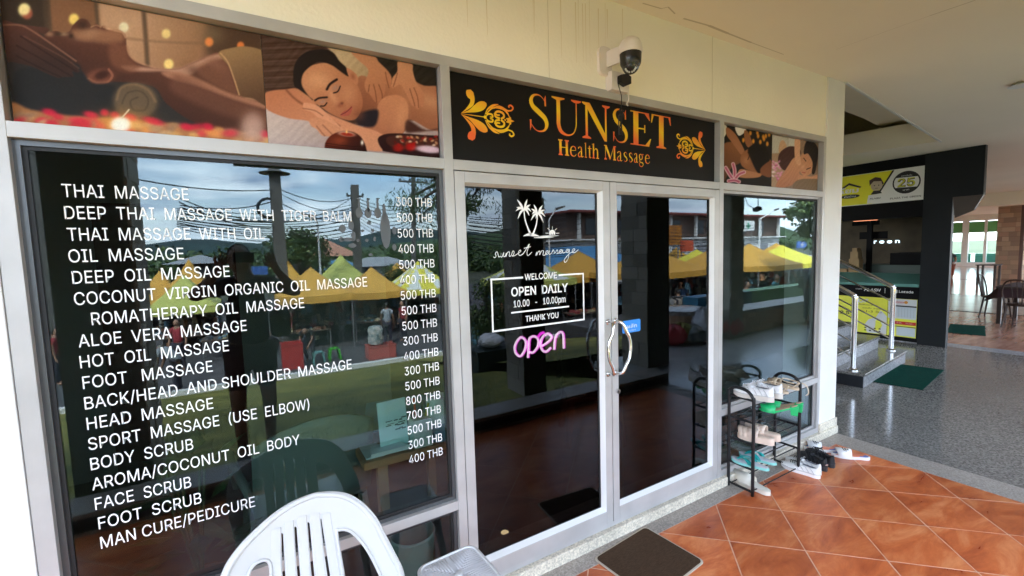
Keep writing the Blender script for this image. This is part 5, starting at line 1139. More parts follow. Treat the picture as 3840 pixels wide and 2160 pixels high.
def floral():
    m = bpy.data.materials.new('floral_footbed'); m.use_nodes = True; n = m.node_tree; b = n.nodes['Principled BSDF']; t = n.nodes.new('ShaderNodeTexCoord')
    v = n.nodes.new('ShaderNodeTexVoronoi'); v.inputs['Scale'].default_value = 26; n.links.new(t.outputs['Object'], v.inputs['Vector']); s = n.nodes.new('ShaderNodeSeparateColor'); n.links.new(v.outputs['Color'], s.inputs[0])
    r = n.nodes.new('ShaderNodeValToRGB'); r.color_ramp.interpolation = 'CONSTANT'; n.links.new(s.outputs[0], r.inputs[0]); e = r.color_ramp.elements; e[0].position = 0; e[0].color = (.72, .22, .12, 1); e[1].position = .3; e[1].color = (.78, .76, .70, 1)
    for p_, c_ in ((.55, (.10, .16, .42, 1)), (.7, (.75, .10, .16, 1)), (.85, (.78, .42, .24, 1))): k = e.new(p_); k.color = c_
    n.links.new(r.outputs[0], b.inputs['Base Color']); return m
FLM = floral(); PRB = mat('print_black', (.012, .012, .012), .5)
for lb, t_, h_ in (('white slide with black stripes and flowery footbed, on the border by the pillar skirting', (3.945, -.015), (4.09, -.225)), ('white slide with black stripes and flowery footbed, the outermost shoe on the tiles', (3.985, -.195), (4.145, -.415))):
    r = slide_shoe(lb, .26, .10, SHW2, SHW2, t_, h_, .002, .018, .048, lambda t: .024-.008*t, 'white slides with three stripes', u=(.50, .84), foot_c=FLM)
    for k in range(3):                                                  # three slanted bars and a word on the outer side of the strap
        m_ = MB(); u0 = .56+.055*k
        for (a0_, a1_) in ((62, 84+k*8),): 
            pts = []
            for du in (0, .035):
                for aa in (a0_-k*4, a1_):
                    w_ = .049; pts.append(((u0+du+(aa-62)*.0006)*.26, w_*1.0*math.cos(math.radians(aa))*1.08, .020+.050*math.sin(math.radians(aa))**.75))
            m_.add([pts[0], pts[1], pts[3], pts[2]], [(0, 1, 2, 3)])
        m_.build('stripe', PRB, r)
    text('adidas', 'word', r, PRB, (-.024, 0, .024, .010), (.245*.84-.040, .030, .0625), Vector((0, -1, 0)), Vector((1, 0, .02)).normalized())
# ================================================================== STAIR with steel rails beyond the pillar
R5 = Matrix.Rotation(math.radians(5.6), 3, 'Z')
s0 = Vector((6.15, .40, 0)); su = R5 @ Vector((1, 0, 0)); sv = R5 @ Vector((0, 1, 0)); WS = 1.78
stc = empty('staircase', 'grey granite stair with steel handrails starting beyond the white pillar', 'stairs', s0); 
BLKS = mat('black_stringer', (.012, .014, .018), .4)
def SV(u, v, z): return su*u+sv*v+Vector((0, 0, z))
def sprism(name, u0, u1, v0, v1, z0, z1, m, par, bev=.003):
    p_ = [SV(u0, v0, 0), SV(u1, v0, 0), SV(u1, v1, 0), SV(u0, v1, 0)]
    return MB().prism([(a.x, a.y) for a in p_], (0, 0, z0), (1, 0, 0), (0, 1, 0), FZ, z1-z0).build(name, m, par, bevel=bev)
for k in range(9):
    v0 = .31*k; s_ = sprism('step', .03, WS, v0, v0+.31*(1 if k < 8 else 4), 0 if k < 1 else .17*k-.02, .17*(k+1)-.03, GR_STEP, stc)
    sprism('tread', .0, WS+.01, v0-.015, v0+.31*(1 if k < 8 else 4), .17*(k+1)-.03, .17*(k+1), GR_DARK, s_)
sprism('stringer', .0, .028, .0, .31, 0, .14, BLKS, stc)
for k in range(1, 9): sprism('stringer', .0, .028, .31*k+.001, .31*(k+1), .17*k+.001, .17*(k+1)-.03, BLKS, stc)
rails = []
for uu, lb in ((.12, 'steel handrail with thin bars on the near side of the stair, close to the pillar'), (WS-.10, 'steel handrail with thin bars on the far side of the stair')):
    hr = empty('handrail', lb, 'handrail', s0, group='steel handrails of the stair')
    b_ = SV(uu, .14, .17); sl = .17/.31
    def Q(v, z): return SV(uu, .14+v, z+.17)
    MB().tube(cat_rom([Q(0, 0), Q(0, .4), Q(0, .86), Q(.012, .905), Q(.06, .945), Q(.5, .945+.46*sl), Q(2.6, .945+2.56*sl)], 6), .030, 14).build('post_and_rail', CHROME if False else STEEL, hr, smooth='all')
    MB().lathe([(.055, 0), (.055, .012), (.038, .028), (.032, .03)], b_, 20).build('flange', STEEL, hr, smooth=True)
    for hgt_ in (.72, .54, .36, .18):
        MB().tube([Q(.0, hgt_-.02), Q(2.6, hgt_-.02+2.6*sl)], .010, 8).build('thin_bar', STEEL, hr, smooth=True)
    for vv in (1.3, 2.55): MB().tube([Q(vv, vv*sl-.02), Q(vv, .945+(vv-.06)*sl)], .024, 12).build('post', STEEL, hr, smooth=True)
# green mats
GM = mat('green_mat', (.004, .050, .034), .95, spec=.05, bump=.7, bscale=400, var=.15, vscale=30)
def quad_mat(lb, pts, grp):
    c_ = sum((Vector(p) for p in pts), Vector((0, 0)))/4 if False else Vector((sum(p[0] for p in pts)/4, sum(p[1] for p in pts)/4, 0))
    e_ = empty('floor_mat', lb, 'mat', (c_.x, c_.y, .0015 if c_.x < 10 else .0015), group=grp)
    MB().prism([(p[0]-c_.x, p[1]-c_.y) for p in pts], (0, 0, 0), (1, 0, 0), (0, 1, 0), FZ, .010).build('carpet', GM, e_, bevel=.002); return e_
quad_mat('dark green mat on the polished granite before the first stair step', [(6.59, -.01), (7.80, .13), (7.73, .60), (6.53, .45)], 'dark green floor mats')
quad_mat('dark green mat at the corridor entrance past the black column', [(11.10, .47), (12.33, .75), (12.17, 1.21), (11.05, .97)], 'dark green floor mats')
# ================================================================== BLACK COLUMN and counter of the parcel shop
bc_ = empty('black_column', 'charcoal column carrying the deep black bulkhead of the parcel shop', 'column', (9.6, .7, 0)); bl_ = Vector(bc_.location)
def bb(n, a, b, m, par=None, bv=0): o_ = BX(n, a, b, m, par or bc_, bv); o_.location = -bl_; return o_
bb('shaft', (9.48, .57, 0), (9.58, .92, 2.38), DARKW)
hd = MB(); hd.prism([(.92, ZC-.001), (.24, ZC-.001), (.235, 2.38), (.92, 2.38)], (9.48, 0, 0), (0, 1, 0), FZ, (1, 0, 0), .10); o = hd.build('head', DARKW, bc_); o.location = -bl_
wd = MB(); wd.prism([(.57, 2.38), (.235, 2.379), (.33, 2.16), (.54, 2.06)], (9.482, 0, 0), (0, 1, 0), FZ, (1, 0, 0), .06); o = wd.build('soffit_panel', mat('dark_timber', (.06, .045, .038), .5, var=.2, vscale=3), bc_); o.location = -bl_
shp = empty('parcel_counter', 'black framed parcel shop counter with yellow posters under a teal worktop', 'counter', (9.6, 1.6, 0)); sl_ = Vector(shp.location)
def pb(n, a, b, m, bv=0): o_ = BX(n, a, b, m, shp, bv); o_.location = -sl_; return o_
BK = mat('shop_black', (.005, .005, .006), .6, spec=.1); TEALC = mat('teal_worktop', (.10, .27, .235), .5); GRYW = mat('back_shelf_grey', (.07, .10, .09), .6)
pb('fascia', (9.50, .92, 2.12), (9.86, 3.4, ZC-.001), BK)
pb('counter_front', (9.50, .92, .02), (9.56, 3.4, .95), BK)
pb('worktop', (9.47, .93, .95), (10.1, 3.4, 1.0), TEALC, .004); 
tp = MB(); tp.prism([(9.48, .951), (9.50, 1.0), (10.1, 1.14), (10.1, .951)], (0, .93, 0), (1, 0, 0), FZ, (0, 1, 0), 2.4); o = tp.build('worktop_slope', TEALC, shp); o.location = -sl_
pb('back_shelf', (10.4, .95, 0), (10.9, 3.0, 1.28), GRYW); pb('shelf_trim', (10.35, .93, 1.28), (10.9, 1.62, 1.50), BK)
tag(BX('parcel_shop_wall', (11.3, 1.12, 0), (11.4, 6, ZC), mat('stone_backwall', (.06, .045, .027), .8, var=.45, vscale=3)), kind='structure')
tag(MB().prism([(9.60, .66), (9.60, .74), (11.3, 1.20), (11.3, 1.12)], (0, 0, 0), (1, 0, 0), (0, 1, 0), FZ, ZC-.001).build('parcel_shop_side_wall', DARKW), kind='structure')
pb('post', (10.30, 1.90, 1.0), (10.36, 1.98, 2.12), BK)
pb('base', (9.52, .92, 0), (9.60, 3.4, .02), GR_STEP)
# lit roof sign
SX = 9.494
sgn = empty('shop_sign', 'yellow and white sign with a big 25 in a black ring over the parcel counter', 'sign', (SX, 1.5, 2.65)); so = Vector(sgn.location)
YEL = mat('sign_yellow', (.80, .76, .02), .4); SWH = mat('sign_white', (.80, .80, .78), .4); SBK = mat('sign_black', (.01, .01, .01), .4); SKIN_ = mat('sign_skin', (.50, .40, .28), .4); BRN = mat('sign_brown', (.05, .02, .015), .4)
UL, UR = Vector((0, -1, 0)), FZ
def flat(name, pts, m, par, off, org, x=SX, dep=.002):
    k = off*.0012; q = MB().prism([(-p[0], p[1]) for p in pts], (x-.001-k, 0, 0), UL, FZ, (-1, 0, 0), .0008); o_ = q.build(name, m, par, fixn=True); o_.location = -org; return o_
pb2 = BX('lightbox', (SX, .918, 2.385), (SX+.02, 3.0, 2.93), SWH, sgn, .002); pb2.location = -so
flat('yellow_field', [(3.0, 2.395), (.94, 2.395), (1.72, 2.395), (1.34, 2.92), (3.0, 2.92)] if False else [(3.0, 2.395), (1.62, 2.395), (1.34, 2.922), (3.0, 2.922)], YEL, sgn, 0, so)
flat('slash', [(1.56, 2.52), (1.53, 2.52), (1.315, 2.922), (1.345, 2.922)], SBK, sgn, 1, so)
def circ(yc, zc, r, n=28, ry=None): return [(yc-r*math.cos(2*math.pi*k/n), zc+(ry or r)*math.sin(2*math.pi*k/n)) for k in range(n)]
flat('ring', circ(1.15, 2.695, .185), SBK, sgn, 1, so); flat('ring_face', circ(1.15, 2.695, .165), SWH, sgn, 2, so)
for zc, a0_, a1_ in ((2.695, 28, 152), (2.695, 208, 332)):
    pts = [(1.15-.166*math.cos(math.radians(a)), zc+.166*math.sin(math.radians(a))) for a in range(a0_, a1_+1, 8)]; flat('band', pts, SBK, sgn, 3, so)
YELN = mat('sign_yellow_figure', (.62, .60, .05), .4)
for s_, off_, m_, bo in (('25', .0055, SBK, .035), ('25', .0070, YELN, .008)):
    text(s_, 'figure', sgn, m_, (-1.265, 2.63, -1.035, 2.765), Vector((SX-off_, 0, 0))-so, UL, FZ, bold=bo)
text('ราคาเริ่มต้น', 'word', sgn, SWH, (-1.22, 2.795, -1.08, 2.815), Vector((SX-.0062, 0, 0))-so, UL, FZ)
text('บาท', 'word', sgn, SWH, (-1.19, 2.560, -1.11, 2.585), Vector((SX-.0062, 0, 0))-so, UL, FZ)
text('PLAZA THE GREEN', 'word', sgn, SBK, (-1.36, 2.435, -.955, 2.462), Vector((SX-.003, 0, 0))-so, UL, FZ, bold=.01)
flat('roof_shape', [(2.12, 2.70), (1.97, 2.80), (1.78, 2.71), (1.80, 2.69), (1.97, 2.76), (2.12, 2.67)], SBK, sgn, 2, so)
text('โฮม', 'word', sgn, SWH, (-2.10, 2.62, -1.82, 2.70), Vector((SX-.005, 0, 0))-so, UL, FZ, bold=.03)
flat('pill', circ(1.95, 2.555, .15, 20, .035), SBK, sgn, 2, so); text('ถึงบ้าน', 'word', sgn, SWH, (-2.04, 2.54, -1.86, 2.568), Vector((SX-.005, 0, 0))-so, UL, FZ)
# plain cheerful face standing in for the printed mascot
flat('printed_face', circ(1.555, 2.70, .085, 24, .095), SKIN_, sgn, 3, so); flat('printed_hair', [(1.655, 2.70), (1.665, 2.80), (1.58, 2.845), (1.50, 2.82), (1.455, 2.72), (1.475, 2.70), (1.49, 2.765), (1.60, 2.775), (1.64, 2.73)], BRN, sgn, 4, so)
for yy in (1.525, 1.585): flat('printed_eye', circ(yy, 2.70, .009, 10), SBK, sgn, 5, so)
flat('printed_mouth', [(1.58, 2.655), (1.53, 2.655), (1.54, 2.648), (1.57, 2.648)], SBK, sgn, 5, so)
flat('printed_shirt', [(1.64, 2.55), (1.60, 2.61), (1.51, 2.61), (1.47, 2.55)], SBK, sgn, 3, so); flat('printed_parcel', [(1.69, 2.40), (1.67, 2.54), (1.45, 2.56), (1.43, 2.40)], SWH, sgn, 4, so)
text('FLASH', 'word', sgn, SBK, (-1.65, 2.465, -1.49, 2.49), Vector((SX-.0072, 0, 0))-so, UL, FZ, bold=.02, shear=.3)
# writing on the counter front
text('FLASH', 'word', shp, SWH, (-1.69, .845, -1.44, .895), Vector((9.498, 0, 0))-sl_, UL, FZ, bold=.02, shear=.35)
text('THE GREEN', 'word', shp, SWH, (-1.82, .868, -1.72, .885), Vector((9.498, 0, 0))-sl_, UL, FZ)
text('Lazada', 'word', shp, SWH, (-1.19, .845, -1.00, .885), Vector((9.498, 0, 0))-sl_, UL, FZ, bold=.01)
flat('logo', [(1.265, .84), (1.265, .885), (1.235, .90), (1.21, .885), (1.21, .84), (1.235, .825)], SWH, shp, 0, sl_, 9.499); flat('divider', [(1.385, .82), (1.38, .82), (1.38, .91), (1.385, .91)], SWH, shp, 0, sl_, 9.499)
# posters
SYL = mat('poster_yellow', (.72, .72, .07), .4); SWP = mat('poster_white', (.58, .60, .62), .4); SGR = mat('poster_grey', (.30, .32, .34), .5); SRD = mat('poster_red', (.50, .02, .02), .4); SLB = mat('poster_pale_blue', (.50, .56, .60), .4)
p1_ = empty('parcel_poster', 'yellow COD poster with a white map on the counter front, behind the handrails', 'poster', (9.495, 1.65, .4)); q1_ = Vector(p1_.location); PX_ = 9.494
def fp(n, y0, z0, y1, z1, m, par, off, org): return flat(n, [(y0, z0), (y1, z0), (y1, z1), (y0, z1)], m, par, off, org, PX_)
fp('sheet', 2.2, .09, 1.335, .74, SYL, p1_, 0, q1_)
flat('white_area', [(1.62, .10), (1.34, .10), (1.34, .42), (1.43, .52), (1.50, .38), (1.60, .34), (1.66, .24)], SWP, p1_, 1, q1_, PX_); flat('map', [(1.52, .13), (1.44, .16), (1.40, .25), (1.44, .36), (1.50, .33), (1.50, .24)], SYL, p1_, 2, q1_, PX_)
text('COD', 'word', p1_, SWP, (-1.86, .635, -1.60, .705), Vector((PX_-.0035, 0, 0))-q1_, UL, FZ, bold=.04)
text('บริการเก็บเงินปลายทาง', 'word', p1_, SBK, (-1.88, .588, -1.48, .608), Vector((PX_-.0035, 0, 0))-q1_, UL, FZ, bold=.01); text('รวดเร็ว  ภายใน', 'word', p1_, SBK, (-1.70, .53, -1.42, .55), Vector((PX_-.0035, 0, 0))-q1_, UL, FZ, bold=.01)
text('2.5%', 'word', p1_, SBK, (-2.05, .40, -1.80, .455), Vector((PX_-.0035, 0, 0))-q1_, UL, FZ, bold=.03); text('1-3 วัน', 'word', p1_, SBK, (-1.64, .465, -1.42, .50), Vector((PX_-.0035, 0, 0))-q1_, UL, FZ)
for i in range(4):
    for j in range(2): fp('icon', 1.66-.07*i, .13+.045*j, 1.63-.07*i, .15+.045*j, SBK, p1_, 3, q1_)
p2_ = empty('parcel_poster', 'white price table poster with a red bar, at the column end of the counter', 'poster', (9.495, 1.12, .4)); q2_ = Vector(p2_.location)
fp('sheet', 1.33, .09, .94, .74, SYL, p2_, 0, q2_); fp('table_head', 1.325, .40, .945, .735, SWP, p2_, 1, q2_); fp('table', 1.20, .42, .95, .60, SLB, p2_, 2, q2_); fp('table', 1.20, .11, .95, .255, SLB, p2_, 2, q2_)
fp('table_bar', 1.22, .605, .945, .628, SBK, p2_, 3, q2_); fp('table_bar', 1.22, .26, .945, .272, SBK, p2_, 3, q2_); fp('red_bar', 1.23, .30, .945, .355, SRD, p2_, 3, q2_)
for i in range(6):
    fp('rule', 1.18-.04*i, .43, 1.177-.04*i, .59, SGR, p2_, 3, q2_)
text('ตารางราคา', 'word', p2_, SRD, (-1.22, .665, -1.10, .70), Vector((PX_-.0045, 0, 0))-q2_, UL, FZ, bold=.02); flat('logo', circ(1.085, .685, .025, 14), mat('poster_orange', (.6, .25, .03), .4), p2_, 3, q2_, PX_)
text('8 กก.', 'word', p2_, SWP, (-1.20, .318, -1.13, .345), Vector((PX_-.0055, 0, 0))-q2_, UL, FZ); text('50,000.-', 'word', p2_, SWP, (-1.08, .318, -.97, .338), Vector((PX_-.0055, 0, 0))-q2_, UL, FZ)
# glowing word and light bar inside the parcel shop
gw = empty('glowing_word', 'glowing white letters reading reen on the dark wall behind the counter', 'neon sign', (10.9, 1.7, 1.95)); q3_ = Vector(gw.location)
LIT = mat('lit_letters', (1, 1, 1), .4, emit=(.60, .85, 1), estr=.13)
ga, gb = P(3100+610/3.45, 900+45/3.45, 0, 10.9), P(3100+945/3.45, 900+45/3.45, 0, 10.9); gt = P(3100+945/3.45, 900+2/3.45, 0, 10.9)
text('r e e n', 'word', gw, LIT, (-ga.y, ga.z, -gb.y, gt.z+.02), Vector((10.9, 0, 0))-q3_, UL, FZ, bold=.02)
la, lb_ = P(3100+345/3.45, 500+1135/3.45, 0, 10.6), P(3100+650/3.45, 500+1108/3.45, 0, 10.6)
lb2 = empty('light_bar', 'thin orange strip light glowing under the fascia of the parcel shop', 'lamp', la); MB().box((0, 0, -.01), (.03, lb_.y-la.y, .012)).build('tube', mat('orange_light', (1, .4, .2), .4, emit=(1, .35, .18), estr=.12), lb2)
MB().box((-.02, .01, -.10), (.08, lb_.y-la.y-.02, -.012)).build('housing', BK, lb2)
CARD = mat('cardboard', (.30, .20, .10), .8, var=.1)
r3 = random.Random(4)
bs = [(2.02, 2.19, 1.0, 1.26), (2.04, 2.17, 1.26, 1.40), (2.06, 2.14, 1.40, 1.47), (2.22, 2.42, 1.0, 1.06)]
for i, (a, b, c, d) in enumerate(bs):
    tag(BX('parcel_box', (10.12, a, c+.14 if c > 1.0 else 1.14), (10.29, b, d+.14), CARD), ['brown carton at the bottom of the stack on the counter', 'brown carton in the middle of the stack on the counter', 'small brown carton topmost on the counter stack', 'flat brown carton lying beside the stack on the counter'][i], 'box', 'cartons on the parcel counter')
mo = empty('notice_screen', 'pale green notice hanging over the parcel counter beside the glowing word', 'sign', (10.4, 1.9, 1.85)); MB().box((0, -.20, -.06), (.02, .22, .05)).build('panel', mat('pale_green', (.26, .34, .15), .5), mo); MB().box((-.005, -.215, -.075), (.0, .235, .065)).build('surround', BK, mo)
# ================================================================== far corridor
BRK = [mat('ledgestone_%d' % i, c, .85, bump=.5, bscale=30) for i, c in enumerate(((.62, .48, .34), (.52, .40, .29), (.70, .56, .42), (.44, .33, .25), (.60, .42, .31)))]
MORT = mat('stone_core', (.24, .18, .14), .9)
def stone_col(lb, x, y, w, d, h, rows, seed, par_=None, grp='stone clad columns of the corridor', faces=('-x', '-y'), mats=None, name='stone_column', core=None):
    r = random.Random(seed); mats = mats or BRK
    e_ = empty(name, lb, 'column', (x, y, 0), group=grp); MB().box((-w/2, -d/2, 0), (w/2, d/2, h)).build('core', core or MORT, e_)
    rh = h/rows
    for f in faces:
        ln = d if f[1] == 'x' else w
        for k in range(rows):
            a = -ln/2-.004
            while a < ln/2-.01:
                b = min(ln/2+.004, a+r.uniform(.45, 1.0)*min(.42, ln)); 
                if ln/2-b < .08: b = ln/2+.004
                t = r.uniform(.010, .026); z0_, z1_ = k*rh+.004, (k+1)*rh-.004
                if f == '-x': q = ((-w/2-t, a+.003, z0_), (-w/2, b-.003, z1_))
                elif f == '+x': q = ((w/2, a+.003, z0_), (w/2+t, b-.003, z1_))
                elif f == '+y': q = ((a+.003, d/2, z0_), (b-.003, d/2+t, z1_))
                else: q = ((a+.003, -d/2-t, z0_), (b-.003, -d/2, z1_))
                BX('stone', q[0], q[1], r.choice(mats), e_); a = b
    return e_
stone_col('tan stone clad column in the far corridor, nearer than its neighbour', 25.5, 1.9, .9, 1.3, ZC, 22, 3)
stone_col('tan stone clad column in the far corridor, partly behind the nearer one', 27.5, 3.35, .9, .75, ZC, 16, 5)
tag(BX('brown_trim', (24.9, 2.60, 0), (25.02, 2.68, ZC), mat('brown_pipe', (.10, .05, .04), .5)), 'dark brown pipe running up between the two far stone columns', 'pipe')
# glazed end wall, bright outside
ew = empty('glazed_wall', 'bright glazed wall with green tinted top lights at the far end of the corridor', 'window wall', (37.9, 8.2, 0)); GGL = glass('far_glass', (.8, .88, .84), .05); WFR = mat('white_frame', (.70, .71, .70), .4); GRG = mat('green_film', (.10, .34, .10), .3)
MB().box((-.05, -3.5, 2.75), (.15, 3.5, ZC)).build('wall_over', WALL2, ew); MB().box((-.05, -3.5, 0), (.15, 3.5, .25)).build('plinth', WALL2, ew)
for i in range(9):
    y = -3.5+i*.87; MB().box((-.06, y-.06 if i % 3 else y-.14, .25), (.1, y+.06 if i % 3 else y+.14, 2.75)).build('mullion', WFR, ew)
for i in range(8):
    y = -3.5+i*.87; MB().box((0, y+.06, .25), (.02, y+.81, 2.05)).build('pane', GGL, ew); MB().box((0, y+.06, 2.08), (.02, y+.81, 2.72)).build('top_light', GRG, ew)
MB().box((-.05, -3.5, 2.05), (.08, 3.5, 2.08)).build('transom', WFR, ew)
for i in range(6): MB().box((1.5, -3+i*1.1, .2), (1.6, -2.1+i*1.1, .75)).build('planter', mat('teal_planter', (.03, .20, .15), .6), ew)
tag(BX('terrace', (38.2, -30, -.1), (70, 60, 0), mat('pale_paving', (.5, .5, .47), .8)), kind='structure')
# dining tables and chairs
WDK = mat('dark_wood', (.035, .018, .012), .45); CLO = mat('dark_red_cloth', (.035, .012, .012), .85)
def dtable(lb, x, y, w, d, cloth):
    e_ = empty('dining_table', lb, 'table', (x, y, 0)); MB().box((-w/2, -d/2, .72), (w/2, d/2, .755)).build('table_top', WDK, e_)
    for a in (-1, 1):
        for b in (-1, 1): MB().box((a*(w/2-.06)-.03, b*(d/2-.06)-.03, 0), (a*(w/2-.06)+.03, b*(d/2-.06)+.03, .72)).build('leg', WDK, e_)
    return e_
dtable('dark table under a maroon cloth at the picture edge in the corridor', 13.5, .20, 1.3, 1.1, True)
cl_ = MB(); cl_.grid(lambda u, v: (13.5+(u-.5)*(1.5 if .1 < u < .9 else 1.5), .20+(v-.5)*1.36, .762 if (.12 < u < .88 and .12 < v < .88) else .55-.10*(1 if (u in (0, 1) and v in (0, 1)) else 0)), 9, 9)
o = cl_.build('tablecloth', CLO, smooth=False); o.modifiers.new('s', 'SOLIDIFY').thickness = .006; tag(o, 'maroon tablecloth hanging in points over the nearest corridor table', 'tablecloth')
dtable('bare dark side table standing alone far down the corridor', 23.3, 3.1, .7, .55, False)
def bchair(lb, x, y, rz):
    e_ = empty('dining_chair', lb, 'chair', (x, y, 0), rz, 'dark round backed dining chairs'); MB().lathe([(.20, .43), (.21, .45), (.20, .47)], (0, 0, 0), 18).build('seat', WDK, e_, smooth=True)
    for a in (-1, 1):
        for b in (-1, 1): MB().tube([(a*.15, b*.15, .44), (a*.20, b*.20, 0)], [.018, .013], 8).build('leg', WDK, e_, smooth=True)
    MB().tube(cat_rom([(-.17, .17, .45), (-.21, .21, .70), (-.15, .25, .88), (0, .27, .93), (.15, .25, .88), (.21, .21, .70), (.17, .17, .45)], 5), .014, 8).build('back_hoop', WDK, e_, smooth='all')
    for a in (-.08, 0, .08): MB().tube([(a*.7, .18, .46), (a, .26, .91)], .007, 6).build('spindle', WDK, e_, smooth=True)
    return e_
bchair('dark round backed chair tucked on the near side of the maroon clothed table', 12.55, .32, math.radians(80)); bchair('dark round backed chair behind the maroon clothed table', 13.9, .95, math.radians(0)); bchair('dark round backed chair at the outer side of the maroon clothed table', 12.9, -.45, math.radians(140))
tag(BX('green_parasol_cover', (17.2, .05, 1.05), (17.5, .45, 1.55), mat('teal_fabric', (.01, .30, .20), .7)), 'teal fabric cover on a stand at the right picture edge', 'cover').location = (0, 0, 0)
tag(BX('stand', (17.25, .1, .2), (17.45, .4, 1.05), WDK), 'dark stand holding the teal cover at the right picture edge', 'stand')
# ceiling lamp and bulkheads in the corridor
tag(BX('ceiling_beam', (20, -3.2, 2.72), (21, 9, ZC-.001), CEIL), kind='structure'); 
ll = P(3835, 322, 2, ZC-.03); tag(MB().lathe([(.09, -.002), (.095, .0), (.06, .02), (.03, .025)], (ll.x, ll.y, ZC-.027), 20).build('ceiling_lamp', PW, smooth=True), 'small round ceiling lamp at the right picture edge', 'lamp')
# ================================================================== OPEN AIR opposite the shop (seen in the panes)
ZM = -1.9
def ground_mat(name, c0, c1, sc, rough=.95, bump=.6, bs=60):
    return mat(name, c0, rough, var=.3, vscale=sc, bump=bump, bscale=bs, noise2=(c0, c1))
GRASS = ground_mat('lawn_grass', (.06, .075, .012), (.24, .21, .04), 1.3)
ASPH = ground_mat('market_paving', (.045, .045, .05), (.085, .08, .08), 1.5, .9, .3, 40)
EARTH = ground_mat('far_ground', (.03, .045, .02), (.08, .08, .05), .06)
tag(BX('far_ground', (-900, -1200, -2.6), (900, 300, -2.1), EARTH), kind='structure')
lw = MB(); lw.grid(lambda u, v: (-40+44.5*u, -2.05-10.65*v, -.02-(1.86)*v**.9), 24, 24); lawn = lw.build('lawn', GRASS, smooth='all'); tag(lawn, kind='structure')
lw = MB(); lw.grid(lambda u, v: (4.5+40*u, -3.9-8.8*v, -.10-(1.78)*v**.9), 24, 20); tag(lw.build('lawn', GRASS, smooth='all'), kind='structure')
tag(BX('lawn_kerb', (-40, -12.86, -2.1), (60, -12.66, -1.74), mat('pale_kerb', (.62, .62, .60), .8, var=.1)), kind='structure')
tag(BX('market_ground', (-120, -45, -2.08), (140, -12.86, ZM), ASPH), kind='structure')
# grass blades on the near lawn
def tufts(name, n, reg, h, m, seed):
    r = random.Random(seed); v = []; f = []
    for k in range(n):
        x, y = r.uniform(*reg[0]), r.uniform(*reg[1]); z = reg[2](x, y); a = r.uniform(0, 6.28); hh = h*r.uniform(.5, 1.2); w_ = .006
        dx, dy = math.cos(a)*w_, math.sin(a)*w_; lx, ly = r.uniform(-.3, .3)*hh, r.uniform(-.3, .3)*hh; i = len(v)
        v += [(x-dx, y-dy, z), (x+dx, y+dy, z), (x+lx, y+ly, z+hh)]; f.append((i, i+1, i+2))
    return MB().add(v, f).build(name, m, fixn=False)
GBL = mat('grass_blade', (.12, .15, .03), .7)
tag(tufts('grass', 26000, ((-6, 6), (-12.4, -2.15), lambda x, y: -.03-1.86*((-2.05-y)/10.65)**.9), .05, GBL, 3), kind='stuff')
# low walls and planters beside the granite terrace
STW = [mat('wall_stone_%d' % i, c, .85, bump=.4, bscale=30) for i, c in enumerate(((.55, .34, .21), (.46, .28, .18), (.62, .42, .28)))]
def slab_wall(name, lb, x0, x1, y0, y1, z0, z1, capm, face='+y'):
    e_ = empty(name, lb, 'low wall', ((x0+x1)/2, (y0+y1)/2, z0)); l_ = Vector(e_.location); q = BX('core', (x0, y0, z0), (x1, y1, z1-.06), MORT, e_); q.location = -l_
    q = BX('cap', (x0-.03, y0-.03, z1-.06), (x1+.03, y1+.03, z1), capm, e_, .004); q.location = -l_
    r = random.Random(int(x0*10)); rows = 4; rh = (z1-.06-z0)/rows
    for k in range(rows):
        a = x0
        while a < x1-.01:
            b = min(x1, a+r.uniform(.22, .5)); q = BX('stone', (a+.004, y1, z0+k*rh+.004), (b-.004, y1+r.uniform(.01, .02), z0+(k+1)*rh-.004), r.choice(STW), e_); q.location = -l_; a = b
    return e_
slab_wall('planter_wall', 'low brown stone planter wall with a grey cap at the edge of the granite terrace', 7.9, 13.5, -3.6, -3.1, 0, .46, GR_BAND)
BLUEP = mat('blue_block', (.03, .20, .34), .5); GRNP = mat('green_block', (.10, .26, .06), .5); DKG = mat('dark_teal_block', (.02, .09, .10), .5)
bw_ = empty('painted_kerb_wall', 'low wall painted blue, dark teal and green beyond the stone planter', 'low wall', (11.5, -4.6, 0)); l_ = Vector(bw_.location)
for n, x0, x1, m_ in (('blue_block', 8.6, 9.9, BLUEP), ('teal_block', 9.9, 10.7, DKG), ('green_block', 10.7, 19.0, GRNP)): q = BX(n, (x0, -4.8, -.3), (x1, -4.4, .58), m_, bw_); q.location = -l_
tag(BX('terrace_strip', (7.9, -4.4, -.3), (30, -3.63, .10), GR_STEP), kind='structure')
# ------------------------------------------------------------------ arcade columns and hanging beam
COLD = mat('column_dark_render', (.10, .115, .095), .7, var=.1); CST = [mat('arcade_stone_%d' % i, c, .85, bump=.5, bscale=25) for i, c in enumerate(((.32, .28, .22), (.24, .21, .165), (.40, .35, .28)))]
BEAM = mat('beam_paint', (.10, .10, .095), .6)
def acol(lb, x0, x1, yv0, yv1, faces):
    w, d = x1-x0, yv1-yv0
    return stone_col(lb, (x0+x1)/2, 2*YG-(yv0+yv1)/2, w, d, ZC-.001, 17, int(x0*7)+9, grp='arcade columns facing the shop', faces=faces, mats=CST, name='arcade_column', core=COLD)
acol('square arcade column with stone sides standing on the parapet, leftmost', -1.21, -.76, 2.42, 2.90, ('+x',))
acol('square arcade column with stone side, opposite the left door', 2.74, 3.05, 2.5, 2.9, ('-x',))
acol('square arcade column with stone side, opposite the right door', 4.84, 5.28, 2.5, 3.0, ('-x',))
acol('square arcade column with stone side at the planter, rightmost', 7.55, 7.92, 3.0, 3.2, ('-x', '+y'))
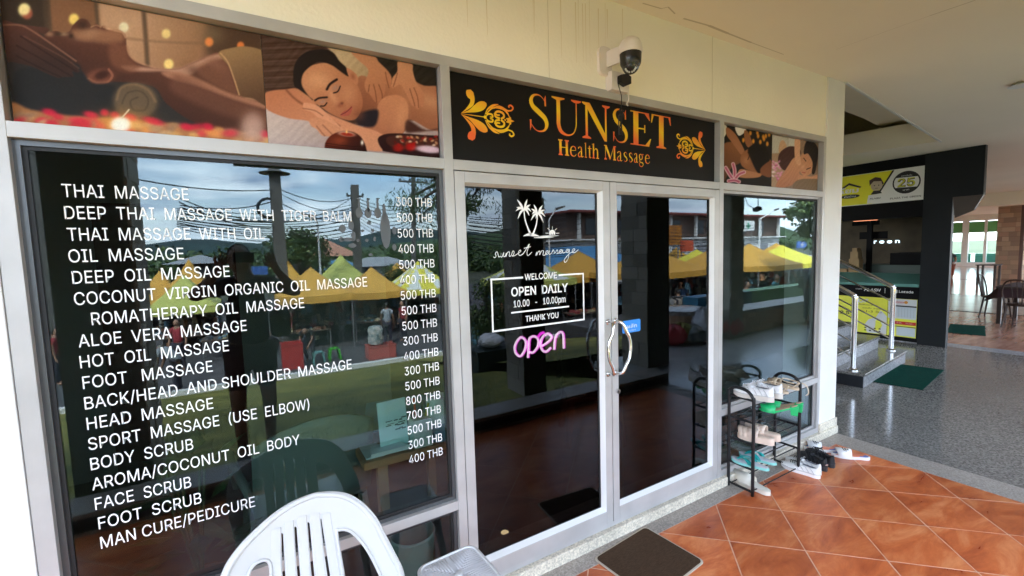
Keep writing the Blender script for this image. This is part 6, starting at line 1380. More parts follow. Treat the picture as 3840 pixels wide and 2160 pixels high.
tag(BX('arcade_beam', (-.06, -2.55, 2.54), (24, -2.35, ZC+.1), BEAM), 'dark downstand beam hanging along the arcade edge', 'beam')
# ------------------------------------------------------------------ people
SKN = mat('skin', (.36, .20, .13), .55); SKND = mat('skin_tan', (.22, .115, .07), .55); HAIR = mat('hair_black', (.012, .01, .01), .6)
def skinned(name, pts, edges, rad, m, parent, root=0, sub=1):
    me = bpy.data.meshes.new(name); me.from_pydata([tuple(p) for p in pts], edges, []); o = link(name, me, parent)
    o.modifiers.new('skin', 'SKIN'); sl = me.skin_vertices[0].data
    for i, r in enumerate(rad):
        sl[i].radius = r if isinstance(r, tuple) else (r, r)
    sl[root].use_root = True
    s_ = o.modifiers.new('sub', 'SUBSURF'); s_.levels = sub; s_.render_levels = sub; me.materials.append(m); o.modifiers['skin'].use_smooth_shade = True
    return o
def person(label, loc, rz, J, cloth, legs, skin=SKN, hair=HAIR, height=1.7, shoes=None, bare_arm=True, long_hair=False, bare_leg=False, group=None):
    """J overrides joints given in metres for a 1.7 m figure facing -y"""
    e_ = empty('person', label, 'person', loc, rz, group); k = height/1.7
    D = dict(pel=(0, 0, .92), wai=(0, 0, 1.05), che=(0, 0, 1.28), nek=(0, 0, 1.44), nk2=(0, -.01, 1.50), hd=(0, -.015, 1.60),
             shl=(.17, 0, 1.40), ell=(.24, .0, 1.14), wrl=(.25, -.05, .90), hal=(.25, -.07, .82), shr=(-.17, 0, 1.40), elr=(-.24, .0, 1.14), wrr=(-.25, -.05, .90), har=(-.25, -.07, .82),
             hil=(.09, 0, .88), knl=(.10, -.01, .49), anl=(.10, .02, .09), fol=(.11, -.13, .03), hir=(-.09, 0, .88), knr=(-.10, -.01, .49), anr=(-.10, .02, .09), for_=(-.11, -.13, .03))
    D.update(J); V = {n: Vector(p)*k for n, p in D.items()}
    def sk(name, chain_sets, rads, m, root=0):
        names = []; ed = []
        for ch_ in chain_sets:
            for n in ch_:
                if n not in names: names.append(n)
            ed += [(names.index(a), names.index(b)) for a, b in zip(ch_, ch_[1:])]
        return skinned(name, [V[n] for n in names], ed, [tuple(x*k for x in rads[n]) if isinstance(rads[n], tuple) else rads[n]*k for n in names], m, e_, root)
    R_ = dict(pel=(.15, .10), wai=(.125, .09), che=(.15, .10), nek=.06, nk2=.052, hd=(.07, .085), shl=.055, ell=.042, wrl=.030, hal=.03, shr=.055, elr=.042, wrr=.030, har=.03, hil=.09, knl=.058, anl=.038, fol=.03, hir=.09, knr=.058, anr=.038, for_=.03)
    sk('body', [('pel', 'wai', 'che', 'nek', 'nk2', 'hd'), ('nek', 'shl', 'ell', 'wrl', 'hal'), ('nek', 'shr', 'elr', 'wrr', 'har'), ('pel', 'hil', 'knl', 'anl', 'fol'), ('pel', 'hir', 'knr', 'anr', 'for_')], R_, skin)
    RC = dict(R_); 
    for n, (a, b) in dict(pel=(.17, .12), wai=(.15, .115), che=(.17, .125)).items(): RC[n] = (a, b)
    V['she'] = V['shl'].lerp(V['ell'], .55); V['sre'] = V['shr'].lerp(V['elr'], .55); RC.update(nek=.075, shl=.075, shr=.075, she=.068, sre=.068)
    sk('shirt', [('pel', 'wai', 'che', 'nek'), ('nek', 'shl', 'she'), ('nek', 'shr', 'sre')], RC, cloth)
    V['kl2'] = V['hil'].lerp(V['knl'], .8 if bare_leg else 1); V['kr2'] = V['hir'].lerp(V['knr'], .8 if bare_leg else 1)
    RC.update(pel=(.175, .125), hil=.115, hir=.115, kl2=.085 if bare_leg else .075, kr2=.085 if bare_leg else .075, anl=.055, anr=.055)
    if bare_leg: sk('shorts', [('pel', 'hil', 'kl2'), ('pel', 'hir', 'kr2')], RC, legs)
    else: sk('trousers', [('pel', 'hil', 'kl2', 'anl'), ('pel', 'hir', 'kr2', 'anr')], RC, legs)
    # head: face features and hair
    hc_ = V['hd']+Vector((0, -.01, .02)); up_ = (V['hd']-V['nk2']).normalized()
    q = MB(); q.grid(lambda u, v: hc_+Vector((.078*math.sin(v*math.pi)*math.cos(u*6.283), .094*math.sin(v*math.pi)*math.sin(u*6.283), .112*math.cos(v*math.pi)))*k, 16, 12, True); q.build('head', skin, e_, smooth='all')
    q = MB(); q.grid(lambda u, v: hc_+Vector((0, .018, .018))+Vector((.086*math.sin(v*math.pi*.62)*math.cos(u*6.283), .098*math.sin(v*math.pi*.62)*math.sin(u*6.283)+(.0 if math.sin(u*6.283) > -.2 else .03), .112*math.cos(v*math.pi*.62)-(.10 if long_hair and math.sin(u*6.283) > 0 else 0)*v))*k, 18, 9, True); q.build('hair', hair, e_, smooth='all')
    f_ = MB(); f_.tube([hc_+Vector((0, -.085, .02))*k, hc_+Vector((0, -.112, -.018))*k], [.008*k, .013*k], 6); f_.build('nose', skin, e_, smooth=True)
    for s_ in (-1, 1):
        MB().lathe([(.003, -.003), (.009, 0), (.003, .003)], hc_+Vector((s_*.03, -.086, .012))*k, 8, axis=1).build('eye', HAIR, e_)
        MB().lathe([(.005, -.006), (.02, 0), (.005, .006)], hc_+Vector((s_*.08, .0, .0))*k, 8, axis=0).build('ear', skin, e_, smooth=True)
    MB().tube([hc_+Vector((-.022, -.084, -.045))*k, hc_+Vector((0, -.090, -.047))*k, hc_+Vector((.022, -.084, -.045))*k], .005*k, 6).build('mouth', mat('lips', (.25, .09, .08), .5), e_)
    # hands: palm with five fingers
    for w_, h_ in (('wrl', 'hal'), ('wrr', 'har')):
        d = (V[h_]-V[w_]).normalized(); s_ = d.cross(Vector((0, 1, .1))).normalized(); base = V[h_]
        m_ = MB(); m_.tube([V[w_]+d*.04*k, base+d*.035*k], [.026*k, .032*k], 8)
        for i, ln in enumerate((.060, .070, .066, .052)):
            b0 = base+d*.03*k+s_*(i-1.5)*.018*k; b1 = b0+d*ln*.55*k+Vector((0, -.008, 0)); b2 = b0+d*ln*k+Vector((0, -.026, 0)); m_.tube([b0, b1, b2], [.009*k, .0085*k, .006*k], 6)
        m_.tube([base-s_*.026*k, base-s_*.05*k+d*.03*k, base-s_*.052*k+d*.055*k], [.011*k, .010*k, .007*k], 6); m_.build('hand', skin, e_, smooth=True)
    if shoes:
        for a, b in (('anl', 'fol'), ('anr', 'for_')): MB().tube(cat_rom([V[a]+Vector((0, .05, -.045))*k, V[a]+Vector((0, 0, -.035))*k, V[b]+Vector((0, -.02, .01)), V[b]+Vector((0, -.08, .0))], 3), [.035*k]*4+[.045*k]*4+[.035*k]*2, 8).build('shoe', shoes, e_, smooth=True)
    return e_
BLKC = mat('black_cloth', (.012, .012, .014), .85); MAR = mat('maroon_shorts', (.035, .010, .012), .85)
ph = person('photographer in black shirt and dark red shorts, mirrored in the big pane', (-.04, -2.33, .02), math.pi-.12,
   dict(shl=(.17, 0, 1.42), ell=(.36, -.13, 1.36), wrl=(.20, -.22, 1.52), hal=(.17, -.235, 1.585), shr=(-.17, 0, 1.42), elr=(-.36, -.13, 1.34), wrr=(-.20, -.22, 1.52), har=(-.17, -.235, 1.585), hd=(.03, -.03, 1.60), knl=(.11, 0, .49), knr=(-.11, 0, .49)),
   BLKC, MAR, SKND, height=1.80, shoes=BLKC, bare_leg=True)
bag = MB(); bag.prism(rrect(-.08, -.12, .08, .12, .05), (0, 0, 0), (1, 0, 0), FZ, (0, 1, 0), .12); o = bag.build('shoulder_bag', BLKC, bevel=.01); o.location = (.20, -2.45, 1.18); tag(o, 'black shoulder bag hanging at the photographer\'s hip', 'bag')
phn = MB(); n_ = -_fw; o_ = CAM-_fw*.004+C_R*.035
phn.prism(rrect(-.112, -.022, .042, .055, .012), CAM-_fw*.006, -C_R*-1, C_U, -_fw, .008); o = phn.build('phone', mat('phone_black', (.01, .01, .012), .2), bevel=.001); tag(o, 'black smartphone held level by the photographer', 'phone')
# ------------------------------------------------------------------ market tents
TOR = mat('tent_orange', (.62, .33, .05), .7, var=.06, vscale=2); TYE = mat('tent_yellow', (.70, .62, .06), .7, var=.05, vscale=2); TLI = mat('tent_lime', (.50, .52, .13), .7, var=.05, vscale=2); TWH = mat('tent_white', (.66, .68, .64), .7); POLE = mat('tent_pole', (.30, .30, .31), .4, .6)
TENTS = []
def tent(lb, pl_, pr_, yv, col, dep=None, stripes=None, peak=1.05, grp='market tents'):
    a, b = RV(*pl_, yv), RV(*pr_, yv); w_ = b.x-a.x; d_ = dep or w_; ze = (a.z+b.z)/2; cx_, cy_ = (a.x+b.x)/2, a.y-d_/2
    e_ = empty('market_tent', lb, 'tent', (cx_, cy_, ZM), group=grp); zz = ze-ZM; s_ = MB(); pk = peak
    def top(u, v):
        x, y = (u-.5)*2, (v-.5)*2; r = max(abs(x), abs(y)); rr_ = 1-r
        h = pk*(rr_**1.25)*1.0+.0; sag = -.05*(1-min(abs(x), abs(y))**2)*(r**6)
        return (x*w_/2, y*d_/2, zz+h+sag)
    s_.grid(top, 17, 17)
    o = s_.build('canopy', [col]+([stripes] if stripes else []), e_, smooth='all')
    if stripes:
        for p_ in o.data.polygons:
            c_ = p_.center; x, y = abs(c_.x/(w_/2)), abs(c_.y/(d_/2)); p_.material_index = 1 if abs(min(x, y)/max(x, y, 1e-3)-.55) < .22 else 0
    v_ = MB()
    for (x0, y0, x1, y1) in ((-1, 1, 1, 1), (1, 1, 1, -1), (1, -1, -1, -1), (-1, -1, -1, 1)):
        n = 14
        for i in range(n):
            t0_, t1_ = i/n, (i+1)/n; q = []
            for t in (t0_, t1_): q.append(((x0+(x1-x0)*t)*w_/2, (y0+(y1-y0)*t)*d_/2, -.05*math.sin(math.pi*t)*1, .015*math.sin(t*40)))
            (xa, ya, sa, wa), (xb, yb_, sb, wb) = q
            v_.add([(xa, ya, zz+sa), (xb, yb_, zz+sb), (xb*(1+.01), yb_*(1+.01)+wb, zz+sb-.28+wb), (xa*1.01, ya*1.01+wa, zz+sa-.28+wa)], [(0, 1, 2, 3)])
    v_.build('valance', col, e_, smooth='all')
    for x in (-1, 1):
        for y in (-1, 1): MB().box((x*w_*.485-.022, y*d_*.485-.022, 0), (x*w_*.485+.022, y*d_*.485+.022, zz)).build('leg', POLE, e_)
    TENTS.append((cx_, cy_, w_, d_)); return e_
q2c = crop(800, 600, 2.4156); q6 = crop(100, 1100, 2.415); q17 = crop(1700, 700, 2.07); q22 = crop(2250, 700, 2.07)
tent('orange market tent nearest the lawn kerb, mirrored just right of the photographer', q2c(590, 1240), q2c(1262, 1205), 16.5, TOR, 3.0)
tent('orange market tent with a deep valance, beside the tent by the photographer', q2c(1268, 1205), q2c(1750, 1178), 17.5, TOR, 3.0)
tent('lime green market tent rising behind the two front orange tents', q2c(985, 1090), q2c(1425, 1085), 25, TLI, 3.2, peak=1.5)
tent('orange market tent far behind, left of the lime one', q2c(560, 1125), q2c(850, 1092), 28, TOR, 3.0, peak=1.3)
tent('orange market tent far behind, at the wire poles', q2c(1570, 1115), q2c(1880, 1085), 28, TOR, 3.0, peak=1.3)
tent('yellow and white striped market tent at the right edge of the big pane', q2c(1690, 1175), q2c(2210, 1145), 18.5, TYE, 3.2, TWH, peak=1.3)
tent('lime yellow market tent left of the photographer', (535, 1156), (815, 1146), 19, TLI, 3.0, peak=1.2)
tent('orange market tent behind the lime one on the left', (470, 1140), (700, 1132), 26, TOR, 3.0, peak=1.6)
tent('lime and white striped market tent mirrored in the left door', (1930, 1058), (2162, 1042), 14, TLI, 3.2, TWH, peak=1.1)
tent('wide orange market tent mirrored at the right edge of the left door', (2120, 1036), (2360, 1030), 15.5, TOR, 3.2, peak=1.3)
tent('orange market tent mirrored in the right door', (2400, 1022), (2668, 1012), 12, TOR, 3.4, peak=1.15)
tent('yellow market tent behind the orange one of the right door', (2600, 1002), (2760, 996), 17, TYE, 3.0, peak=1.2)
tent('orange market tent mirrored at the left of the right window', (2700, 1004), (2852, 998), 12, TOR, 3.2, peak=1.1)
tent('orange market tent mirrored in the middle of the right window', (2846, 996), (3010, 988), 11, TOR, 3.6, peak=1.15)
tent('bright yellow market tent mirrored at the right of the right window', (2960, 985), (3110, 985), 13, TYE, 3.6, peak=1.2)
tent('orange market tent in the second row, over the left end of the far stalls', q2c(-420, 1150), q2c(-60, 1130), 24, TOR, 3.0, peak=1.3)
tent('pale white market tent in the far row behind the wide orange one', q22(530, 585), q22(640, 575), 30, TWH, 3.0, peak=1.4)
tent('orange market tent in the far row right of the white one', q22(640, 590), q22(760, 585), 24, TOR, 3.0, peak=1.4)
tent('golden market tent in the far row above the bright yellow one', q22(1400, 540), q22(1600, 538), 19, TOR, 3.0, peak=1.2)
# ------------------------------------------------------------------ stalls, stools, crates and goods
TBW = mat('stall_wood', (.10, .07, .05), .8); CLT = [mat('garment_%d' % i, c, .85) for i, c in enumerate(((.30, .03, .04), (.03, .10, .20), (.22, .22, .22), (.02, .02, .03), (.05, .20, .12), (.35, .30, .25), (.25, .08, .12), (.10, .25, .35)))]
r4 = random.Random(21)
GOOD = [mat('goods_%d' % i, c, .7) for i, c in enumerate(((.35, .16, .08), (.30, .28, .22), (.10, .22, .30), (.28, .05, .05), (.10, .10, .10), (.40, .34, .20)))]
STALL_L = ['first stall table from the left, heaped with wares', 'stall table under the lime tent on the left', 'stall table behind the photographer\'s mirror image', 'stall table under the nearest orange tent', 'stall table by the green stool', 'stall table under the second orange tent', 'stall table under the striped tent', 'stall table mirrored in the left door', 'stall table under the wide orange tent', 'stall table mirrored in the right door', 'stall table in the right window, left end', 'stall table in the right window, right end']
for i, (x, y) in enumerate(((-4.6, -17.6), (-2.6, -19.5), (-.6, -17.8), (1.6, -17.5), (2.6, -20.5), (4.3, -18.3), (7.2, -19.4), (8.2, -16.2), (13, -17), (13.5, -14), (22, -14), (29, -13.5))):
    e_ = empty('stall_table', STALL_L[i], 'table', (x, y, ZM), group='market stall tables'); MB().box((-1.1, -.45, .70), (1.1, .45, .74)).build('table_top', TBW, e_)
    for a in (-1, 1):
        for b in (-1, 1): MB().box((a*1.05-.02, b*.4-.02, 0), (a*1.05+.02, b*.4+.02, .70)).build('leg', POLE, e_)
    m_ = MB()
    for k in range(22):
        m_.m = k % 3; a, b = r4.uniform(-1, 1), r4.uniform(-.36, .36); s_ = r4.uniform(.06, .15); m_.cbox((a, b, .74+s_*.4), (s_*1.6, s_, s_*.8), r4.uniform(0, 3))
    g_ = m_.build('wares', [GOOD[i % 6], GOOD[(i+2) % 6], GOOD[(i+3) % 6]]); g_.location = (x, y, ZM+.001); tag(g_, 'loose wares heaped on the '+STALL_L[i].split(',')[0], 'goods', kind='stuff')
for i, (cx_, cy_, w_, d_) in enumerate(TENTS):
    m_ = MB(); nb = 70
    for k in range(nb):
        m_.m = k % 6; a, b = r4.uniform(-.46, .46)*w_, r4.uniform(-.46, .1)*d_; s_ = r4.uniform(.06, .20); h_ = r4.choice((.2, .8, .85, 1.1, 1.45, 1.6)); m_.cbox((a, b, h_), (s_*1.3, s_, s_*(2.2 if h_ > 1 else .9)), r4.uniform(0, 3))
    m_.m = 6
    for h_ in (.10, .72, 1.02, 1.35): m_.box((-w_*.46, -d_*.47, h_), (w_*.46, -d_*.30, h_+.03))
    m_.box((-w_*.47, -d_*.49, .0), (w_*.47, -d_*.48, 1.75))  # black backing sheet added for the shade under the tent
    g_ = m_.build('stall_goods', GOOD+[BLKC]); g_.location = (cx_, cy_, ZM+.001); tag(g_, 'mixed goods on dark shelves crowded under a market tent', 'goods', kind='stuff')
def stool(lb, p, m):
    e_ = empty('market_stool', lb, 'stool', (p.x, p.y, ZM), group='small plastic stools in the market'); MB().prism(rrect(-.14, -.14, .14, .14, .03), (0, 0, .38), (1, 0, 0), (0, 1, 0), FZ, .04).build('seat', m, e_)
    for a in (-1, 1):
        for b in (-1, 1): MB().add([(a*.14-.03, b*.14-.03, .38), (a*.14+.03, b*.14-.03, .38), (a*.14+.03, b*.14+.03, .38), (a*.14-.03, b*.14+.03, .38), (a*.18-.025, b*.18-.025, 0), (a*.18+.025, b*.18-.025, 0), (a*.18+.025, b*.18+.025, 0), (a*.18-.025, b*.18+.025, 0)], [(0, 1, 2, 3), (7, 6, 5, 4), (0, 4, 5, 1), (1, 5, 6, 2), (2, 6, 7, 3), (3, 7, 4, 0)]).build('leg', m, e_)
q3c = crop(800, 1100, 2.415)
stool('bright green plastic stool on the paving behind the lawn kerb', RV(*q3c(1100, 602), 14.7), mat('stool_green', (.04, .35, .02), .5)); stool('grey teal plastic stool left of the bright green one', RV(*q3c(955, 622), 14.4), mat('stool_teal', (.12, .28, .27), .5))
REDC = mat('crate_red', (.42, .03, .03), .5); PNKC = mat('crate_pink', (.48, .12, .10), .5)
def crate(lb, p, w_, d_, h_, m):
    e_ = empty('plastic_crate', lb, 'crate', (p.x, p.y, ZM), group='red plastic crates'); mb = MB(); t = .02
    mb.box((-w_/2, -d_/2, 0), (w_/2, d_/2, t)); mb.box((-w_/2, -d_/2, t), (w_/2, -d_/2+t, h_)); mb.box((-w_/2, d_/2-t, t), (w_/2, d_/2, h_)); mb.box((-w_/2, -d_/2+t, t), (-w_/2+t, d_/2-t, h_)); mb.box((w_/2-t, -d_/2+t, t), (w_/2, d_/2-t, h_)); mb.build('body', m, e_)
    q = MB(); q.box((-w_/2-.02, -d_/2-.02, h_-.04), (w_/2+.02, -d_/2, h_)); q.box((-w_/2-.02, d_/2, h_-.04), (w_/2+.02, d_/2+.02, h_)); q.build('rim', m, e_)
crate('pink red plastic crate under the patterned bag', RV(*q3c(1520, 598), 14.0), .95, .6, .48, PNKC); crate('deep red plastic tub by the photographer\'s mirror image', RV(*q3c(720, 640), 14.3), .62, .6, .85, REDC)
pb_ = RV(*q3c(1475, 490), 14.0); PAT = mat('patterned_cloth', (.3, .4, .5), .8, var=1, vscale=9, noise2=((.02, .10, .12), (.55, .50, .45)))
tag(MB().lathe([(.10, 0), (.26, .05), (.29, .22), (.25, .38), (.27, .55), (.20, .66), (.05, .68)], (pb_.x, pb_.y, ZM+.48), 14).build('patterned_bag', PAT, smooth=True), 'patterned blue and green bag standing on the pink crate', 'bag')
def clothes_rack(lb, a, b, y, zt_, mats_, seed, zg=ZM, ln=.95):
    r = random.Random(seed); e_ = empty('clothes_rack', lb, 'clothes rack', ((a+b)/2, y, zg), group='clothes racks in the market'); w_ = b-a; zt2 = zt_-zg
    f_ = MB(); f_.tube([(-w_/2, 0, zt2), (w_/2, 0, zt2)], .014, 6)
    for s_ in (-1, 1): f_.tube([(s_*w_/2*.95, 0, zt2), (s_*w_/2*.95, 0, 0)], .014, 6); f_.tube([(s_*w_/2*.95, -.25, .02), (s_*w_/2*.95, .25, .02)], .014, 6)
    f_.build('frame', POLE, e_)
    n = max(5, int(w_/.11))
    for i in range(n):
        x = -w_/2*.9+w_*.9*i/(n-1)+r.uniform(-.02, .02); l2 = ln*r.uniform(.7, 1); wd_ = r.uniform(.17, .24)
        g_ = MB(); g_.grid(lambda u, v: (x+.02*math.sin(u*9+v*5)+.03*v, (u-.5)*2*wd_*(.75+.3*v), zt2-.06-l2*v-.05*abs(u-.5)*2*(1-v)), 7, 6); o = g_.build('garment', r.choice(mats_), e_, smooth='all'); o.modifiers.new('s', 'SOLIDIFY').thickness = .03
a, b = RV(*q17(130, 1040), 12), RV(*q17(415, 1030), 12); clothes_rack('rack of red, black and white clothes mirrored at the left of the left door', a.x, b.x, a.y, a.z, CLT, 3)
a, b = RV(*q22(535, 860), 9), RV(*q22(660, 865), 9); clothes_rack('rack of grey and brown clothes mirrored in the right door beside the dark column', a.x, b.x, a.y, a.z, [CLT[2], CLT[5], CLT[3]], 4, ln=1.3)
a, b = RV(*q22(700, 865), 9), RV(*q22(830, 870), 9); clothes_rack('rack of blue and white clothes mirrored at the right of the right door', a.x, b.x, a.y, a.z, [CLT[7], CLT[2], CLT[5]], 5, ln=.8)
a, b = RV(*q22(1510, 765), 9), RV(*q22(1620, 760), 9); clothes_rack('rack of dark navy clothes mirrored at the right of the right window', a.x, b.x, a.y, a.z, [CLT[3], CLT[1]], 6, ln=1.2)
# bags left by the terrace edge
RB = mat('red_plastic_bag', (.45, .02, .03), .5); WB = mat('white_plastic_bag', (.60, .60, .62), .4, coat=.3); PUR = mat('purple_tub', (.16, .12, .30), .5); YG_ = mat('olive_bag', (.25, .24, .04), .6)
def blob_thing(name, lb, cat_, p, r_, m, seed, sq=.8):
    r = random.Random(seed); ph_ = [r.uniform(0, 6) for _ in range(6)]
    mb = MB(); mb.grid(lambda u, v: (p[0]+r_*math.sin(v*3.1416)*math.cos(u*6.283)*(1+.16*math.sin(3*u*6.283+ph_[0])+.1*math.sin(7*u*6.283+ph_[1]+4*v)), p[1]+r_*math.sin(v*3.1416)*math.sin(u*6.283)*(1+.15*math.sin(4*u*6.283+ph_[2]+3*v)), p[2]+r_*sq*(1-math.cos(v*3.1416))*(1+.1*math.sin(5*u*6.283+ph_[3]))), 24, 14, True)
    return tag(mb.build(name, m, smooth='all'), lb, cat_)
def on_floor(px, py, z=0.): 
    p = P(px, py, 2, z); return (p.x, 2*YG-p.y, z)
blob_thing('carrier_bag', 'red plastic carrier bag lying on the terrace floor by the rightmost arcade column', 'bag', on_floor(*q22(1000, 1165)), .26, RB, 1)
blob_thing('carrier_bag', 'red plastic carrier bag on the terrace floor beside the dark column of the right door', 'bag', on_floor(*q22(570, 1230)), .22, RB, 2)
blob_thing('carrier_bag', 'olive yellow carrier bag slumped on the terrace floor', 'bag', on_floor(*q22(630, 1215)), .22, YG_, 3)
blob_thing('carrier_bag', 'big white plastic sack leaning by the round planter', 'bag', on_floor(*q22(800, 1205)), .20, WB, 4, 1.5)
blob_thing('carrier_bag', 'checked teal bag on the terrace floor before the white sack', 'bag', on_floor(*q22(730, 1215)), .20, PAT, 6)
f_ = on_floor(*q22(580, 1175)); tag(MB().lathe([(.24, 0), (.30, .22), (.32, .22), (.32, .25), (.28, .25)], f_, 20).build('tub', PUR, smooth=True), 'purple plastic tub behind the olive bag', 'tub')
f_ = on_floor(*q22(720, 1185)); rp_ = empty('round_planter', 'round brown stone planter with pale rim near the right door\'s mirrored clothes', 'planter', (f_[0], f_[1]-.3, 0)); MB().lathe([(.44, 0), (.46, .48)], (0, 0, 0), 24).build('drum', STW[0], rp_, smooth=True); MB().lathe([(.50, .48), (.50, .56), (.42, .57)], (0, 0, 0), 24).build('rim', GR_STEP, rp_, smooth=True)
wb_ = RV(*q17(290, 1245), 7); blob_thing('carrier_bag', 'white plastic bag hanging mirrored left of the neon sign', 'bag', (wb_.x, wb_.y, wb_.z), .30, WB, 8, .5); tag(BX('dark_counter', (wb_.x-.5, wb_.y-.35, -1.2), (wb_.x+.9, wb_.y+.35, wb_.z), mat('dark_counter_paint', (.015, .025, .02), .6)), 'dark counter under the white plastic bag', 'counter')
# market people
SHG_ = mat('shirt_grey', (.28, .31, .34), .85); SHP = mat('shirt_pink', (.60, .28, .26), .85); SHT = mat('shirt_teal', (.06, .20, .22), .85); JEA = mat('trousers_dark', (.03, .03, .045), .85); SHB = mat('shirt_blue', (.10, .20, .40), .85)
p_ = RV(*q6(1380, 960), 13.2); person('man in a grey shirt bending forward before a stall, mirrored left of the photographer', (p_.x, p_.y, ZM), math.radians(-75), dict(pel=(0, .1, .90), wai=(0, .0, 1.05), che=(0, -.20, 1.20), nek=(0, -.36, 1.28), nk2=(0, -.42, 1.28), hd=(0, -.52, 1.28), shl=(.18, -.32, 1.22), ell=(.20, -.34, .95), wrl=(.16, -.42, .70), hal=(.15, -.44, .62), shr=(-.18, -.32, 1.22), elr=(-.20, -.34, .95), wrr=(-.16, -.42, .70), har=(-.15, -.44, .62)), SHG_, JEA, SKND)
p_ = RV(*q3c(860, 300), 15); person('person in black crouching over the red tub, mirrored right of the photographer', (p_.x, p_.y, ZM), math.radians(200), dict(pel=(0, .12, .78), wai=(0, .02, .95), che=(0, -.18, 1.08), nek=(0, -.34, 1.14), nk2=(0, -.40, 1.14), hd=(0, -.48, 1.12), shl=(.18, -.3, 1.08), ell=(.2, -.40, .82), wrl=(.1, -.55, .66), hal=(.09, -.6, .62), shr=(-.18, -.3, 1.08), elr=(-.2, -.40, .82), wrr=(-.1, -.55, .66), har=(-.09, -.6, .62), knl=(.14, -.12, .46), knr=(-.14, -.12, .46)), BLKC, JEA, SKND)
p_ = RV(*q3c(1585, 420), 16); person('person in a pale patterned shirt standing between the stalls, mirrored near the prices', (p_.x, p_.y, ZM), 0.4, {}, SHG_, JEA, SKND)
SIT = dict(pel=(0, .05, .48), wai=(0, .05, .64), che=(0, .02, .88), nek=(0, 0, 1.03), nk2=(0, -.01, 1.09), hd=(0, -.02, 1.19), shl=(.17, .0, .99), ell=(.22, -.08, .75), wrl=(.14, -.28, .66), hal=(.13, -.34, .66), shr=(-.17, .0, .99), elr=(-.22, -.08, .75), wrr=(-.14, -.28, .66), har=(-.13, -.34, .66), hil=(.09, .0, .47), knl=(.12, -.42, .47), anl=(.12, -.40, .09), fol=(.12, -.54, .03), hir=(-.09, .0, .47), knr=(-.12, -.42, .47), anr=(-.12, -.40, .09), for_=(-.12, -.54, .03))
def facing(px, pyb, yv): p = RV(px, pyb, yv); return p
p_ = RV(*q22(1140, 900), 8.2); person('woman in a pink shirt sitting with her back turned, mirrored in the right window', (p_.x, p_.y, p_.z-.52), math.radians(190), SIT, SHP, JEA, SKN)
sb = MB(); sb.box((p_.x-.2, p_.y-.2, p_.z-.52), (p_.x+.2, p_.y+.2, p_.z-.08)); tag(sb.build('box_stool', REDC), 'red box seat under the woman in pink', 'seat')
p_ = RV(*q22(1360, 890), 7.0); person('woman in a teal top and shorts standing at a stall, mirrored in the right window', (p_.x, p_.y, p_.z-.75), math.radians(170), {}, SHT, SHG_, SKN, bare_leg=True, long_hair=True)
tag(BX('market_terrace', (p_.x-6, -12, -2.0), (p_.x+22, p_.y+.9, p_.z-.76), ASPH), kind='structure')
p_ = RV(*q22(1340, 1135), 3.0); person('person in black bending over with hands low, mirrored in front of the stone planter', (10.3, -2.85, 0), math.radians(100), dict(pel=(0, .15, .85), wai=(0, .02, .98), che=(0, -.2, 1.08), nek=(0, -.38, 1.12), nk2=(0, -.44, 1.12), hd=(0, -.54, 1.10), shl=(.18, -.34, 1.06), ell=(.2, -.40, .80), wrl=(.12, -.50, .58), hal=(.11, -.53, .50), shr=(-.18, -.34, 1.06), elr=(-.2, -.40, .80), wrr=(-.12, -.50, .58), har=(-.11, -.53, .50)), BLKC, BLKC, SKND)
p_ = RV(*q22(605, 850), 10.5); person('woman with tied black hair behind the grey clothes, mirrored in the right door', (p_.x, p_.y, p_.z-1.45), math.radians(20), {}, BLKC, JEA, SKN)
p_ = RV(*q22(645, 800), 13); person('person in a blue shirt far under the orange tent of the right door', (p_.x, p_.y, ZM), math.radians(60), {}, SHB, JEA, SKN)
# visitors among the far stalls: three kinds, copied
crowd = [((3.2, -22.5), 20), ((6.6, -22), 150), ((-2.2, -16.2), 200), ((9.2, -19), 60), ((12, -15.5), 10), ((16.5, -15), 120), ((19.5, -13.6), 200), ((24.5, -15), 80), ((5.4, -16.2), 250), ((10.6, -21), 300), ((27.5, -15.5), 40), ((-5.2, -16.4), 90)]
protos = []
for i, ((x, y), a) in enumerate(crowd):
    c_, lb_ = ((SHG_, 'market visitor in a pale grey shirt among the far stalls'), (SHB, 'market visitor in a blue shirt among the far stalls'), (CLT[0], 'market visitor in a dark red shirt among the far stalls'))[i % 3]
    if i < 3: o = person(lb_, (x, y, ZM), math.radians(a), {}, c_, JEA, SKN, group='visitors of the market'); protos.append(o)
    else: o = copy_tree(protos[i % 3]); o.location = (x, y, ZM); o.rotation_euler = (0, 0, math.radians(a))
# seated reader far down the corridor
p_ = (27.0, 5.15, 0); person('barefoot person hunched over a phone on an orange seat down the corridor', p_, math.radians(-75), dict(SIT, hd=(0, -.14, 1.14), nk2=(0, -.07, 1.07)), mat('shirt_dark', (.05, .06, .07), .85), mat('trousers_orange', (.30, .07, .03), .85), SKN)
tag(BX('box_stool', (26.6, 5.0, 0), (27.0, 5.4, .42), mat('orange_paint', (.40, .08, .03), .6)), 'orange block seat far down the corridor beside the black column', 'seat')
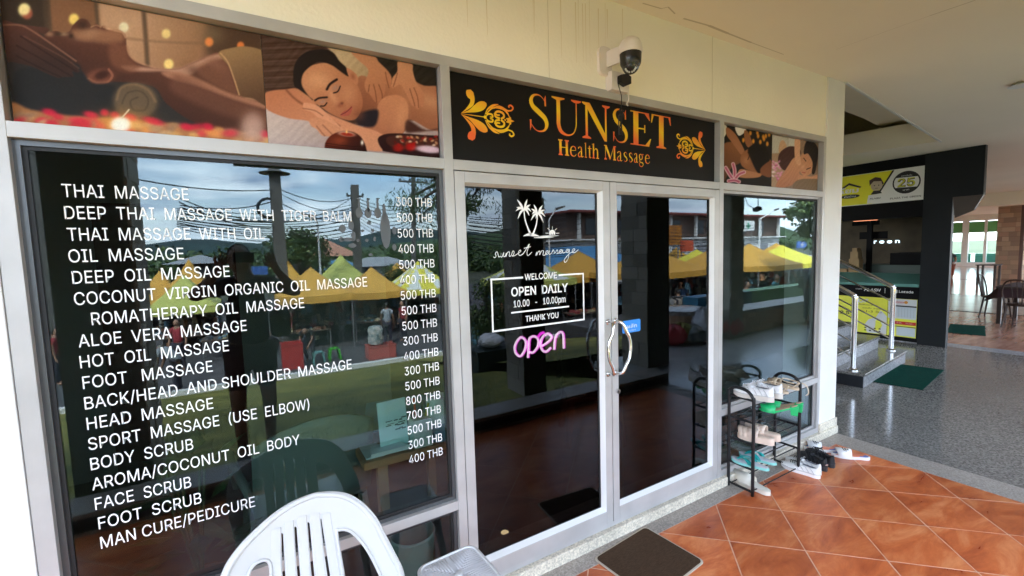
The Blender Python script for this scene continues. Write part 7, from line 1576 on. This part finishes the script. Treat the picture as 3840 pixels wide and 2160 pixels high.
# ------------------------------------------------------------------ poles, lamps and wires
CONC = mat('concrete_pole', (.10, .095, .09), .85, var=.15, vscale=5)
def upole(lb, top, bot, yv, w0=.13, w1=.20, arms=()):
    a, b = RV(*top, yv), RV(*bot, yv); e_ = empty('utility_pole', lb, 'pole', (b.x, b.y, ZM), group='concrete utility poles'); h = a.z-ZM; dx_ = a.x-b.x
    MB().add([(-w1, -w1, 0), (w1, -w1, 0), (w1, w1, 0), (-w1, w1, 0), (dx_-w0, -w0, h), (dx_+w0, -w0, h), (dx_+w0, w0, h), (dx_-w0, w0, h)], [(0, 3, 2, 1), (4, 5, 6, 7), (0, 1, 5, 4), (1, 2, 6, 5), (2, 3, 7, 6), (3, 0, 4, 7)]).build('shaft', CONC, e_)
    for (z_, L2_) in arms: MB().box((dx_-L2_, -.05, z_), (dx_+L2_, .05, z_+.1)).build('crossarm', CONC, e_); [MB().lathe([(.05, 0), (.07, .05), (.03, .12)], (dx_+s_*L2_*.9, 0, z_+.1), 8).build('insulator', BLACKM, e_) for s_ in (-1, -.3, .3, 1)]
    return e_, a
pa = upole('thick utility pole mirrored above the photographer\'s arm', q2c(548, 60), q2c(620, 1060), 19, .20, .26)[1]
lh = RV(*q2c(555, 120), 19); lp = empty('pole_lamp', 'flared lamp shade near the top of the thick utility pole', 'lamp', lh); MB().lathe([(.05, .30), (.10, .22), (.35, .06), (.60, 0), (.58, -.02), (.1, .1)], (0, 0, 0), 16).build('shade', CONC, lp, smooth=True)
pb1 = upole('utility pole mirrored between TIGER BALM and the price column', q2c(1278, 228), q2c(1305, 1060), 26, .20, .24, ((7.2, .5),))[1]
pc1 = upole('slender utility pole with cross arm mirrored behind the prices', q2c(1812, 120), q2c(1800, 1060), 24, .10, .13, ((7.9, .9),))[1]
pd1 = upole('utility pole seen in the narrow mirrored strip at the far left', (118, 500), (170, 1000), 18, .12, .16, ((6.4, 1.2),))[1]
pe1 = upole('pale utility pole mirrored beside the palm tree logo', q17(672, 92), q17(690, 700), 16, .13, .16)[1]
coil = RV(*q2c(500, 440), 19); co = MB()
for k in range(4): co.tube([(coil.x+(.42-.02*k)*math.cos(t*.3927), coil.y+.1+.03*k, coil.z+(.42-.02*k)*math.sin(t*.3927)) for t in range(16)], .03, 5, close=True)
tag(co.build('cable_coil', BLACKM), 'black coil of spare cable hung on the thick utility pole', 'cable coil')
WIRE = mat('wire_black', (.012, .012, .012), .7)
wg = 'overhead wires across the market'
def wire(a, b, yv0, yv1, sag, r=.022, n=14):
    A, B = RV(*a, yv0), RV(*b, yv1); o = MB().tube([A.lerp(B, t/n)-Vector((0, 0, sag*4*(t/n)*(1-t/n))) for t in range(n+1)], r, 4, cap=False).build('overhead_wire', WIRE)
    tag(o, 'thin black overhead wire crossing above the market tents', 'wire', wg)
W_ = [((60, 560), q2c(600, 265), 14, 19, .4), (q2c(600, 265), q2c(1250, 345), 19, 26, .35), (q2c(600, 300), q2c(1250, 440), 19, 26, .4), (q2c(600, 385), q2c(1260, 560), 19, 26, .3), (q2c(-300, 410), q2c(540, 375), 16, 19, .2), (q2c(-320, 340), q2c(560, 560), 16, 19, .2), (q2c(-310, 380), q2c(600, 600), 16, 19, .3), (q2c(-300, 430), q2c(1260, 340), 16, 26, .9)]
for k in range(12): W_.append((q2c(-330, 440+16*k), q2c(1270, 400+24*k), 17+.3*k, 26, .35+.1*(k % 3)))
for k in range(9): W_.append((q2c(1290, 340+26*k), q2c(1800, 400+26*k), 26, 24, .3+.06*k))
for k in range(4): W_.append((q2c(1700+70*k, 150), q2c(2040+20*k, 400+60*k), 24, 15, .1))
for k in range(8): W_.append((q2c(1800, 420+30*k), (2120, 800+22*k), 24, 20, .5))
for k in range(9): W_.append(((1760, 820+14*k), (2180, 800+19*k), 16, 22, .3))
for k in range(13): W_.append(((2300, 840+9*k), (2900, 836+9*k), 20, 26, .35+.05*(k % 4)))
for k in range(6): W_.append(((90, 640+24*k), (190, 690+26*k), 18, 18, .05))
for a, b, y0, y1, s_ in W_: wire(a, b, y0, y1, s_, r=.016+.008*RND.random())
def slamp(lb, base, top, head, yv, r=.05):
    a, b, c_ = RV(*base, yv), RV(*top, yv), RV(*head, yv); e_ = empty('street_lamp', lb, 'street lamp', (b.x, b.y, ZM), group='street lamps of the market street'); mb = MB(); L_ = Vector((b.x, b.y, ZM))
    mb.tube([(0, 0, 0), (0, 0, b.z-ZM-.3), (c_.x-b.x)*0+0 and 0 or (0.02*(1 if c_.x > b.x else -1), 0, b.z-ZM-.08), (c_.x-b.x, 0, c_.z-ZM)], [r, r*.8, r*.7, r*.6], 8); mb.build('mast', PW, e_, smooth=True)
    d = Vector((1 if c_.x >= b.x else -1, 0, .25)); MB().prism([(0, -.06), (.55, -.02), (.6, .06), (0, .08)], (c_.x-b.x, -.1, c_.z-ZM), d, FZ, (0, 1, 0), .2).build('lamp_head', CONC, e_)
slamp('tall white street lamp mirrored in the right window', q22(1225, 530), q22(1240, 245), q22(1355, 185), 20, .07)
slamp('street lamp with grey head mirrored beside the palm logo', q17(735, 570), q17(740, 245), q17(795, 175), 18, .05)
slamp('thin double curved street lamp mirrored in the middle of the big pane', q2c(965, 1060), q2c(940, 530), q2c(905, 515), 24, .06)
# ------------------------------------------------------------------ buildings beyond
def house(name, lb, p0, p1, yv, dep, wallm, roofm, wall_top, over=.6, rise=.6, wins=0, winm=None):
    a, b = RV(*p0, yv), RV(*p1, yv); zt_ = max(a.z, b.z); w_ = b.x-a.x; e_ = empty(name, lb, 'building', ((a.x+b.x)/2, a.y-dep/2, ZM)); H_ = zt_-ZM
    MB().box((-w_/2, -dep/2, 0), (w_/2, dep/2, H_-rise)).build('wall', wallm, e_)
    MB().add([(-w_/2-over, dep/2+over, H_-rise), (w_/2+over, dep/2+over, H_-rise), (w_/2+over, -dep/2-over, H_-rise), (-w_/2-over, -dep/2-over, H_-rise), (-w_/2+over, 0, H_), (w_/2-over, 0, H_)], [(0, 1, 5, 4), (2, 3, 4, 5), (1, 2, 5), (3, 0, 4), (3, 2, 1, 0)]).build('roof', roofm, e_)
    for k in range(wins):
        x = -w_/2+w_*(k+.5)/wins; f_ = MB().box((x-w_/wins*.28, dep/2, (H_-rise)*.35), (x+w_/wins*.28, dep/2+.05, (H_-rise)*.78)).build('window', winm or DARKW, e_); MB().box((x-w_/wins*.25, dep/2+.05, (H_-rise)*.38), (x+w_/wins*.25, dep/2+.06, (H_-rise)*.75)).build('pane', mat('dark_pane', (.02, .03, .035), .1), f_)
    return e_
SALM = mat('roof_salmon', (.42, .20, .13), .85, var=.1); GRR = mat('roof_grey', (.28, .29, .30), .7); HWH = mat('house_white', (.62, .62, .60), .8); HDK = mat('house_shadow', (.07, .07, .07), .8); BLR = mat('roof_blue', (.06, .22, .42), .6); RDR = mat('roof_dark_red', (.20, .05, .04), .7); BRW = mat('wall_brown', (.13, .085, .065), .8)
house('pavilion', 'open pavilion with a wide salmon roof on the far side of the market', q2c(755, 700), q2c(1190, 700), 45, 9, HDK, SALM, 0, 1.2, 1.9, 5, HWH)
house('house', 'small white house with a grey roof behind the striped tent', q2c(1400, 885), q2c(1760, 870), 38, 7, HWH, GRR, 0, .8, .8, 3)
house('shed', 'dark shed with a pale sheet roof behind the lime tent on the left', q2c(-320, 860), q2c(-20, 880), 34, 7, HDK, GRR, 0, .8, .6, 2)
house('shed', 'low dark shed with a small blue gable between pavilion and tents', q2c(1000, 905), q2c(1290, 900), 36, 5, HDK, BLR, 0, .4, .8, 0)
# long two storey building
a, b = RV(*q22(-80, 225), 34), RV(*q22(1290, 205), 34); lbld = empty('long_building', 'long two storey building with dark red roof, brown upper wall and white lower wall', 'building', ((a.x+b.x)/2, a.y, ZM)); w_ = b.x-a.x+6; H_ = (a.z+b.z)/2-ZM; dp = 9
MB().box((-w_/2, -dp, H_*.62), (w_/2, 0, H_-.25)).build('upper_wall', BRW, lbld); MB().box((-w_/2+.3, -dp, 0), (w_/2-.3, .4, H_*.60)).build('lower_wall', HWH, lbld); MB().box((-w_/2-.5, -dp-.5, H_*.60), (w_/2+.5, 1.0, H_*.62)).build('balcony_slab', HWH, lbld)
rfm = MB()
for k in range(int(w_/.6)): rfm.box((-w_/2-.6+k*.62, -dp-1, H_-.22), (-w_/2-.6+k*.62+.5, 1.6, H_-.02))
rfm.box((-w_/2-.8, -dp-1, H_-.25), (w_/2+.8, 1.55, H_-.12)); rfm.build('roof', RDR, lbld)
for k in range(9): MB().box((-w_/2+1+k*(w_-2)/8-.15, .5, H_*.62), (-w_/2+1+k*(w_-2)/8+.15, .8, H_-.25)).build('pillar', HWH, lbld)
for k in range(8):
    x = -w_/2+2+k*(w_-3)/8; MB().box((x, .4, H_*.15), (x+2.2, .46, H_*.5)).build('window', mat('shutter_grey', (.25, .26, .28), .6), lbld); MB().box((x+.4, .0, H_*.68), (x+1.8, .05, H_*.9)).build('upper_window', mat('dark_pane', (.02, .03, .035), .1), lbld)
a, b = RV(*q17(640, 470), 26), RV(*q17(1180, 470), 26); bs = empty('blue_shed', 'market hall under a sloping blue sheet roof behind the orange tents', 'building', ((a.x+b.x)/2, a.y, ZM)); w_ = b.x-a.x+3; H_ = a.z-ZM
MB().add([(-w_/2, 2.4, H_-1.5), (w_/2, 2.4, H_-1.5), (w_/2, -2, H_), (-w_/2, -2, H_), (-w_/2, 2.4, H_-1.6), (w_/2, 2.4, H_-1.6), (w_/2, -2, H_-.1), (-w_/2, -2, H_-.1)], [(0, 1, 2, 3), (7, 6, 5, 4), (0, 4, 5, 1), (1, 5, 6, 2), (2, 6, 7, 3), (3, 7, 4, 0)]).build('roof', BLR, bs); MB().box((-w_/2, -2, 0), (w_/2, -1.8, H_-.1)).build('back_wall', HDK, bs)
for k in range(5): MB().box((-w_/2+.2+k*(w_-.6)/4, 2.2, 0), (-w_/2+.35+k*(w_-.6)/4, 2.35, H_-1.58)).build('post', POLE, bs)
def board(name, lb, p0, p1, yv, m, body=None, bm=None, cross=None):
    a, b = RV(*p0, yv), RV(*p1, yv); c_ = Vector(((a.x+b.x)/2, a.y, b.z)); e_ = empty(name, lb, 'sign', c_); w_, h_ = (b.x-a.x)/2, a.z-b.z
    MB().box((-w_, -.06, 0), (w_, .06, h_)).build('board', m, e_)
    for s_ in (-1, 1): MB().tube([(s_*w_*.7, -.1, 0), (s_*w_*.7, -.1, ZM-c_.z)], .05, 6).build('post', POLE, e_)
    if cross: [MB().box((-x_, .06, h_*.5-z_), (x_, .075, h_*.5+z_)).build('cross_bar', cross, e_) for x_, z_ in ((h_*.32, h_*.1), (h_*.1, h_*.32))]
    if body:
        for i, t in enumerate(body): text(t, 'word', e_, bm, (-w_*.85, h_*(.68-.34*i), w_*.85, h_*(.88-.34*i)), (0, .062, 0), Vector((-1, 0, 0)) if False else Vector((-1, 0, 0)), FZ, bold=.02)
    return e_
OSG = mat('board_orange', (.42, .16, .02), .6); OSR = mat('board_red_orange', (.60, .10, .04), .6); GCR = mat('cross_green', (.02, .30, .16), .5); BSG = mat('board_blue', (.03, .10, .35), .5); BSP = mat('board_print', (.45, .30, .05), .6)
board('street_sign', 'dull orange sign board mirrored in the right door', q22(510, 300), q22(630, 450), 24, OSG); board('street_sign', 'smaller red orange sign board right below the dull orange one', q22(625, 418), q22(720, 500), 22, OSR)
board('street_sign', 'white sign board with a green cross mirrored in the right window', q22(1100, 265), q22(1195, 345), 28, HWH, cross=GCR); board('street_sign', 'small blue sign board with a pale cross under the tree in the right window', q22(1530, 425), q22(1600, 475), 24, BSG, cross=HWH)
board('street_sign', 'blue sign board mirrored beside the photographer\'s raised arm', q2c(345, 965), q2c(495, 1035), 30, BSG)
# ------------------------------------------------------------------ hills, woods and trees
HIL = mat('hill_green', (.018, .045, .045), .95, var=.3, vscale=.02); r5 = random.Random(9)
hl = MB(); N = 60
hf = [19+5*math.sin(i*.21)+3*math.sin(i*.53+1)+1.5*math.sin(i*1.3) for i in range(N)]
hl.grid(lambda u, v: (-420+900*u, -330-140*v, -3+(hf[min(N-1, int(u*(N-1)+.5))]+2)*math.sin(math.pi*min(1, v*1.0))**.8 if True else 0), N, 9)
tag(hl.build('hill', HIL, smooth='all'), kind='structure')
hl = MB(); hl.grid(lambda u, v: (20+330*u, -150-80*v, -3+(16+4*math.sin(u*9)+2*math.sin(u*23))*math.sin(math.pi*v)**.8*(.25+.75*min(1, u*3.0))), 40, 8); tag(hl.build('hill', mat('hill_near', (.03, .06, .02), .95, var=.4, vscale=.1, bump=1, bscale=.6), smooth='all'), kind='structure')
LEAF = [mat('leaf_%d' % i, c, .6) for i, c in enumerate(((.035, .075, .018), (.055, .105, .025), (.025, .05, .016), (.09, .13, .03)))]
BARK = mat('bark', (.05, .038, .03), .9, bump=.8, bscale=20)
def leaf_mass(cs, n, size, seed, droop=0., aspect=.45):
    r = random.Random(seed); v = []; f = []; mi = []
    for k in range(n):
        c_, rad = cs[r.randrange(len(cs))]; th, ph_, rr_ = r.uniform(0, 6.283), math.acos(r.uniform(-1, 1)), rad*r.random()**.4
        p = Vector(c_)+Vector((math.sin(ph_)*math.cos(th), math.sin(ph_)*math.sin(th), math.cos(ph_)*.8))*rr_
        d = Vector((r.uniform(-1, 1), r.uniform(-1, 1), r.uniform(-1, .6)-droop)).normalized(); s_ = d.orthogonal().normalized(); s_ = (Matrix.Rotation(r.uniform(0, 6.28), 3, d) @ s_)*size*aspect*.5; L2_ = d*size*r.uniform(.7, 1.3)
        i = len(v); v += [p, p+L2_*.5+s_, p+L2_, p+L2_*.5-s_]; f.append((i, i+1, i+2, i+3)); mi.append(r.choice((0, 0, 1, 1, 2, 3)))
    return v, f, mi
def tree(name, lb, base, h, r0, clumps, n, size, seed, droop=0., group=None, zg=ZM, aspect=.45, lean=(0, 0)):
    e_ = empty(name, lb, 'tree', (base[0], base[1], zg), group=group); r = random.Random(seed)
    t_ = MB(); top = Vector((lean[0], lean[1], h)); t_.tube(cat_rom([(0, 0, 0), (r.uniform(-.1, .1), r.uniform(-.1, .1), h*.35), (lean[0]*.6, lean[1]*.6, h*.7), tuple(top)], 4), [r0*(1-.75*i/12) for i in range(13)], 8)
    for c_, rad in clumps[:14]: t_.tube(cat_rom([(lean[0]*.5, lean[1]*.5, h*.55), ((c_[0]+lean[0]*.5)*.5, (c_[1]+lean[1]*.5)*.5, h*.45+c_[2]*.35), tuple(c_)], 3), [r0*.4*(1-.8*i/6) for i in range(7)], 5)
    t_.build('trunk', BARK, e_, smooth='all'); m_ = MB(); v, f, mi = leaf_mass(clumps, n, size, seed, droop, aspect); m_.add(v, f); m_.mi = mi; m_.build('crown', LEAF, e_, fixn=False); return e_
rt_ = random.Random(31)
def cl(n, cx_, cy_, cz_, sx, sy, sz, r_): return [((cx_+rt_.uniform(-sx, sx), cy_+rt_.uniform(-sy, sy), cz_+rt_.uniform(-sz, sz)), r_*rt_.uniform(.6, 1.2)) for _ in range(n)]
tb = RV(*q17(585, 700), 6); tree('feathery_tree', 'big feathery tree with a black trunk mirrored in the left door behind the palm logo', (tb.x, tb.y), 6.5, .20, cl(16, -1.3, 0, 3.9, 1.1, .8, .9, .42)+cl(6, .5, .2, 4.4, .8, .6, .3, .4)+cl(6, 0, 0, 5.6, 1.4, 1, .5, .8), 5200, .13, 4, .9, aspect=.16, zg=-.9)
tb = RV(*q17(290, 760), 9); tree('round_bush', 'dark round bushy tree mirrored at the left of the left door', (tb.x, tb.y), 2.0, .08, cl(12, 0, 0, 2.1, .55, .5, .8, .45), 4200, .11, 6, 0)
tb = RV(*q22(1600, 300), 9); tree('broadleaf_tree', 'broad leaved tree hanging into the upper right of the right window', (tb.x+1.6, tb.y), 6.0, .15, cl(9, -1.5, 0, 5.6, .9, .6, .5, .5)+cl(8, -.4, 0, 4.6, .6, .5, .9, .6)+cl(6, .5, 0, 5.6, 1, .8, .8, .8), 3600, .22, 8, .5, aspect=.5)
tb = RV(*q2c(2060, 700), 11); tree('roadside_tree', 'green roadside tree mirrored at the right edge of the big pane', (tb.x+.5, tb.y), 5.2, .12, cl(10, 0, 0, 4.2, .5, .5, 1.2, .5), 3000, .13, 10, .3)
tb = RV(*q2c(760, 860), 30); tree('garden_tree', 'round dark tree mirrored right of the thick utility pole', (tb.x, tb.y), 4.2, .2, cl(12, 0, 0, 3.9, 1.6, 1.2, 1.1, 1.1), 3400, .30, 12, 0)
tb = RV(*q2c(1640, 990), 27); tree('garden_tree', 'small tree mirrored in front of the white house', (tb.x, tb.y), 2.2, .1, cl(8, 0, 0, 2.3, .6, .6, .5, .6), 1600, .2, 13, 0)
# far wood: one mass of crowns on the slope behind the roofs
r6 = random.Random(17); cs_ = []
for k in range(420):
    u = r6.random(); cs_.append(((-60+190*u, -62-45*r6.random(), -1.5+r6.uniform(0, 3.6)), r6.uniform(1.6, 3.4)))
v, f, mi = leaf_mass(cs_, 52000, .8, 5, 0, .6); m_ = MB(); m_.add(v, f); m_.mi = mi; tag(m_.build('far_wood', LEAF, fixn=False), kind='stuff')
# hanging camera-like lamp below the beam, mirrored at the top of the right door
b_ = RV(*q22(785, 130), 3.6); hlp = empty('hanging_floodlight', 'small black floodlight hanging on its cable under the arcade beam', 'lamp', (b_.x, -2.45, 2.54)); MB().tube(cat_rom([(-.35, 0, 0), (-.22, 0, -.14), (0, 0, -.20)], 5), .006, 5).build('cable', BLACKM, hlp); MB().tube([(0.05, 0, 0), (0.05, 0, -.16)], .007, 6).build('stem', BLACKM, hlp); MB().cbox((0.03, 0, -.20), (.13, .09, .06), 0, .3).build('lamp_body', BLACKM, hlp)
# seat-like red chair mirrored behind the right door and a sign under it stands inside: see the shop room
# ================================================================== INSIDE the shop, behind the big pane
TWD = mat('table_wood', (.30, .19, .10), .5, var=.2, vscale=5); PPR = mat('paper_white', (.75, .85, .85), .6); GCH = mat('grey_green_plastic', (.16, .22, .20), .5)
tb_ = empty('reception_table', 'wooden reception table behind the big pane under the lowest prices', 'table', (.86, .62, -.045))
MB().box((-.44, -.32, .72), (.20, .34, .76)).build('table_top', TWD, tb_, bevel=.004)
for a, b in ((-.34, -.26), (.12, -.26), (-.34, .30), (.12, .30)): MB().box((a-.025, b-.025, 0), (a+.025, b+.025, .72)).build('leg', TWD, tb_)
zt = .716
q = empty('display_card', 'pale blue menu card standing upright on the reception table', 'card', (.60, .40, zt)); MB().cbox((0, 0, .13), (.155, .004, .25), .1, -.12).build('card', mat('pale_card', (.55, .85, .88), .5), q); pr = MB()
for k in range(26): pr.cbox((RND.uniform(-.06, .06), -.004, RND.uniform(.03, .16)), (RND.uniform(.01, .04), .003, RND.uniform(.002, .008)), .1, -.12)
pr.build('print', mat('card_print', (.05, .12, .14), .5), q)
q = empty('tissue_roll', 'white tissue roll standing at the right end of the reception table', 'tissue roll', (.845, .38, zt)); MB().lathe([(.018, .0), (.062, .0), (.062, .24), (.018, .24), (.018, .20)], (0, 0, 0), 24).build('roll', mat('tissue', (.72, .90, .86), .9), q, smooth=True); MB().lathe([(.064, .0), (.064, .10)], (0, 0, 0), 24, cap=False).build('wrapper', mat('wrapper_print', (.25, .40, .50), .5), q, smooth=True)
q = empty('pen_box', 'pale square holder with pens between the card and the tissue roll', 'pen holder', (.735, .36, zt)); MB().box((-.05, -.05, 0), (.05, .05, .15)).build('box', mat('pale_box', (.60, .72, .66), .6), q, bevel=.003)
for dx_, c_, h_ in ((-.02, (.7, .08, .03), .26), (.01, (.05, .05, .04), .24), (.03, (.5, .5, .05), .22), (-.035, (.1, .1, .1), .20)): MB().tube([(dx_, .0, .14), (dx_*1.6, -.01, h_)], .006, 6).build('pen', mat('pen_%d' % int(h_*100), c_, .4), q)
tag(BX('clipboard', (.44, .33, zt), (.53, .50, zt+.008), mat('clipboard_white', (.60, .66, .66), .5)), 'white clipboard lying at the left end of the reception table', 'clipboard')
tr_ = MB(); tr_.prism([(0, 0), (.42, -.04), (.50, .30), (.10, .34)], (.48, .60, zt+.03), (1, 0, 0), (0, 1, .15), (0, 0, 1), .012); tag(tr_.build('laminated_sheet', mat('laminate', (.28, .50, .48), .25)), 'large laminated sheet propped at the back of the reception table', 'sheet')
b2 = MB(); b2.prism([(0, 0), (.20, 0), (.15, .12), (.02, .10)], (.46, .315, zt+.009), (1, 0, 0), (0, 1, 0), FZ, .02); tag(b2.build('price_booklet', PPR), 'booklet lying in front of the upright menu card', 'booklet')
# grey green plastic chair
gc = empty('lounge_chair', 'grey green plastic armchair with its rounded back to the glass', 'chair', (.20, .72, .03), math.radians(8))
MB().grid(lambda u, v: (-.29+.58*u, -.16-.10*v-.06*math.cos((u-.5)*3.1), .42+.50*v-.09*v*abs(u-.5)**2*4), 14, 10).build('backrest', GCH, gc, smooth='all').modifiers.new('s', 'SOLIDIFY').thickness = .015
MB().box((-.27, -.15, .38), (.27, .35, .42)).build('seat', GCH, gc, bevel=.01)
for a in (-1, 1):
    MB().tube(cat_rom([(a*.29, -.14, .55), (a*.33, .0, .64), (a*.33, .30, .63), (a*.30, .36, .40)], 5), .022, 8).build('armrest', GCH, gc, smooth='all')
    for b in (-.14, .32): MB().tube([(a*.25, b, .38), (a*.29, b*1.1, 0)], [.022, .016], 8).build('leg', GCH, gc, smooth=True)
bn = empty('waste_bin', 'grey plastic waste bin on the shop floor behind the lowest pane, by the mullion', 'bin', (.62, .22, .03)); MB().lathe([(.085, 0), (.115, .30), (.118, .30), (.112, .31), (.105, .30), (.08, .03)], (0, 0, 0), 28).build('bucket', mat('bin_plastic', (.28, .36, .36), .4), bn, smooth=True)
CD = mat('curtain_brown', (.06, .02, .018), .8); tag(BX('brown_curtain', (-1.0, 2.6, .03), (-.1, 2.68, 2.2), CD), 'dark brown curtain in a doorway at the back of the shop', 'curtain')
tag(BX('partition', (-6, 2.7, .03), (1.2, 2.8, 2.9), mat('partition_green', (.26, .29, .26), .8)), 'grey green partition wall at the back of the shop', 'partition')
# potted plant by the left jamb
pp = empty('potted_plant', 'broad leaved potted plant inside the lower left of the big pane', 'plant', (-.28, .45, .03)); MB().lathe([(.10, 0), (.15, .26), (.14, .26), (.13, .22)], (0, 0, 0), 20).build('pot', mat('pot_clay', (.16, .07, .05), .8), pp, smooth=True)
PLF = mat('plant_leaf', (.03, .075, .03), .4); r7 = random.Random(8)
for k in range(26):
    a = r7.uniform(0, 6.28); h_ = r7.uniform(.35, .85); rr_ = r7.uniform(.10, .34); L_ = r7.uniform(.14, .24); base = Vector((math.cos(a)*rr_*.4, math.sin(a)*rr_*.3, h_)); d = Vector((math.cos(a), math.sin(a)*.6, r7.uniform(-.2, .5))).normalized(); s_ = d.cross(FZ).normalized()*L_*.22
    MB().add([base, base+d*L_*.4+s_, base+d*L_, base+d*L_*.4-s_, base+d*L_*.5+Vector((0, 0, .012))], [(0, 1, 4), (1, 2, 4), (2, 3, 4), (3, 0, 4)]).build('leaf', PLF, pp, fixn=False)
st_ = MB()
for k in range(7): a = r7.uniform(0, 6.28); st_.tube([(0, 0, .22), (math.cos(a)*.05, math.sin(a)*.05, .5), (math.cos(a)*.13, math.sin(a)*.10, .8)], .006, 5)
st_.build('stem', PLF, pp)
# red chair inside behind the right door
RC = mat('red_plastic', (.30, .02, .01), .4); rc = empty('red_chair', 'dark red plastic chair with a black back behind the right door', 'chair', (2.60, 1.15, .03), math.radians(-30))
MB().box((-.24, -.24, .40), (.24, .24, .44)).build('seat', RC, rc, bevel=.01); MB().tube(cat_rom([(-.24, .2, .44), (-.26, .24, .7), (-.18, .26, .86), (.18, .26, .86), (.26, .24, .7), (.24, .2, .44)], 5), .03, 8).build('back', BLACKM, rc, smooth='all')
for a in (-1, 1):
    for b in (-1, 1): MB().tube([(a*.2, b*.2, .40), (a*.24, b*.24, 0)], [.035, .028], 6).build('leg', RC, rc, smooth=True)
# glowing disc added on the shop floor to give a small warm dot of light

q_ = P(1893, 1996, 2, .035); tag(MB().lathe([(.018, 0), (.024, .004), (.022, .006)], (q_.x, q_.y, .031), 16).build('glow_disc', mat('warm_glow', (.9, .75, .5), .4, emit=(1, .75, .4), estr=.35)), 'tiny glowing disc added for a warm spot of light on the shop floor behind the left door', 'lamp')
flush_texts()
